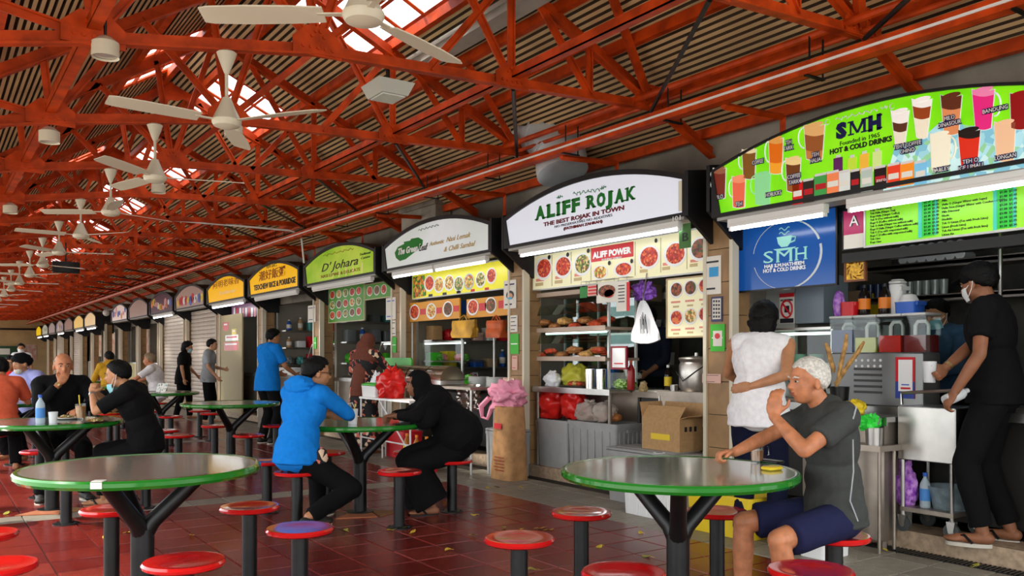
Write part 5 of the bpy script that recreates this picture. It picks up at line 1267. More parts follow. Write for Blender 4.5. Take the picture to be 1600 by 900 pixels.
for i in range(10):
    b = MB(); lump(b, (0,0,.04), (.06,.07,.055), seed=90+i, amp=.45, nu=14, nv=9); o = single(b, 'salad_portion', 'heap of greens in the glass food case' if i % 2 == 0 else 'pink fruit heap in the glass food case', 'food', GRN if i % 2 == 0 else PKF, 'greens in the case' if i % 2 == 0 else 'pink fruit in the case'); o.location = (6.2+.05*(i % 3), yb+.1+(Wc-.2)*((i//2)/4), ZG+(.018 if i % 4 < 2 else .298)+.001)
# bags hanging under the boards
for lab, u0, u1, vt, vb, m in (('mustard-gold carrier bag hanging under the orange boards', 711, 745, 497, 528, mat('gold_bag', (.42,.22,.02), .5, var=.2, scale=8)), ('orange-red carrier bag hanging under the near orange board', 765, 790, 497, 528, mat('rust_bag', (.50,.09,.015), .5, var=.2, scale=8))):
    ya, yb = span(u0, u1, 5.72); z0, z1 = zat(u0, vb, 5.72), zat(u0, vt, 5.72)
    t = thing('carrier_bag', lab, 'bag', (5.70, yb, z0)); Wd = ya-yb; H = z1-z0
    b = MB(); nu, nv = 24, 8; vs = []
    for j in range(nv+1):
        fz = j/nv
        for i, pp in enumerate(rrect(.13*(1-.5*fz), Wd*(.92+.1*fz), .03, 5)): vs.append((pp[0]*(1+.5*noise.noise(Vector((pp[1]*20,fz*3,0)))), Wd/2+pp[1]*(1+.12*noise.noise(Vector((fz*4,pp[0]*30,u0)))), H*fz*.85+.015*noise.noise(Vector((pp[1]*12,u0,0)))))
    N = len(vs)//(nv+1)
    b.add(vs, [(j*N+i, j*N+(i+1) % N, (j+1)*N+(i+1) % N, (j+1)*N+i) for j in range(nv) for i in range(N)]+[tuple(reversed(range(N)))]); b.build('bag_body', m, t)
    for sg in (-1,1): b = MB(); b.tube([(sg*.02,Wd*.3,H*.83),(sg*.02,Wd*.4,H*1.0),(0,Wd*.5,H*1.1),(sg*.02,Wd*.6,H*1.0),(sg*.02,Wd*.7,H*.83)], .008, 6); b.build('bag_handle', m, t)
# serving table with chafing dishes
TX0 = 5.15
ya, yb = span(600, 735, TX0); ZT = 1.0
t = thing('serving_table', 'steel-framed serving table carrying the chafing dishes', 'table', (TX0, yb, 0)); Wt = ya-yb
b = MB(); b.bb((0,0,ZT-.03),(.42,Wt,ZT)); b.build('table_top', DSTEEL, t, smooth=False)
for xx in (.02,.40):
    for yy in (.02,Wt-.02): b = MB(); b.cyl((xx,yy,0),(xx,yy,ZT-.03),.014,n=8); b.build('leg', STEEL, t)
CHAF = mat('chafing_steel', (.50,.44,.33), .22, metal=1.)
for k in range(3):
    u0, u1 = ((606,634),(634,662),(662,690))[k]; a, c = span(u0, u1, TX0+.05); yc, hw = (a+c)/2, (a-c)/2
    t = thing('chafing_dish', ['roll-top steel chafing dish nearest the green tray back','roll-top steel chafing dish in the middle of three','roll-top steel chafing dish beside the green tray rim'][k], 'chafing dish', (TX0+.21, yc, ZT))
    b = MB(); b.bbox((-.18,-hw+.01,0),(.18,hw-.01,.07),.02); b.build('pan', STEEL, t)
    b = MB(); n = 12; vs = []
    for i in range(n+1):
        an = math.pi*i/n
        for s_ in (-1,1): vs.append((-.17*math.cos(an), s_*(hw-.012), .07+.17*math.sin(an)))
    fs = [(2*i,2*i+1,2*i+3,2*i+2) for i in range(n)]+[tuple(range(0,2*n+2,2)), tuple(reversed(range(1,2*n+2,2)))]
    b.add(vs, fs); b.build('roll_top', CHAF, t)
    b = MB(); b.tube([(-.16,-.05,.15),(-.20,-.05,.18),(-.20,.05,.18),(-.16,.05,.15)], .008, 6); b.build('lid_handle', STEEL, t)
b = MB(); a, c = span(598, 642, TX0+.44); b.prism(rrect(a-c, .30, .05, 4), -.012, .012, X=(0,1,0), Y=(0,0,1), Z=(1,0,0), o=(TX0+.46,(a+c)/2,ZT+.19)); single(b, 'green_tray', 'bright green tray propped upright behind the chafing dishes', 'tray', GREENPL)
ya, yb = span(700, 752, 5.6); t = thing('green_tub', 'wide green plastic tub on the rice counter edge', 'tub', (5.78, (ya+yb)/2, ZG-.06))
b = MB(); b.lathe([(.0001,0),(.16,0),(.21,.10),(.215,.11),(.20,.10),(.15,.01),(.0001,.01)], 30, sx=.8, sy=1.15); b.build('tub_wall', GREENPL, t)
b = MB(); ya, yb = span(690, 800, 5.7); b.bb((5.58,yb,ZG-.1),(5.98,ya,ZG-.06)); b.cyl((5.62,yb+.05,0),(5.62,yb+.05,ZG-.1),.016); b.cyl((5.62,ya-.05,0),(5.62,ya-.05,ZG-.1),.016); b.cyl((5.94,yb+.05,.13),(5.94,yb+.05,ZG-.1),.016); b.cyl((5.94,ya-.05,.13),(5.94,ya-.05,ZG-.1),.016); single(b, 'dish_bench', 'black bench under the green tub and plate stacks', 'bench', DARKP)
zb2 = ZG-.06
for k, u in enumerate((748, 776)):
    y = onx(u, 560, 5.72).y
    t = thing('plate_stack', 'stack of pale plates on the black bench, %s one' % ('far' if k == 0 else 'near'), 'plates', (5.72, y, zb2))
    b = MB(); prof = [(.0001,0)]
    for i in range(14): prof += [(.115,.012*i+.002),(.135,.012*i+.010)]
    prof += [(.0001,.17)]
    b.lathe(prof, 26); b.build('plate_pile', WHITEPL, t)
    if k == 0: b = MB(); b.tube([(-.05,-.06,.17),(-.05,-.05,.21),(-.05,.05,.21),(-.05,.06,.17)], .01, 6); b.build('carry_handle', DGREY, t)
b = MB(); ya, yb = span(714, 750, 5.52); z1, z0 = zat(730,600,5.52), zat(730,640,5.52); b.grid(lambda s_, r_: (5.52+.02*math.sin(s_*19)+.015*math.sin(r_*23+s_*9), ya+(yb-ya)*s_, z0+(z1-z0)*r_), 18, 14); single(b, 'foil_sheet', 'crumpled silver foil sheet hanging below the black bench', 'foil', mat('foil', (.72,.68,.64), .22, metal=1.))
b = MB(); ya, yb = span(635, 663, 5.13); b.bb((5.13,yb,zat(650,607,5.13)),(5.148,ya,zat(650,591,5.13))); single(b, 'red_sign_card', 'plain red card on the front of the serving table', 'card', REDPL, smooth=False)
# wire table with red bag and white tub in front of the serving table
WX = 4.72
ya, yb = span(561, 640, WX); ZW = zat(600, 623, WX)
t = thing('wire_stand', 'low white wire stand carrying the red bag', 'stand', (WX, yb, 0)); Wt = ya-yb
b = MB(); b.bb((0,0,ZW-.025),(.35,Wt,ZW)); b.build('stand_top', WHITEPL, t, smooth=False)
for xx in (.02,.33):
    for yy in (.02,Wt-.02): b = MB(); b.cyl((xx,yy,0),(xx,yy,ZW-.025),.012,n=8); b.build('leg', WHITEPL, t)
b = MB(); b.cyl((.02,.02,.2),(.02,Wt*.6,ZW-.03),.01,n=6); b.cyl((.02,.02,.3),(.02,Wt-.02,.3),.01,n=6); b.build('brace', WHITEPL, t)
ya_, yb_ = span(566, 588, WX+.06); crate('white_tub', 'white tub with a lime green lid on the wire stand', 'tub', WX+.04, .2, ya_, yb_, ZW, zat(577,603,WX+.06), WHITEPL, GREENPL)
q_ = onx(612, 622, WX+.17); bag('red_bag', 'large shiny red plastic bag on the wire stand', (WX+.17,q_.y,ZW), (.16,.25,.20), REDBAG, 41, True, amp=.35)
q_ = onx(590, 600, WX+.28); bag('white_bag', 'crumpled white bag beside the red bag on the wire stand', (WX+.28,q_.y+.0,ZW), (.07,.12,.17), WHITEBAG, 44, False, amp=.45)
# things on the floor behind the woman in black
ya_, yb_ = span(600, 630, 5.2); crate('red_box', 'plain red plastic box on the floor under the serving table', 'box', 5.2, .3, ya_, yb_, 0, .36, REDPL)
ya_, yb_ = span(622, 660, 4.75); crate('red_crate', 'low red crate holding bottles of cooking oil', 'crate', 4.72, .26, ya_, yb_, 0, .17, REDPL)
OIL = film('cooking_oil', (.62,.22,.03), .25, .1)
for k in range(3):
    y = yb_+.06+(ya_-yb_-.12)*k/2; bottle('oil_bottle', 'bottle of orange cooking oil in the low red crate', (4.84,y,.10), .045, .32, OIL, mat('orange_cap', (.8,.25,.02), .4), YELPL if k == 2 else PAPER, group='oil bottles')
ya_, yb_ = span(752, 790, 5.3); crate('storage_box', 'grey plastic box on the walkway behind the paper sack', 'box', 5.35, .3, ya_, yb_, 0, .5, GREYPL, GREYPL, group='grey storage boxes')

# ================================================================ stalls further along
GMENU = mat('menu_green', (.07,.24,.02), .4, emit=(.07,.24,.02), estr=.15)
f = board('menu_board', 'green menu board with fifteen small dish plates in three rows', 'menu', 5.76, 514, 569, 451, 504, GMENU, fm=mat('cream_frame', (.55,.5,.3), .5))
for r_ in range(3):
    for c__ in range(5): f.dish(519.5+c__*10.3, 461+r_*16-c__*1.6, 4.2, 6.6, FOODS[(r_*2+c__) % 4 if (r_+c__) % 3 else 0], PLATE, f=.82)
f = board('menu_board', 'small green menu board with three dish plates near the pillar', 'menu', 5.76, 571, 612, 446, 468, GMENU, fm=mat('cream_frame', (.55,.5,.3), .5))
for c__ in range(3): f.dish(578+c__*11, 455-c__*1.5, 4.6, 8, FOODS[(0,3,0)[c__]], PLATE, f=.82)
def goods_counter(k, label, m=DSTEEL):
    y1, y0 = YP+PITCH*k+.3, YP+PITCH*(k+1)-.3
    return counter(label, 5.85, 6.5, y0, y1, 1.0, STEEL, m, inset=.05)
goods_counter(2, 'steel counter of the stall under the lime-green sign'); goods_counter(3, 'steel counter of the rice and porridge stall'); goods_counter(4, 'steel counter of the stall beside the shutters')
rg = random.Random(21)
cols = [('red',REDPL),('white',WHITEPL),('green',GREENPL),('blue',BLUEPL),('yellow',YELPL)]
def stock_shelf(k, zs, n, who, x0=6.05, x1=7.5):
    """shelves of goods fixed on the partition at the far end of a stall"""
    y = YP+PITCH*(k+1)-.05
    for zi, z in enumerate(zs):
        b = MB(); b.bb((x0,y-.32,z-.025),(x1,y,z)); lv = ['lowest','second','third','top'][min(zi, 3)]
        single(b, 'wall_shelf', '%s steel shelf of goods on the end partition of %s' % (lv, who), 'shelf', STEEL, smooth=False)
        for i in range(n):
            x = x0+.12+(x1-x0-.24)*i/(n-1); c, m = cols[rg.randrange(len(cols))]
            kind = rg.randrange(4); lab = '%s %s on the %s shelf of %s, %s along'; pos = ords[i]
            if kind == 0: crate('tub', lab % (c, 'tub', lv, who, pos), 'tub', x-.09, .18, y-.06, y-.26, z, z+rg.uniform(.1,.22), m)
            elif kind == 1: bottle('bottle', lab % (c, 'bottle', lv, who, pos), (x,y-.17,z), .05, rg.uniform(.2,.3), m, WHITEPL, PAPER)
            elif kind == 2: bag('bag', lab % (c, 'bag', lv, who, pos), (x,y-.17,z), (.085,.1,.09), m, rg.randrange(99), False)
            else: b = MB(); b.bbox((x-.08,y-.27,z),(x+.08,y-.05,z+rg.uniform(.12,.26)),.006); single(b, 'carton', lab % (c, 'carton', lv, who, pos), 'carton', m)
cols = [('red',REDPL),('white',WHITEPL),('green',GREENPL),('blue',BLUEPL),('yellow',YELPL),('pink',PINKP),('brown',WOODB),('grey',DGREY),('teal',mat('teal_plastic', (.08,.32,.3), .4)),('tan',mat('tan_plastic', (.4,.27,.15), .5))]
stock_shelf(1, (1.2, 1.6, 2.0), 6, 'the leaf stall'); stock_shelf(2, (.85, 1.25, 1.62, 1.98), 6, 'the lime stall'); stock_shelf(3, (1.2, 1.55, 1.9), 6, 'the porridge stall'); stock_shelf(0, (1.25, 1.65, 2.05), 6, 'the salad stall', 6.55, 8.0); stock_shelf(-1, (1.35, 1.75), 6, 'the drinks stall', 7.3, 8.2)
for k, who in ((-1,'drinks stall'),(0,'salad stall'),(1,'leaf-sign stall'),(2,'lime-sign stall'),(3,'porridge stall'),(4,'stall beside the shutters')):
    y = YP+PITCH*k+PITCH*.5
    t = thing('ceiling_lamp', 'lit tube lamp on the ceiling inside the %s' % who, 'lamp', (6.75,y,2.72), group='tube lamps inside the stalls')
    b = MB(); b.bb((-.05,-.62,-.04),(.05,.62,0)); b.build('batten', WHITE, t, smooth=False)
    b = MB(); b.cyl((0,-.58,-.055),(0,.58,-.055),.014,n=10); b.build('tube', TUBE, t)
# glass counter cases in the two stalls
for k, who in ((2,'lime-sign stall'),(3,'rice and porridge stall')):
    y1 = YP+PITCH*k+.35
    t = thing('glass_food_case', 'sloping glass food case on the counter of the %s' % who, 'food case', (5.95,y1,1.0)); L = 1.1
    for z in (0,.3,.58): b = MB(); b.bb((0+z*.3,0,z),(.45,L,z+.018)); b.build('shelf', STEEL, t, smooth=False)
    for yy in (0,L-.02): b = MB(); b.tube([(.0,yy+.01,0),(.174,yy+.01,.58)], .012, 6); b.build('corner_post', STEEL, t)
    b = MB(); b.add([(.0,.02,.02),(.0,L-.02,.02),(.17,L-.02,.57),(.17,.02,.57),(.005,.02,.02),(.005,L-.02,.02),(.175,L-.02,.57),(.175,.02,.57)], [(0,1,2,3),(4,7,6,5),(0,4,5,1),(2,6,7,3)]); b.build('glass_pane', CLEAR, t, smooth=False)
    b = MB(); b.cyl((.2,.05,.56),(.2,L-.05,.56),.01,n=8); b.build('case_lamp', MATS['case_tube'], t)
# goods on the aisle side by the porridge stall
ya_, yb_ = span(408, 432, 5.6); crate('white_basket', 'white plastic basket on the porridge stall counter', 'basket', 5.9, .22, ya_, yb_, 1.0, 1.14, WHITEPL)
q_ = onx(412, 572, 5.7); bag('red_bag', 'small red bag on the porridge stall counter', (5.97,q_.y+.1,1.0), (.07,.12,.14), REDBAG, 61, True)
b = MB(); q_ = onx(424, 620, 5.45); b.bbox((5.3,q_.y-.35,.0),(5.6,q_.y+.35,.55),.02); t = single(b, 'metal_cabinet', 'low grey steel cabinet in front of the porridge stall', 'cabinet', DSTEEL)
b = MB(); b.lathe([(.0001,0),(.13,0),(.17,.14),(.15,.14),(.12,.02),(.0001,.02)], 24, (5.45,q_.y-.12,.55)); single(b, 'red_basin', 'red plastic basin on the low steel cabinet', 'basin', REDPL)
b = MB(); b.lathe([(.0001,0),(.14,0),(.15,.18),(.13,.18),(.12,.02),(.0001,.02)], 24, (5.45,q_.y+.2,.55)); single(b, 'steel_pail', 'steel pail on the low steel cabinet', 'pail', STEEL)
# red and yellow stickers, tv menu in the stall by the shutters
f = board('menu_screen', 'small menu screen with white and red strokes under the yellow sign', 'screen', 5.80, 362, 403, 478, 498, mat('screen_dark', (.12,.05,.1), .3, emit=(.12,.05,.1), estr=.5))
for i in range(8): f.rect(365+i*4.6, 481, 495, 367.5+i*4.6, (CW,CRED,CW,CPK)[i % 4], 'printed_stroke', z=.003)
b = MB(); ya, yb = span(345, 378, 5.63); b.bb((5.63,yb,.13),(5.66,ya,2.3)); single(b, 'notice_board', 'tan board covered in stickers at the yellow-sign stall', 'panel', mat('tan_panel', (.40,.33,.18), .6), smooth=False)
for lab, uL, uR, vt, vb, m in (('red square sticker on the partition by the yellow-sign stall',348,357,504,517,CRED),('round yellow sticker on the same partition',362,369,514,523,CY),('long red sticker low on the same partition',350,372,535,548,CRED),('white and red sticker above the long red one',352,372,524,533,CW)):
    f = board('sticker', lab, 'sticker', 5.628, uL, uR, vt, vb, m, th=.004); f.rect(uL+2, vt+2, vt+4.5, uR-2, CW if m is not CW else CRED, 'print_line', z=.002)
# roller shutters
SHUT = mat('shutter_slat', (.46,.38,.31), .5, metal=.15, var=.08, scale=4)
slat = None
def shutter(k, label):
    global slat
    yL, yR = YP+PITCH*(k+1)-.17, YP+PITCH*k+.17
    t = thing('roller_shutter', label, 'shutter', (XS+.12, (yL+yR)/2, .13))
    for i in range(24):
        if slat is None:
            b = MB(); h, W = .098, yL-yR; vs = []
            prof = [(0,0),(-.012,.01),(-.018,.05),(-.012,.09),(0,.098)]
            for yy in (-W/2, W/2): vs += [(x, yy, z) for x, z in prof]+[(.012, yy, z) for x, z in reversed(prof)]
            n = 10; b.add(vs, [(i_, (i_+1) % n, n+(i_+1) % n, n+i_) for i_ in range(n)]+[tuple(reversed(range(n))), tuple(range(n, 2*n))])
            o = b.build('slat', SHUT, t, smooth=False); slat = o.data
        else: o = link(bpy.data.objects.new('slat', slat), t)
        o.location = (0, 0, .1*i)
for k, lab in ((5,'closed roller shutter behind the person in the grey shirt'),(6,'closed roller shutter behind the masked person in black'),(12,'closed grey shutter deep in the row, near end'),(14,'closed grey shutter deep in the row, second from the far end')): shutter(k, lab)
for k, m, lab in ((7,PARTM,'pale boarded stall front beside the far shutters'),(13,PARTM,'pale boarded stall front deep in the row'),(15,mat('orange_front',(.55,.18,.05),.6),'orange stall front near the end wall'),(10,mat('red_front',(.45,.1,.06),.6,col2=(.7,.5,.3),scale=4),'colourful picture-covered stall front beyond the gap'),(8,mat('yellow_front',(.5,.42,.2),.6),'pale yellow lit stall front under the orange and white sign'),(11,PARTM,'plain pale stall front beyond the gap')):
    yL, yR = YP+PITCH*(k+1)-.17, YP+PITCH*k+.17
    t = thing('kiosk', lab, 'kiosk', (XS+.27,(yL+yR)/2,.13))
    W = yL-yR
    for j in range(3): b = MB(); b.bb((0,-W/2+j*W/3+.02,0),(.04,-W/2+(j+1)*W/3-.02,1.0 if j else 2.3)); b.build('front_panel', m, t, smooth=False)
    b = MB(); b.bb((-.02,-W/2,1.0),(.1,W/2,1.04)); b.build('front_sill', STEEL, t, smooth=False)
    b = MB(); b.bb((.3,-W/2+.2,1.25),(.34,W/2-.2,2.2)); b.build('back_board', mat('poster_mix', (.5,.2,.12), .6, col2=(.6,.5,.35), scale=5), t, smooth=False)
# far wall fittings
b = MB(); b.cyl((-1,YEND-.1,3.0),(5.6,YEND-.1,3.0),.05,n=8); single(b, 'wall_pipe', 'dark pipe crossing the end wall', 'pipe', DARKP)
f = None
t = thing('green_cupboard', 'dark green cupboard against the end wall', 'cupboard', (4.0,YEND-.5,0)); b = MB(); b.bbox((-.6,0,0),(.6,.4,2.0),.02); b.build('cupboard_body', mat('dark_green', (.02,.07,.03), .5), t); b = MB(); b.bb((-.5,-.01,1.5),(.1,0,1.85)); b.build('paper_notice', PAPER, t, smooth=False)
b = MB(); b.bb((4.85,YEND-.05,1.2),(5.5,YEND-.002,2.1)); single(b, 'red_notice', 'pale notice with red lettering on the end wall', 'notice', mat('pink_notice', (.6,.25,.18), .6, col2=(.65,.5,.4), scale=6), smooth=False)
# ================================================================ people
TMPS = bpy.data.scenes.new('workbench')
def remesh(b, voxel, smooth=3, sf=.5):
    """fuse overlapping shapes into one continuous skin"""
    me = bpy.data.meshes.new('tmp'); me.from_pydata(b.v, [], b.f)
    bm = bmesh.new(); bm.from_mesh(me); bmesh.ops.recalc_face_normals(bm, faces=bm.faces); bm.to_mesh(me); bm.free()
    o = bpy.data.objects.new('tmp', me); TMPS.collection.objects.link(o)
    m = o.modifiers.new('r', 'REMESH'); m.mode = 'VOXEL'; m.voxel_size = voxel
    if smooth: s = o.modifiers.new('s', 'SMOOTH'); s.factor = sf; s.iterations = smooth
    vl = TMPS.view_layers[0]; vl.update(); dg = vl.depsgraph
    out = bpy.data.meshes.new_from_object(o.evaluated_get(dg))
    bpy.data.objects.remove(o); bpy.data.meshes.remove(me)
    return out
def cone(b, p0, p1, r0, r1, n=14, cap0=True, cap1=True, k=1., side=None):
    """tapering limb; round ends where asked; k flattens the section across `side`"""
    p0, p1 = Vector(p0), Vector(p1); x, y, d = frame(p1-p0)
    if side is not None:
        y = Vector(side); y = (y-d*y.dot(d)).normalized(); x = y.cross(d)
    rings = []
    if cap0:
        for a in (80, 55, 28): a_ = math.radians(a); rings.append((p0-d*r0*math.sin(a_), r0*math.cos(a_)))
    rings += [(p0, r0), (p1, r1)]
    if cap1:
        for a in (28, 55, 80): a_ = math.radians(a); rings.append((p1+d*r1*math.sin(a_), r1*math.cos(a_)))
    vs = []
    for c, r in rings: vs += [c+(x*math.cos(2*math.pi*i/n)+y*math.sin(2*math.pi*i/n)*k)*r for i in range(n)]
    N = len(rings)
    b.add(vs, [(j*n+i, j*n+(i+1) % n, (j+1)*n+(i+1) % n, (j+1)*n+i) for j in range(N-1) for i in range(n)]+[tuple(reversed(range(n))), tuple(range((N-1)*n, N*n))])
def ik(a, c, l0, l1, pole):
    a, c, pole = Vector(a), Vector(c), Vector(pole); d = c-a; L = min(d.length, (l0+l1)*.995); dn = d.normalized()
    x = (l0*l0-l1*l1+L*L)/(2*L); h = math.sqrt(max(0, l0*l0-x*x))
    p = pole-dn*pole.dot(dn); p = p.normalized() if p.length > 1e-6 else Vector((0,0,-1))
    return a+dn*x+p*h, a+dn*L
def hand(b, w, d, n, side, curl=.5, s=1., thumb=.6, spread=1.):
    """palm and five fingers: wrist w, pointing d, palm facing n, thumb towards side (+1/-1 of d x n)"""
    d = Vector(d).normalized(); n = Vector(n); n = (n-d*n.dot(d)).normalized(); t = d.cross(n)*side
    pc = w+d*.045*s
    R = Matrix((d, t, n)).transposed(); b.ell(pc, (.055*s,.042*s,.019*s), 14, 10, R=R)
    b.ell(w+d*.075*s, (.03*s,.042*s,.016*s), 12, 8, R=R)
    for i, (L, off) in enumerate(((.070,1.4),(.078,.5),(.073,-.45),(.058,-1.35))):
        p = w+d*.085*s+t*off*.0185*s*spread; a = 0.; dirv = d+t*off*.05*spread
        r = .0088*s*(1-.08*(i == 3))
        for k, fr in enumerate((.45,.32,.26)):
            a += curl*(.75,1.1,.8)[k]; dd = (dirv.normalized()*math.cos(a)+n*math.sin(a)); q = p+dd*L*fr*s
            cone(b, p, q, r, r*.92, 8); p = q; r *= .92
    p = w+d*.028*s+t*.03*s; dd = (d*.7+t*.75+n*.35*thumb).normalized(); q = p+dd*.045*s; cone(b, p, q, .0125*s, .0105*s, 8)
    dd = (d*1.0+t*.15+n*.9*thumb*curl).normalized(); cone(b, q, q+dd*.032*s, .0105*s, .0085*s, 8)
SKINS = {'tan': mat('skin_tan', (.42,.19,.09), .5, var=.1, scale=18), 'brown': mat('skin_brown', (.24,.095,.045), .5, var=.1, scale=18), 'light': mat('skin_light', (.50,.26,.15), .5, var=.08, scale=18), 'ruddy': mat('skin_ruddy', (.43,.165,.075), .5, var=.16, scale=22)}
for m_ in SKINS.values(): m_.node_tree.nodes['Principled BSDF'].inputs['Subsurface Weight'].default_value = .08; m_.node_tree.nodes['Principled BSDF'].inputs['Subsurface Radius'].default_value = (.012,.006,.003)
HAIRB = mat('black_hair', (.004,.0037,.0036), .5, var=.5, scale=60, bump=.4, bscale=90, spec=.12); HAIRW = mat('white_hair', (.55,.52,.46), .5, var=.25, scale=70, bump=.5, bscale=100); HAIRG = mat('grey_hair', (.20,.14,.08), .5, var=.3, scale=60)
def cloth(name, col, var=.06, rough=.9, col2=None, scale=30): return mat('cloth_'+name, col, rough, var=var if not col2 else 0, scale=scale, bump=.12, bscale=160, col2=col2, spec=.12)
EYEW = mat('eye_white', (.42,.38,.33), .3); IRIS = mat('iris_dark', (.015,.01,.008), .15); LIPS = mat('lips', (.30,.085,.06), .5); BROW = mat('brow_dark', (.012,.01,.008), .7)
def wrinkle(me, amp, fr, seed=0):
    n = len(me.vertices); co = np.empty(n*3); me.vertices.foreach_get('co', co); co = co.reshape(-1, 3)
    no = np.empty(n*3); me.vertices.foreach_get('normal', no); no = no.reshape(-1, 3)
    off = Vector((seed*3.1, seed*1.3, seed*.7)); d = np.empty(n)
    for i in range(n):
        p = Vector(co[i]); q = Vector((p.x*fr+p.z*fr*.5, p.y*fr-p.z*fr*.35, p.z*fr*.55))+off
        d[i] = 1-2*abs(noise.noise(q))+.4*noise.noise(q*2.3)
    me.vertices.foreach_set('co', (co+no*(d*amp)[:, None]).ravel())
def finish(me, name, m, root):
    me.materials.clear(); me.materials.append(m); me.name = name
    me.polygons.foreach_set('use_smooth', [True]*len(me.polygons)); me.polygons.foreach_set('material_index', [0]*len(me.polygons))
    return link(bpy.data.objects.new(name, me), root)
def person(label, loc, rz, pelvis, chest_lean=0., side_lean=0., head=(0,0,0), hands=None, feet=None, poles=None, knees=None, H=1.72, fat=1., skin='tan', shirt=None, sleeve=.55, trousers=None, leg_len=1., shorts=False, hair=None, hair_style='short', vox=.0075, shoes=None, skirt=None, hijab=None, mask=None, curl=(.5,.5), hnorm=None, hdir=None, neck_fwd=.03, vest=False, hood=None, twist=0., group=None, glasses=False, cap=None, turban=None, beard=None, face=True, shirt_len=0., hijab_long=0., cape=False):
    s = H/1.72
    t = thing('person', label, 'person', loc, rz, group)
    pel = Vector(pelvis)
    Rl = Matrix.Rotation(chest_lean, 3, 'Y') @ Matrix.Rotation(side_lean, 3, 'X') @ Matrix.Rotation(twist, 3, 'Z')
    up = Rl @ Vector((0,0,1)); fw = Rl @ Vector((1,0,0)); lf = Rl @ Vector((0,1,0))
    half = (Matrix.Rotation(chest_lean*.4, 3, 'Y') @ Matrix.Rotation(side_lean*.4, 3, 'X'))
    abd = pel+half @ Vector((0,0,.17*s)); che = abd+up*.20*s; shc = che+up*.115*s+fw*-.01
    nk = shc+up*.045*s
    hc = nk+up*.105*s+fw*(neck_fwd)*s
    Rh = Matrix.Rotation(twist, 3, 'Z') @ Euler(head, 'XYZ').to_matrix()          # head: roll, pitch (+ = down), yaw
    Rh = Matrix.Rotation(head[2]+twist, 3, 'Z') @ Matrix.Rotation(head[1], 3, 'Y') @ Matrix.Rotation(head[0], 3, 'X')
    hc = hc + Rh @ Vector((.02,0,.035))*s
    sh = {1: shc+lf*.175*s*min(fat, 1.1), -1: shc-lf*.175*s*min(fat, 1.1)}
    hip = {k: pel+Vector((0, k*.09*s, -.03*s)) for k in (1,-1)}
    la, lb_, lt, lsn = .285*s, .255*s, .43*s, .42*s
    poles = poles or {}; knees = knees or {}
    el, wr, kn, an = {}, {}, {}, {}
    for k in (1,-1):
        hd = (hands or {}).get(k)
        tgt = Vector(hd) if hd is not None else sh[k]+Vector((.04,k*.06,-.53*s))
        el[k], wr[k] = ik(sh[k], tgt, la, lb_, poles.get(k, (-.6,k*.4,-.5)))
        ft = Vector(feet[k]) if feet else Vector((0,k*.1,0))
        an[k] = ft+Vector((0,0,.08*s)); kn[k], an[k] = ik(hip[k], an[k], lt, lsn, knees.get(k, (1,k*.1,.1)))
    # ---- body
    b = MB()
    def torso(b, g, low=True):
        if low: b.ell(pel, (.115*s*fat+g*2, .168*s*fat+g*2, .125*s+g), 20, 12)
        b.ell(abd-Vector((0,0,.02)), (.112*s*fat+g, .15*s*fat+g, .17*s+g), 20, 12, R=half)
        b.ell(che, (.118*s*min(fat,1.15)+g, .17*s*min(fat,1.1)+g, .19*s+g), 20, 12, R=Rl)
        iv = .055 if (vest and g > 0) else .02
        cone(b, sh[1]-lf*iv*s, sh[-1]+lf*iv*s, .066*s+g, .066*s+g, 14)
        cone(b, shc+up*.02*s, sh[1]*.7+shc*.3+up*.0, .075*s+g, .055*s+g, 12); cone(b, shc+up*.02*s, sh[-1]*.7+shc*.3, .075*s+g, .055*s+g, 12)
    torso(b, 0.)
    cone(b, nk-up*.05*s, hc-Rh @ Vector((.02,0,.06))*s, .058*s, .052*s, 14)
    for k in (1,-1):
        cone(b, sh[k], el[k], .050*s, .038*s); m_ = el[k].lerp(wr[k], .35); cone(b, el[k], m_, .038*s, .038*s); cone(b, m_, wr[k], .038*s, .026*s)
        fd = (wr[k]-el[k]).normalized()
        hd = Vector(hdir[k]) if hdir and k in hdir and hdir[k] is not None else fd
        hn = Vector(hnorm[k]) if hnorm and k in hnorm and hnorm[k] is not None else Vector((.2,-k,0.1))
        hand(b, wr[k], hd, hn, -k if True else k, curl[0 if k == 1 else 1], s)
        cone(b, hip[k], kn[k], .083*s*min(fat, 1.12), .055*s); m_ = kn[k].lerp(an[k], .32); cone(b, kn[k], m_, .052*s, .056*s); cone(b, m_, an[k], .056*s, .037*s)
        sd = (kn[k]-an[k]); fdir = Vector((1, k*.15, 0)) if abs(sd.normalized().z) > .35 else Vector((1,0,-.3))
        fdir = fdir.normalized(); cone(b, an[k]+Vector((-.03,0,-.04))*s, an[k]+fdir*.14*s+Vector((0,0,-.05))*s, .036*s, .026*s, 12); b.ell(an[k]+fdir*.16*s+Vector((0,0,-.055*s)), (.055*s,.043*s,.02*s), 12, 8)
    # head
    hs = s*1.0
    def hp(x, y, z): return hc+Rh @ Vector((x,y,z))*hs
    b.ell(hp(-.012,0,.028), (.098*hs,.077*hs,.092*hs), 22, 16, R=Rh)           # cranium
    b.ell(hp(.028,0,-.022), (.066*hs,.062*hs,.088*hs), 20, 14, R=Rh)            # face
    b.ell(hp(.038,0,-.078), (.042*hs,.040*hs,.034*hs), 14, 10, R=Rh)            # chin
    b.ell(hp(.0,0,-.06), (.06*hs,.058*hs,.05*hs), 14, 10, R=Rh)                 # jaw
    b.ell(hp(.078,0,.024), (.018*hs,.05*hs,.012*hs), 12, 8, R=Rh)               # brow
    cone(b, hp(.084,0,.012), hp(.106,0,-.022), .008*hs, .013*hs, 10); b.ell(hp(.098,0,-.027), (.013*hs,.019*hs,.010*hs), 10, 8, R=Rh)
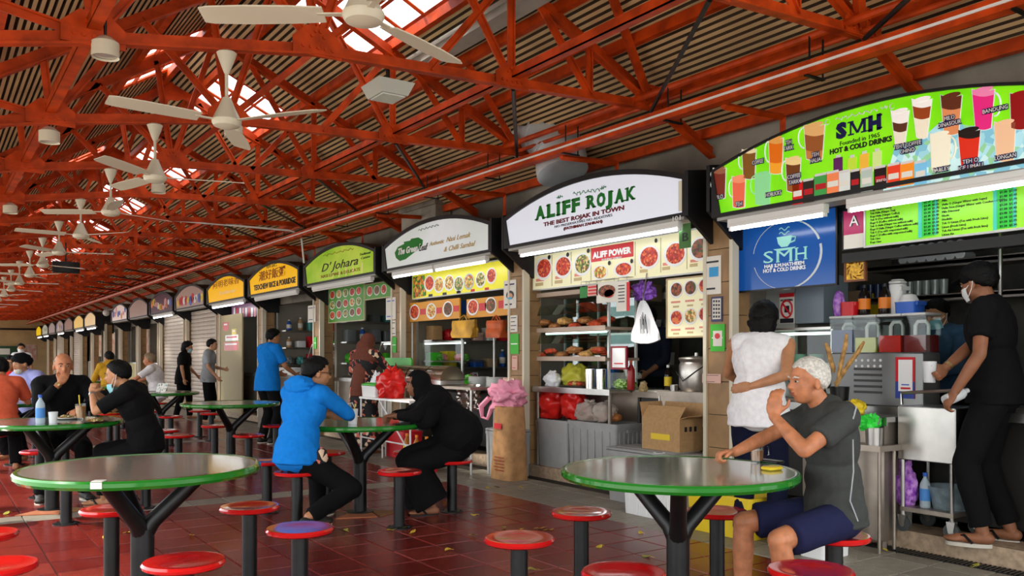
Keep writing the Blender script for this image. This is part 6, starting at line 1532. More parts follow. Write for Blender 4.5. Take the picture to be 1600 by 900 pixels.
    for k in (1,-1):
        b.ell(hp(.06,k*.036,-.018), (.022*hs,.02*hs,.02*hs), 10, 8, R=Rh)
        b.ell(hp(-.005,k*.079,-.012), (.020*hs,.010*hs,.033*hs), 12, 10, R=Rh @ Matrix.Rotation(k*.35, 3, 'Z'))
    b.ell(hp(.088,0,-.052), (.012*hs,.024*hs,.008*hs), 10, 8, R=Rh); b.ell(hp(.086,0,-.063), (.012*hs,.021*hs,.008*hs), 10, 8, R=Rh)
    body = finish(remesh(b, vox, 2), 'body', SKINS[skin], t)
    # ---- face details
    if face:
        for k in (1,-1):
            b = MB(); b.ell(hp(.083,k*.031,.006), (.006*hs,.0130*hs,.0050*hs), 12, 8, R=Rh @ Matrix.Rotation(k*.3, 3, 'Z')); e = b.build('eye', EYEW, t)
            b = MB(); b.ell(hp(.0885,k*.0315,.006), (.003*hs,.0066*hs,.0052*hs), 10, 6, R=Rh @ Matrix.Rotation(k*.3, 3, 'Z')); b.build('iris', IRIS, e)
            b = MB(); b.tube([hp(.092,k*.014,.024), hp(.093,k*.03,.030), hp(.078,k*.05,.024)], [.0035*hs,.0045*hs,.0025*hs], 6); b.build('eyebrow', HAIRW if hair is HAIRW else BROW, t)
        b = MB(); b.ell(hp(.0935,0,-.0525), (.0085*hs,.022*hs,.0048*hs), 12, 8, R=Rh); b.ell(hp(.0915,0,-.0615), (.0085*hs,.019*hs,.0052*hs), 12, 8, R=Rh); b.build('lips', LIPS, t)
    # ---- hair
    if hair:
        b = MB(); nu, nv = 36, 22; vs = []
        for j in range(nv+1):
            a = math.pi*j/nv
            for i in range(nu):
                g = 2*math.pi*i/nu; d = Vector((math.sin(a)*math.cos(g), math.sin(a)*math.sin(g), math.cos(a)))
                line = float(np.interp(d.x, (-1,-.35,.05,.35,.62,1), (-.82,-.75,-.34,.02,.40,.52)))+.13*noise.noise(d*5+Vector((0,H*5,0)))
                th = (.008 if hair is HAIRW else .015 if hair_style != 'bun' else .03)+(.003 if hair is HAIRW else .008)*noise.noise(d*4+Vector((H*9,0,0)))+(.002 if hair is HAIRW else .005)*noise.noise(d*13)
                if hair_style == 'bald' : th = .004; line = -.25+.9*max(0, d.x+.1) if d.z < .35 else 9
                k = 1 if d.z > line else 0; sm = max(0, min(1, (d.z-line)/.12))
                r = 1+ (th/.085)*sm - .10*(1-sm)
                vs.append(hp(-.012+d.x*.099*r, d.y*.078*r, .026+d.z*.094*r))
        b.add(vs, [(j*nu+i, j*nu+(i+1) % nu, (j+1)*nu+(i+1) % nu, (j+1)*nu+i) for j in range(nv) for i in range(nu)])
        if hair_style == 'bun': lump(b, hp(-.06,0,-.045), (.085*hs,.10*hs,.10*hs), seed=5, amp=.2, flat=False)
        b.build('hair', hair, t, angle=80)
    if beard:
        b = MB(); b.ell(hp(.045,0,-.085), (.05*hs,.05*hs,.05*hs), 14, 10, R=Rh); b.build('beard', beard, t)
    if cap:
        b = MB(); b.ell(hp(-.012,0,.05), (.108*hs,.087*hs,.085*hs), 24, 14, R=Rh); c = b.build('cap', cap, t)
        b = MB(); b.ell(hp(.10,0,.045), (.07*hs,.07*hs,.008*hs), 18, 8, R=Rh @ Matrix.Rotation(.12, 3, 'Y')); b.build('cap_peak', cap, c)
    if turban:
        b = MB(); lump(b, hp(-.02,0,.055), (.125*hs,.105*hs,.085*hs), seed=2, amp=.12, flat=False); lump(b, hp(-.08,0,.03), (.08*hs,.09*hs,.075*hs), seed=9, amp=.1, flat=False); b.build('turban', turban, t)
    if glasses:
        for k in (1,-1):
            b = MB(); b.tube([hp(.098,k*.034+.02*math.cos(2*math.pi*i/12),.005+.016*math.sin(2*math.pi*i/12)) for i in range(13)], .0022, 6); b.tube([hp(.095,k*.053,.008), hp(.05,k*.083,.01), hp(-.01,k*.086,.004)], .0025, 6); b.build('spectacle_frame', DARKP, t)
    if mask:
        mm = mask[0]; dz = mask[1]
        b = MB(); nu, nv = 16, 12; vs = []
        for j in range(nv+1):
            z = -.018-.085*j/nv+dz
            for i in range(nu+1):
                g = -1.15+2.3*i/nu; r = (.112-.012*abs(j/nv-.4)*2)
                vs.append(hp(.0+math.cos(g)*r*(1.0-.12*(j/nv)), math.sin(g)*.075, z))
        b.add(vs, [(j*(nu+1)+i, j*(nu+1)+i+1, (j+1)*(nu+1)+i+1, (j+1)*(nu+1)+i) for j in range(nv) for i in range(nu)]); m0 = b.build('face_mask', mm, t)
        for k in (1,-1): b = MB(); b.tube([hp(.045,k*.072,-.03+dz), hp(.01,k*.084,-.01+dz*.3), hp(-.02,k*.088,.004), hp(.0,k*.086,-.04+dz*.3), hp(.045,k*.07,-.085+dz)], .0022, 5); b.build('mask_strap', WHITE, m0)
    # ---- clothes
    cv = max(vox, .008)
    if shirt:
        b = MB(); torso(b, .016*s, low=shirt_len > 0)
        if shirt_len <= 0: b.ell(pel+Vector((0,0,.05*s)), (.118*s*fat+.016, .168*s*fat+.016, .10*s), 20, 12)
        if shirt_len > 0: cone(b, pel+Vector((0,0,.05)), pel+Vector((0,0,-shirt_len)), .178*s*fat, .192*s*fat, 22, True, False, k=.80, side=(1,0,0))
        if not vest:
            for k in (1,-1):
                if sleeve <= 1: cone(b, sh[k], sh[k].lerp(el[k], sleeve), .066*s, .062*s, 16, True, False)
                else:
                    cone(b, sh[k], el[k], .066*s, .052*s, 16); cone(b, el[k], el[k].lerp(wr[k], sleeve-1), .052*s, .040*s, 16, True, False)
        me = remesh(b, cv, 3); wrinkle(me, .0075, 7.5, H*7+rz); o = finish(me, 'shirt', shirt, t)
        if hood:
            b = MB(); lump(b, nk-fw*.085*s+up*.01, (.075*s,.14*s,.075*s), seed=3, amp=.2, flat=False); b.build('hood', hood, o)
    if trousers:
        b = MB(); b.ell(pel, (.122*s*fat+.010, .172*s*fat+.012, .13*s+.008), 20, 12)
        for k in (1,-1):
            cone(b, hip[k], kn[k].lerp(hip[k], .0 if not shorts else .16), .098*s*min(fat,1.12), .075*s if not shorts else .088*s, 18, True, not shorts)
            if not shorts: cone(b, kn[k], kn[k].lerp(an[k], leg_len), .074*s, .062*s, 16, True, False)
        me = remesh(b, cv, 3); wrinkle(me, .007, 6.5, H*5); finish(me, 'shorts' if shorts else 'trousers', trousers, t)
    if skirt:
        m_, z1, r1 = skirt
        b = MB(); b.ell(pel, (.14*s*fat, .185*s*fat, .14*s), 20, 12)
        for k in (1,-1):
            cone(b, hip[k], kn[k], .115*s, .10*s, 18); cone(b, kn[k], Vector((an[k].x, an[k].y, max(z1, 0.03))), .10*s, r1, 18, True, False)
        mid = (kn[1]+kn[-1])/2; ma = (an[1]+an[-1])/2
        cone(b, pel, mid, .15*s, .13*s, 18); cone(b, mid, Vector((ma.x, ma.y, max(z1, .03))), .13*s, r1*1.3, 18, True, False)
        me = remesh(b, cv, 4); wrinkle(me, .012, 5, 3); finish(me, 'skirt', m_, t)
    if hijab:
        b = MB(); b.ell(hp(-.012,0,.028), (.112*hs,.098*hs,.110*hs), 22, 14, R=Rh); b.ell(hp(-.015,0,-.05), (.092*hs,.096*hs,.10*hs), 18, 12, R=Rh)
        cone(b, hp(-.03,0,-.08), shc+fw*.0, .085*s, .14*s, 20, True, True, k=1.25, side=lf)
        b.ell(shc+up*-.05*s, (.15*s,.225*s,.12*s), 20, 12, R=Rl)
        if cape: cone(b, hp(-.07,0,-.05), pel-fw*.03+Vector((0,0,.10)), .08*s, .20*s*fat, 22, True, True, k=1.2, side=lf); cone(b, shc, (sh[1]+el[1])/2+Vector((0,0,-.08)), .13*s, .11*s, 16); cone(b, shc, (sh[-1]+el[-1])/2+Vector((0,0,-.08)), .13*s, .11*s, 16)
        if hijab_long: cone(b, hp(-.07,0,-.05), pel-fw*.13*s+Vector((0,0,.15-hijab_long)), .085*s, .10*s, 16, True, False, k=1.3, side=lf)
        me = remesh(b, cv, 3)
        # open the front over the face
        bm = bmesh.new(); bm.from_mesh(me); Ri = Rh.transposed()
        dead = [v for v in bm.verts if (lambda q: q.x > .038*hs and abs(q.y) < .064*hs and -.125*hs < q.z < .07*hs)(Ri @ (v.co-hc))]
        bmesh.ops.delete(bm, geom=dead, context='VERTS'); bm.to_mesh(me); bm.free()
        wrinkle(me, .006, 7, 2); finish(me, 'headscarf', hijab, t)
    if shoes:
        for k in (1,-1):
            sd = Vector((1, k*.15, 0)).normalized()
            if shoes[1] == 'slipper':
                b = MB(); c = an[k]+sd*.07*s; z0 = an[k].z-.085*s
                R = Matrix.Rotation(math.atan2(sd.y, sd.x), 3, 'Z'); out = [(.13*s*math.cos(a_)*(1 if math.cos(a_) > 0 else .95), (.045+.008*math.cos(a_))*s*math.sin(a_)) for a_ in [2*math.pi*i/20 for i in range(20)]]
                b.prism(out, z0-.012, z0+.012, X=R @ Vector((1,0,0)), Y=R @ Vector((0,1,0)), o=(c.x,c.y,0)); st_ = b.build('sandal', shoes[0], t)
                b = MB(); tp = Vector((c.x,c.y,0))+sd*.075*s; tp.z = z0+.04
                for q in (1,-1): e_ = Vector((c.x,c.y,z0+.015))+R @ Vector((-.02,q*.045,0))*s; b.tube([tp, (tp+e_)/2+Vector((0,0,.035)), e_], .009, 6)
                b.build('strap', DARKP, st_)
            else:
                b = MB(); cone(b, an[k]+Vector((-.035,0,-.038))*s, an[k]+sd*.15*s+Vector((0,0,-.045*s)), .046*s, .036*s, 14); b.ell(an[k]+sd*.16*s+Vector((0,0,-.05*s)), (.06*s,.05*s,.03*s), 12, 8); o = finish(remesh(b, cv, 2), 'shoe', shoes[0], t)
                b = MB(); z0 = an[k].z-.082*s; c = an[k]+sd*.06*s; R = Matrix.Rotation(math.atan2(sd.y, sd.x), 3, 'Z')
                b.prism([(.15*s*math.cos(2*math.pi*i/20), .05*s*math.sin(2*math.pi*i/20)) for i in range(20)], z0-.006, z0+.014, X=R @ Vector((1,0,0)), Y=R @ Vector((0,1,0)), o=(c.x,c.y,0)); b.build('shoe_sole', mat('white_sole', (.6,.56,.48), .6), o)
    info = dict(root=t, hc=hc, wr=wr, el=el, kn=kn, an=an, pel=pel, sh=sh, Rh=Rh, hp=hp, shc=shc, fw=fw, lf=lf, up=up)
    return info
def facing_angle(frm, to): return math.atan2(to[1]-frm[1], to[0]-frm[0])
def local(loc, rz, p):
    q = Vector(p)-Vector(loc); c, s_ = math.cos(-rz), math.sin(-rz); return (q.x*c-q.y*s_, q.x*s_+q.y*c, q.z)
def stool_at(tab, k, off=0): a = math.radians(28+60*k+off); return (tab[0]+.80*math.cos(a), tab[1]+.80*math.sin(a))
BLK = cloth('black', (.0045,.0045,.005)); BLUES = cloth('blue', (.006,.17,.55)); GREYS = cloth('charcoal', (.045,.048,.045)); NAVYS = cloth('navy', (.012,.014,.045)); WHT = cloth('white', (.72,.70,.70)); DKN = cloth('dark_navy', (.006,.007,.022))
DENIM = cloth('denim', (.035,.075,.13)); LAV = cloth('lavender', (.30,.31,.58)); RDS = cloth('red', (.50,.03,.025)); ORS = cloth('orange_red', (.5,.09,.04)); GRY = cloth('grey', (.30,.32,.33)); BRN = cloth('brown_scarf', (.15,.05,.032)); MUST = cloth('mustard', (.5,.27,.02))
FLORAL = multi('cloth_floral', [(.009,.008,.009)]*5+[sr(205,110,90), sr(220,190,160), (.009,.008,.009), sr(150,60,50)], 22, .85)
MASKB = mat('mask_blue', (.25,.52,.58), .7); MASKW = mat('mask_white', (.65,.68,.68), .7)
SIT = .575
# --- elderly man in grey at the near table
s0 = stool_at(TABLES_A[0], 5); tc = TABLES_A[0]; rz = facing_angle(s0, tc)+.06; L0 = (s0[0], s0[1], 0)
mouth_t = local(L0, rz, ond(1238, 655, 4.12))
old = person('elderly white-haired man in charcoal T-shirt and navy shorts, hand raised to his mouth', L0, rz, (0,0,SIT), chest_lean=.10, head=(0,.06,.10),
    hands={1: (.335,.035,1.055), -1: (.56,-.02,.85)}, poles={1: (.4,.75,-.9), -1: (-.2,-.9,-.2)}, feet={1: (.30,.20,0), -1: (.42,-.16,0)}, knees={1: (.8,.3,.6), -1: (.8,-.1,.6)}, H=1.70, fat=1.0, skin='ruddy', shirt=GREYS, sleeve=.62, trousers=NAVYS, shorts=True,
    hair=HAIRW, hair_style='short', vox=.006, shoes=(mat('sandal_brown', (.12,.07,.03), .6), 'slipper'), curl=(.45,1.25), hnorm={1: (-.5,-.6,.2), -1: (-.2,.3,-1)}, hdir={1: (-.12,-.05,1), -1: (1,.1,-.1)}, neck_fwd=.075, shirt_len=.06)
o_ = old; b = MB(); pts = [o_['sh'][1]+Vector((.0,.072,.05)), o_['sh'][1]+Vector((.02,.03,-.02))]
# --- man in blue hooded top
s1 = stool_at(TABLES_A[1], 3); tc = TABLES_A[1]; rz = facing_angle(s1, tc)-.12; L1 = (s1[0], s1[1], 0)
p6 = person('man in a bright blue hooded top and black trousers, back turned, wearing glasses', L1, rz, (0,0,SIT), chest_lean=.26, head=(0,.12,-.55),
    hands={1: (.50,.16,.86), -1: (.52,-.06,.86)}, poles={1: (-.2,.9,-.3), -1: (-.2,-.9,-.3)}, feet={1: (.42,.22,0), -1: (-.10,-.24,.05)}, knees={1: (.9,.3,.5), -1: (.95,-.35,.2)}, H=1.74, fat=1.08, skin='tan', shirt=BLUES, sleeve=1.85, trousers=BLK, leg_len=.95,
    hair=HAIRB, vox=.0075, shoes=(mat('dark_shoe', (.02,.019,.016), .6), 'shoe'), hood=BLUES, glasses=True, neck_fwd=.05, shirt_len=.05)
# --- woman in black
s2 = stool_at(TABLES_A[1], 5); rz = facing_angle(s2, tc)+.05; L2 = (s2[0]+.03, s2[1], 0)
p5 = person('woman in a black headscarf and long black robe leaning on the table', L2, rz, (0,0,SIT), chest_lean=.56, head=(0,.02,.18),
    hands={1: (.50,.20,.85), -1: (.55,.0,.84)}, poles={1: (-.1,1,-.3), -1: (-.1,-1,-.3)}, feet={1: (.20,.16,0), -1: (.30,-.14,0)}, H=1.62, fat=1.18, skin='brown', shirt=BLK, sleeve=1.85, skirt=(BLK, .10, .15),
    hijab=BLK, cape=True, vox=.0075, shoes=(mat('dark_sandal', (.02,.02,.022), .6), 'slipper'), neck_fwd=.06, curl=(.6,.8), hnorm={1: (0,0,-1), -1: (0,.2,-1)})
# --- two men in black at the left table
tb = TABLES_B[1]
s3 = stool_at(tb, 5, 3); rz = facing_angle(s3, tb)+.02; L3 = (s3[0], s3[1], 0)
p7 = person('man in a black T-shirt with a blue mask under his chin, hands clasped, side view', L3, rz, (0,0,SIT), chest_lean=.33, head=(0,.16,.02),
    hands={1: (.44,.045,1.03), -1: (.44,-.045,1.03)}, poles={1: (.1,.8,-.9), -1: (.1,-.8,-.9)}, feet={1: (.15,.18,0), -1: (.40,-.15,0)}, H=1.70, fat=1.08, skin='tan', shirt=BLK, sleeve=.85, trousers=BLK, leg_len=.93, hair=HAIRB, vox=.0075,
    shoes=(mat('tan_sandal', (.25,.16,.1), .6), 'slipper'), mask=(MASKB, -.055), curl=(.9,.9), hnorm={1: (0,-1,0), -1: (0,1,0)}, hdir={1: (-.1,-.5,.9), -1: (-.1,.5,.9)}, neck_fwd=.06, shirt_len=.05)
s4 = stool_at(tb, 1, 3); rz = facing_angle(s4, tb)-.02; L4 = (s4[0]+.18, s4[1]+.02, 0)
p8 = person('bald man in a black jacket facing the camera, hand over his mouth', L4, rz, (0,0,SIT+.03), chest_lean=.2, head=(0,.06,.0),
    hands={-1: (.27,-.04,1.10), 1: (.48,.10,.86)}, poles={1: (-.1,.9,-.4), -1: (.3,-.7,-.9)}, feet={1: (.36,.16,0), -1: (.30,-.2,0)}, H=1.74, fat=1.15, skin='ruddy', shirt=BLK, sleeve=1.8, trousers=BLK, vox=.0075, hair=HAIRG, hair_style='bald',
    shoes=(mat('dark_shoe', (.02,.019,.016), .6), 'shoe'), curl=(.6,.75), hnorm={-1: (-1,.2,.1), 1: (0,0,-1)}, hdir={-1: (-.05,.45,.75), 1: None}, neck_fwd=.05, shirt_len=.05)
# --- man in white sleeveless top at the drinks stall
L5 = (5.02, 4.10, 0); rz = math.radians(26)
p2 = person('person in a white sleeveless top and dark trousers, back turned, hand on hip', L5, rz, (0,0,.95), chest_lean=.16, side_lean=.02, head=(0,.2,.05),
    hands={-1: (-.13,.02,1.14), 1: (.42,.16,1.12)}, poles={-1: (-.25,-1,.1), 1: (.0,.8,-.6)}, feet={1: (0,.12,0), -1: (-.04,-.13,0)}, H=1.76, fat=1.12, skin='tan', shirt=WHT, vest=True, trousers=DKN, hair=HAIRB, hair_style='bun', vox=.0075,
    shoes=(mat('beige_shoe', (.35,.28,.17), .6), 'shoe'), curl=(.5,.25), hnorm={-1: (1,0,0), 1: (0,0,-1)}, hdir={-1: (.05,1,-.15), 1: None}, shirt_len=.10)
# --- stall keeper in black with a cap
L6 = (5.80, 2.80, .13); rz = math.radians(104)
bq = local(L6, rz, ond(1492, 612, 5.45)); cq = local(L6, rz, ond(1474, 578, 5.62))
p3 = person('tall man in black with dark cap and mask holding a cup and a bottle', L6, rz, (0,0,1.0), chest_lean=.10, head=(0,.25,-.3),
    hands={1: bq, -1: cq}, poles={1: (-.8,.5,-.3), -1: (-.4,-.6,-.6)}, feet={1: (.05,.13,0), -1: (-.06,-.12,0)}, H=1.86, fat=1.05, skin='brown', shirt=BLK, sleeve=.62, trousers=BLK, leg_len=.92, hair=HAIRB, cap=BLK, mask=(MASKW, .0), vox=.0065,
    shoes=(mat('pale_sandal', (.5,.46,.38), .6), 'slipper'), curl=(.8,.75), hnorm={1: (.1,-.3,-1), -1: (.2,.7,-.4)}, shirt_len=.08)
# --- stall keeper in denim
L7 = (6.98, 3.72, .13)
p4 = person('man in a denim shirt and blue mask working behind the drinks dispenser, head bowed', L7, math.radians(165), (0,0,.93), chest_lean=.22, head=(0,.35,.05), hands={1: (.38,.12,1.05), -1: (.38,-.12,1.05)}, feet={1: (0,.1,0), -1: (0,-.1,0)}, H=1.70, fat=1.05, skin='tan', shirt=DENIM, sleeve=1.6, trousers=BLK, hair=HAIRB, mask=(MASKB, 0), vox=.011)
# --- salad stall keeper in the dark
person('stall keeper in dark clothes standing in the shade behind the hanging white bag', (6.86, 7.1, .13), math.radians(190), (0,0,.97), chest_lean=.1, head=(0,.2,0), hands={1: (.3,.15,1.05), -1: (.3,-.15,1.05)}, feet={1: (0,.1,0), -1: (0,-.1,0)}, H=1.80, fat=1.05, skin='brown', shirt=cloth('dusk_blue', (.012,.016,.03)), sleeve=1.5, trousers=BLK, hair=HAIRB, vox=.013)
# --- buyers along the row
person('man in a bright blue T-shirt standing at the porridge stall, back turned', (4.42,13.15,0), math.radians(18), (0,0,.97), chest_lean=.12, head=(0,.15,-.3), hands={1: (.35,.2,1.1), -1: (.38,-.2,1.08)}, feet={1: (0,.13,0), -1: (0,-.13,0)}, H=1.80, fat=1.15, skin='tan', shirt=BLUES, sleeve=.75, trousers=BLK, hair=HAIRB, vox=.011, shoes=(mat('dark_shoe', (.02,.019,.016), .6), 'shoe'), shirt_len=.14)
person('woman in a long brown headscarf and black floral dress at the lime-sign stall', (5.0,10.85,0), math.radians(28), (0,0,.92), chest_lean=.1, head=(0,.15,-.4), hands={1: (.32,.2,1.12), -1: (.42,-.22,1.2)}, feet={1: (0,.12,0), -1: (0,-.12,0)}, H=1.64, fat=1.15, skin='brown', shirt=FLORAL, sleeve=1.7, skirt=(FLORAL, .12, .14), hijab=BRN, hijab_long=.28, vox=.011, face=False, shirt_len=.2)
person('person in a grey T-shirt and black trousers with a dark shoulder bag, side view', (4.8,17.95,0), math.radians(-30), (0,0,.94), chest_lean=.08, head=(0,.1,0), hands={1: (.28,.15,1.1), -1: (.22,-.2,.95)}, feet={1: (.05,.1,0), -1: (-.05,-.1,0)}, H=1.70, fat=1.02, skin='light', shirt=GRY, sleeve=.75, trousers=BLK, hair=HAIRB, vox=.012, shirt_len=.1)
person('person in black clothes and a pale mask walking past the shutters', (4.6,19.2,0), math.radians(-28), (0,0,.92), chest_lean=.12, head=(0,.2,0), hands={1: (.25,.2,.95), -1: (.1,-.28,.85)}, feet={1: (.12,.1,0), -1: (-.12,-.1,0)}, H=1.66, fat=1.12, skin='tan', shirt=BLK, sleeve=.8, trousers=BLK, hair=HAIRB, hair_style='bun', mask=(MASKB, 0), vox=.012, shirt_len=.15)
# --- seated further back
t4 = TABLES_A[4]; s5 = stool_at(t4, 5); L8 = (s5[0], s5[1], 0)
person('fair-haired man in a white T-shirt seated with his back turned', L8, facing_angle(s5, t4), (0,0,SIT+.03), chest_lean=.22, head=(0,.1,.1), hands={1: (.5,.25,.86), -1: (.5,-.2,.86)}, poles={1: (-.2,1,-.3), -1: (-.2,-1,-.3)}, feet={1: (.35,.15,0), -1: (.35,-.15,0)}, H=1.82, fat=1.15, skin='ruddy', shirt=WHT, sleeve=.8, trousers=BLK, hair=HAIRG, vox=.013, shirt_len=.06)
s6 = stool_at(t4, 1); person('person in a mustard-yellow hooded top far behind the masked man', (s6[0],s6[1],0), math.radians(95), (0,0,SIT+.08), chest_lean=.15, head=(0,.1,.3), hands={1: (.4,.2,.9), -1: (.4,-.2,.9)}, feet={1: (.35,.15,0), -1: (.35,-.15,0)}, H=1.78, fat=1.1, skin='tan', shirt=MUST, sleeve=1.8, trousers=BLK, hair=HAIRB, hood=MUST, vox=.014)
tB2 = TABLES_B[2]
person('bearded man in a lavender T-shirt and black turban, seated sideways', (1.22,13.05,0), facing_angle((1.22,13.05), (.6,12.6)), (0,0,SIT+.03), chest_lean=.32, head=(0,.1,0), hands={1: (.45,.2,.86), -1: (.48,-.15,.86)}, poles={1: (-.2,1,-.3), -1: (-.2,-1,-.3)}, feet={1: (.3,.15,0), -1: (.3,-.15,0)}, H=1.78, fat=1.15, skin='tan', shirt=LAV, sleeve=.85, trousers=BLK, turban=BLK, beard=HAIRW, vox=.011, shirt_len=.06)
person('person in a red top seated far back beyond the turbaned man', (1.2,16.0,0), math.radians(-110), (0,0,SIT+.02), chest_lean=.25, head=(0,.1,0), hands={1: (.4,.2,.9), -1: (.4,-.2,.9)}, feet={1: (.3,.15,0), -1: (.3,-.15,0)}, H=1.72, fat=1.1, skin='tan', shirt=RDS, sleeve=.8, trousers=BLK, hair=HAIRB, vox=.014)
s7 = stool_at(tB2, 4, 3); person('dark-haired person in an orange-red top at the picture edge', (.72,11.45,0), math.radians(85), (0,0,SIT), chest_lean=.25, head=(0,.1,0), hands={1: (.45,.2,.86), -1: (.45,-.2,.86)}, feet={1: (.3,.15,0), -1: (.3,-.15,0)}, H=1.70, fat=1.1, skin='tan', shirt=ORS, sleeve=.8, trousers=BLK, hair=HAIRB, vox=.013)
person('small distant person in a pale shirt standing near the end of the hall', (2.05,25.2,0), math.radians(-100), (0,0,.92), head=(0,.05,0), feet={1: (0,.1,0), -1: (0,-.1,0)}, H=1.68, skin='tan', shirt=WHT, sleeve=.6, trousers=GRY, hair=HAIRB, mask=(MASKW, 0), vox=.016)
bpy.data.scenes.remove(TMPS)
# ================================================================ things on the tables, floor litter, small fittings
def tcup(tab, ang, r): a = math.radians(ang); return (tab[0]+r*math.cos(a), tab[1]+r*math.sin(a), TZ-.003)
CLRC = glass('clear_cup', (.90,.92,.91), .07, .05); PALEC = film('pale_cup', (.8,.82,.82), .4, .2)
MILKTEA = mat('milk_tea', (.50,.20,.07), .3); ORJ = mat('orange_drink', (.62,.27,.08), .3)
# near table
q_ = onz(1183, 722, TZ-.003)
t = thing('glass_mug', 'glass mug of milky tea with a handle on the near table', 'mug', (q_.x, q_.y, TZ-.003))
b = MB(); b.lathe([(.0001,.0),(.034,0),(.038,.10),(.035,.10),(.031,.008),(.0001,.008)], 22); b.build('mug_wall', CLRC, t)
b = MB(); b.lathe([(.0001,.01),(.030,.01),(.0325,.065),(.0001,.065)], 22); b.build('drink', MILKTEA, t)
b = MB(); b.tube([(.036*CT,-.036*ST,.085),(.06*CT,-.06*ST,.08),(.062*CT,-.062*ST,.04),(.034*CT,-.034*ST,.025)], .005, 8); b.build('handle', CLRC, t)
q_ = onz(1206, 734, TZ-.003); b = MB(); b.bbox((q_.x-.05,q_.y-.035,TZ-.003),(q_.x+.05,q_.y+.035,TZ+.015),.015); single(b, 'yellow_packet', 'soft yellow packet on the near table', 'packet', YELPL)
q_ = onz(1204, 722, TZ); b = MB(); b.bbox((q_.x-.035,q_.y-.07,TZ-.002),(q_.x+.035,q_.y+.07,TZ+.012),.012); o = single(b, 'phone', 'dark phone lying by the mug', 'phone', DARKP)
q_ = onz(1030, 708, TZ-.003); b = MB(); b.lathe([(.0001,0),(.035,0),(.036,.002),(.0001,.003)], 24, (q_.x,q_.y,TZ-.002)); b.lathe([(.0001,.003),(.022,.003),(.022,.0036),(.0001,.0036)], 20, (q_.x,q_.y,TZ-.002), m=1); single(b, 'number_disc', 'small oval number disc near the rim of the table by the drinks stall', 'label', [WHITEPL, INK])
# label on the rim of the left table
tb0 = TABLES_B[0]; a = math.radians(240); b = MB(); b.box((tb0[0]+(TR+.001)*math.cos(a), tb0[1]+(TR+.001)*math.sin(a), TZ-.018),(.004,.05,.03), rz=a); b.box((tb0[0]+(TR-.03)*math.cos(a), tb0[1]+(TR-.03)*math.sin(a), TZ),(.05,.05,.003), rz=a); single(b, 'table_label', 'white paper label on the rim of the empty near table', 'label', PAPER, smooth=False)
# middle table
q_ = onz(551, 663, TZ-.003)
t = tumbler('paper_cup', 'white takeaway cup with straw and handle loop on the blue-topped man\'s table', (q_.x,q_.y,TZ-.003), .045, .13, WHITEPL, liquid=None)
b = MB(); b.cyl((0,0,.05),(.02,-.01,.17),.005,n=6); b.build('straw', YELPL, t); b = MB(); b.tube([(-.03,.03,.12),(-.02,.05,.17),(.01,.03,.18),(.02,.0,.13)], .004, 6); b.build('cup_loop', WHITEPL, t)
q_ = onz(632, 656, TZ-.003); tumbler('white_bowl', 'white foam bowl in front of the woman in black', (q_.x,q_.y,TZ-.003), .055, .075, WHITEPL, 'bowl')
# table with two men in black
tb1 = TABLES_B[1]
q_ = onz(63, 662, TZ-.003); bottle('water_bottle', 'clear water bottle with a blue cap on the table of the men in black', (q_.x,q_.y,TZ-.003), .036, .245, film('bottle_clear', (.6,.7,.75), .5, .1), BLUEPL, mat('water_label', (.05,.2,.5), .4))
q_ = onz(83, 662, TZ-.003); tumbler('plastic_cup', 'small clear plastic cup beside the water bottle', (q_.x,q_.y,TZ-.003), .038, .10, PALEC)
q_ = onz(126, 655, TZ-.003); t = tumbler('plastic_cup', 'clear cup of orange milk tea with a yellow straw', (q_.x,q_.y,TZ-.003), .048, .14, CLRC, liquid=ORJ, lv=.85)
b = MB(); b.cyl((0,0,.03),(-.012,.01,.22),.005,n=6); b.build('straw', YELPL, t)
for u, v, lab in ((104, 655, 'pale plate of food in front of the bald man'), (148, 661, 'dark plate by the masked man in black')):
    q_ = onz(u, v, TZ-.003); t = thing('plate', lab, 'plate', (q_.x,q_.y,TZ-.003)); b = MB(); b.lathe([(.0001,.0),(.07,0),(.11,.014),(.108,.018),(.07,.006),(.0001,.005)], 28); b.build('plate_dish', WHITEPL if u < 120 else DARKP, t)
    b = MB(); lump(b, (0,0,.015), (.06,.07,.025), seed=int(u), amp=.4); b.build('food', multi('rice_food', [sr(190,150,90), sr(120,60,30), sr(210,190,150), sr(90,110,40)], 60), t)
# papers on the white-shirted man's table
ta3 = TABLES_A[3]
for k, (dx, dy, a) in enumerate(((.0,.05,.3),(-.2,-.1,.8))):
    t = thing('open_booklet', 'open printed booklet on the third table back, %s' % ('propped upright' if k == 0 else 'lying flat'), 'booklet', (ta3[0]+dx, ta3[1]+dy, TZ-.003), a)
    b = MB()
    if k == 0: b.add([(0,-.15,0),(0,.15,0),(.06,.15,.14),(.06,-.15,.14),(.003,-.15,0),(.003,.15,0),(.063,.15,.14),(.063,-.15,.14)], [(0,1,2,3),(4,7,6,5),(0,4,5,1),(1,5,6,2),(2,6,7,3),(3,7,4,0)])
    else: b.bb((-.1,-.14,0),(.1,.14,.004))
    b.build('page', multi('print_page', [sr(210,205,195)]*3+[sr(90,90,90), sr(170,190,180)], 40), t, smooth=False)
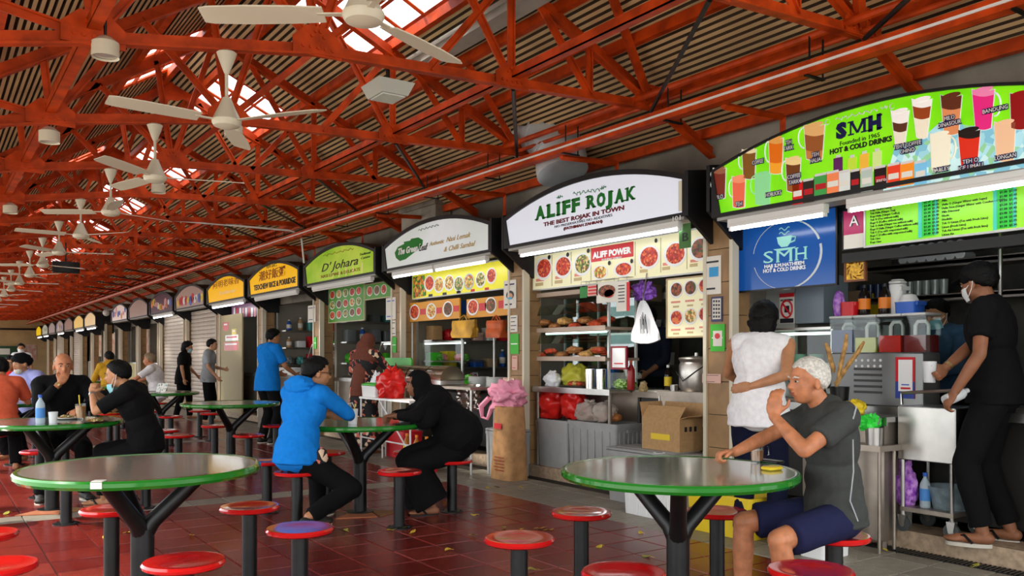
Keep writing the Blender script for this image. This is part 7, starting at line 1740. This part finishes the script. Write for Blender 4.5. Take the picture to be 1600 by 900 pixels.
# cup and bottle held by the man in black
def held(info, k): R = Matrix.Rotation(info['root'].rotation_euler.z, 3, 'Z'); return Vector(info['root'].location)+R @ info['wr'][k]
h_ = held(p3, -1); t = tumbler('clear_cup', 'pale translucent cup in the hand of the man in black', (h_.x-.09,h_.y+.06,h_.z-.10), .045, .14, PALEC)
h_ = held(p3, 1); b = MB(); b.lathe([(.0001,0),(.036,.0),(.038,.01),(.038,.13),(.03,.15),(.015,.17),(.015,.19),(.0001,.19)], 18, (h_.x-.02,h_.y+.05,h_.z-.06), R=Matrix.Rotation(1.2, 3, 'Y') @ Matrix.Rotation(.3, 3, 'X')); single(b, 'clear_bottle', 'clear plastic bottle held low by the man in black', 'bottle', PALEC)
# wrist watches, shirt seams, hip pouch
def wear(info, name, m, k, r=.031, h=.022):
    w_, e_ = info['wr'][k], info['el'][k]; d = (w_-e_).normalized(); p = w_-d*.02
    b = MB(); b.cyl(p-d*h/2, p+d*h/2, r, n=18); b.build(name, m, info['root'])
wear(p7, 'wrist_watch', mat('watch_steel', (.4,.4,.4), .3, metal=.8), 1); wear(p8, 'wrist_watch', mat('watch_gold', (.5,.35,.15), .3, metal=.8), -1); wear(p3, 'bracelet', mat('watch_gold', (.5,.35,.15), .3, metal=.8), -1)
R_ = old; b = MB()
P0 = R_['sh'][1]+Vector((.0,.062,.045)); 
for pts in ([R_['shc']+R_['up']*.06+R_['lf']*.03+R_['fw']*-.06, R_['sh'][1]+Vector((-.03,.045,.055)), R_['sh'][1]+Vector((.0,.07,.0))], [R_['sh'][1]+Vector((-.01,.05,-.1)), R_['pel']+Vector((.0,.195,.22)), R_['pel']+Vector((.02,.2,.08)), R_['pel']+Vector((-.02,.2,-.02))]):
    b.tube(pts, .004, 5)
b.build('piping', mat('piping_grey', (.3,.32,.33), .7), R_['root'])
t = p6['root']; b = MB(); lump(b, p6['pel']+Vector((.06,-.21,-.02)), (.06,.035,.09), seed=4, amp=.15, flat=False); b.build('hip_pouch', FLORAL, t)
# fallen leaves
LEAF = [mat('leaf_yellow', (.55,.40,.03), .6, var=.25, scale=40), mat('leaf_olive', (.30,.28,.04), .6, var=.25, scale=40)]
lp = [(700,861),(741,838),(645,832),(740,805),(762,763),(776,762),(812,763),(787,826),(848,826),(1001,833),(936,855),(895,793),(815,829),(830,892),(300,838),(202,832),(165,840),(10,803),(62,788),(540,830),(610,830),(630,826),(534,790),(1523,885),(1383,861),(590,727),(665,779),(695,786),(860,828),(1010,870)]
lm = None
for i, (u, v) in enumerate(lp):
    z = .13 if False else .0
    p_ = onz(u, v, .002)
    t = thing('fallen_leaf', 'dry yellow leaf on the floor', 'leaf', (p_.x, p_.y, .003), i*1.9, 'fallen leaves')
    b = MB(); n = 8; L = .05+.012*(i % 3)
    vs = []
    for j in range(n+1):
        f_ = j/n; hw = .019*math.sin(math.pi*min(1, f_*.95+.03))**.8
        for sg in (-1,1): vs.append((L*(f_-.5), sg*hw, .006+.008*math.sin(f_*3+i)+.006*(1 if sg > 0 else .2)))
    b.add(vs+[(x, y, z_-.0015) for x, y, z_ in vs], [(2*j,2*j+1,2*j+3,2*j+2) for j in range(n)]+[(2*n+2+2*j,2*n+2+2*j+2,2*n+2+2*j+3,2*n+2+2*j+1) for j in range(n)]); b.build('leaf_blade', LEAF[i % 2 if i % 3 else 0], t)
    b = MB(); b.tube([(L*.5,0,.008),(L*.75,.006,.006),(L*.95,.0,.003)], .0012, 4); b.build('stem', LEAF[0], t)
# patches of board at the feet of two columns
TERRA = mat('terracotta_patch', (.36,.12,.05), .7, var=.15, scale=12)
for k, (tab, lab) in enumerate(((TABLES_A[1],'terracotta tile pieces patched around the column of the blue-topped man\'s table'),(TABLES_B[1],'terracotta tile pieces patched by the column of the table of the men in black'))):
    t = thing('floor_patch', lab, 'tile patch', (tab[0], tab[1], 0))
    for j, pts in enumerate(([(-.30,-.18),(.02,-.30),(.08,-.05),(-.08,.02)], [(.05,-.30),(.30,-.16),(.12,.02),(.10,-.06)])):
        b = MB(); b.prism(pts, .0, .008); b.build('tile', TERRA if j == 0 else mat('brown_patch', (.27,.13,.05), .7, var=.2, scale=12), t, smooth=False)
# security camera and conduit far along the row, speaker box
t = thing('security_camera', 'white dome security camera in the gap between the signs', 'camera', (5.4, 33.6, 2.95)); b = MB(); b.ell((0,0,0),(.12,.12,.12),16,10); b.build('camera_dome', WHITE, t); b = MB(); b.cyl((0,0,.1),(.45,0,.18),.03,n=8); b.build('camera_arm', WHITE, t)
b = MB(); pa = ony(180,408,13.5); b.tube([(2.7,13.5,3.42),(4.9,13.5,3.42),(5.1,13.5,3.36),(5.15,13.5,2.9)], .016, 8); single(b, 'conduit_pipe', 'white conduit crossing under a truss and dropping beside the yellow signs', 'conduit', WHITE)
p_ = ony(103, 418, 17.3); b = MB(); b.bbox((p_.x-.22,17.2,p_.z-.1),(p_.x+.22,17.4,p_.z+.1),.02); t = single(b, 'speaker_box', 'black speaker box hung under a far truss', 'speaker', DARKP); b = MB(); b.cyl((p_.x,17.3,p_.z+.1),(p_.x,17.3,p_.z+.45),.012,n=6); b.build('speaker_stem', BLACK, t, world=True)
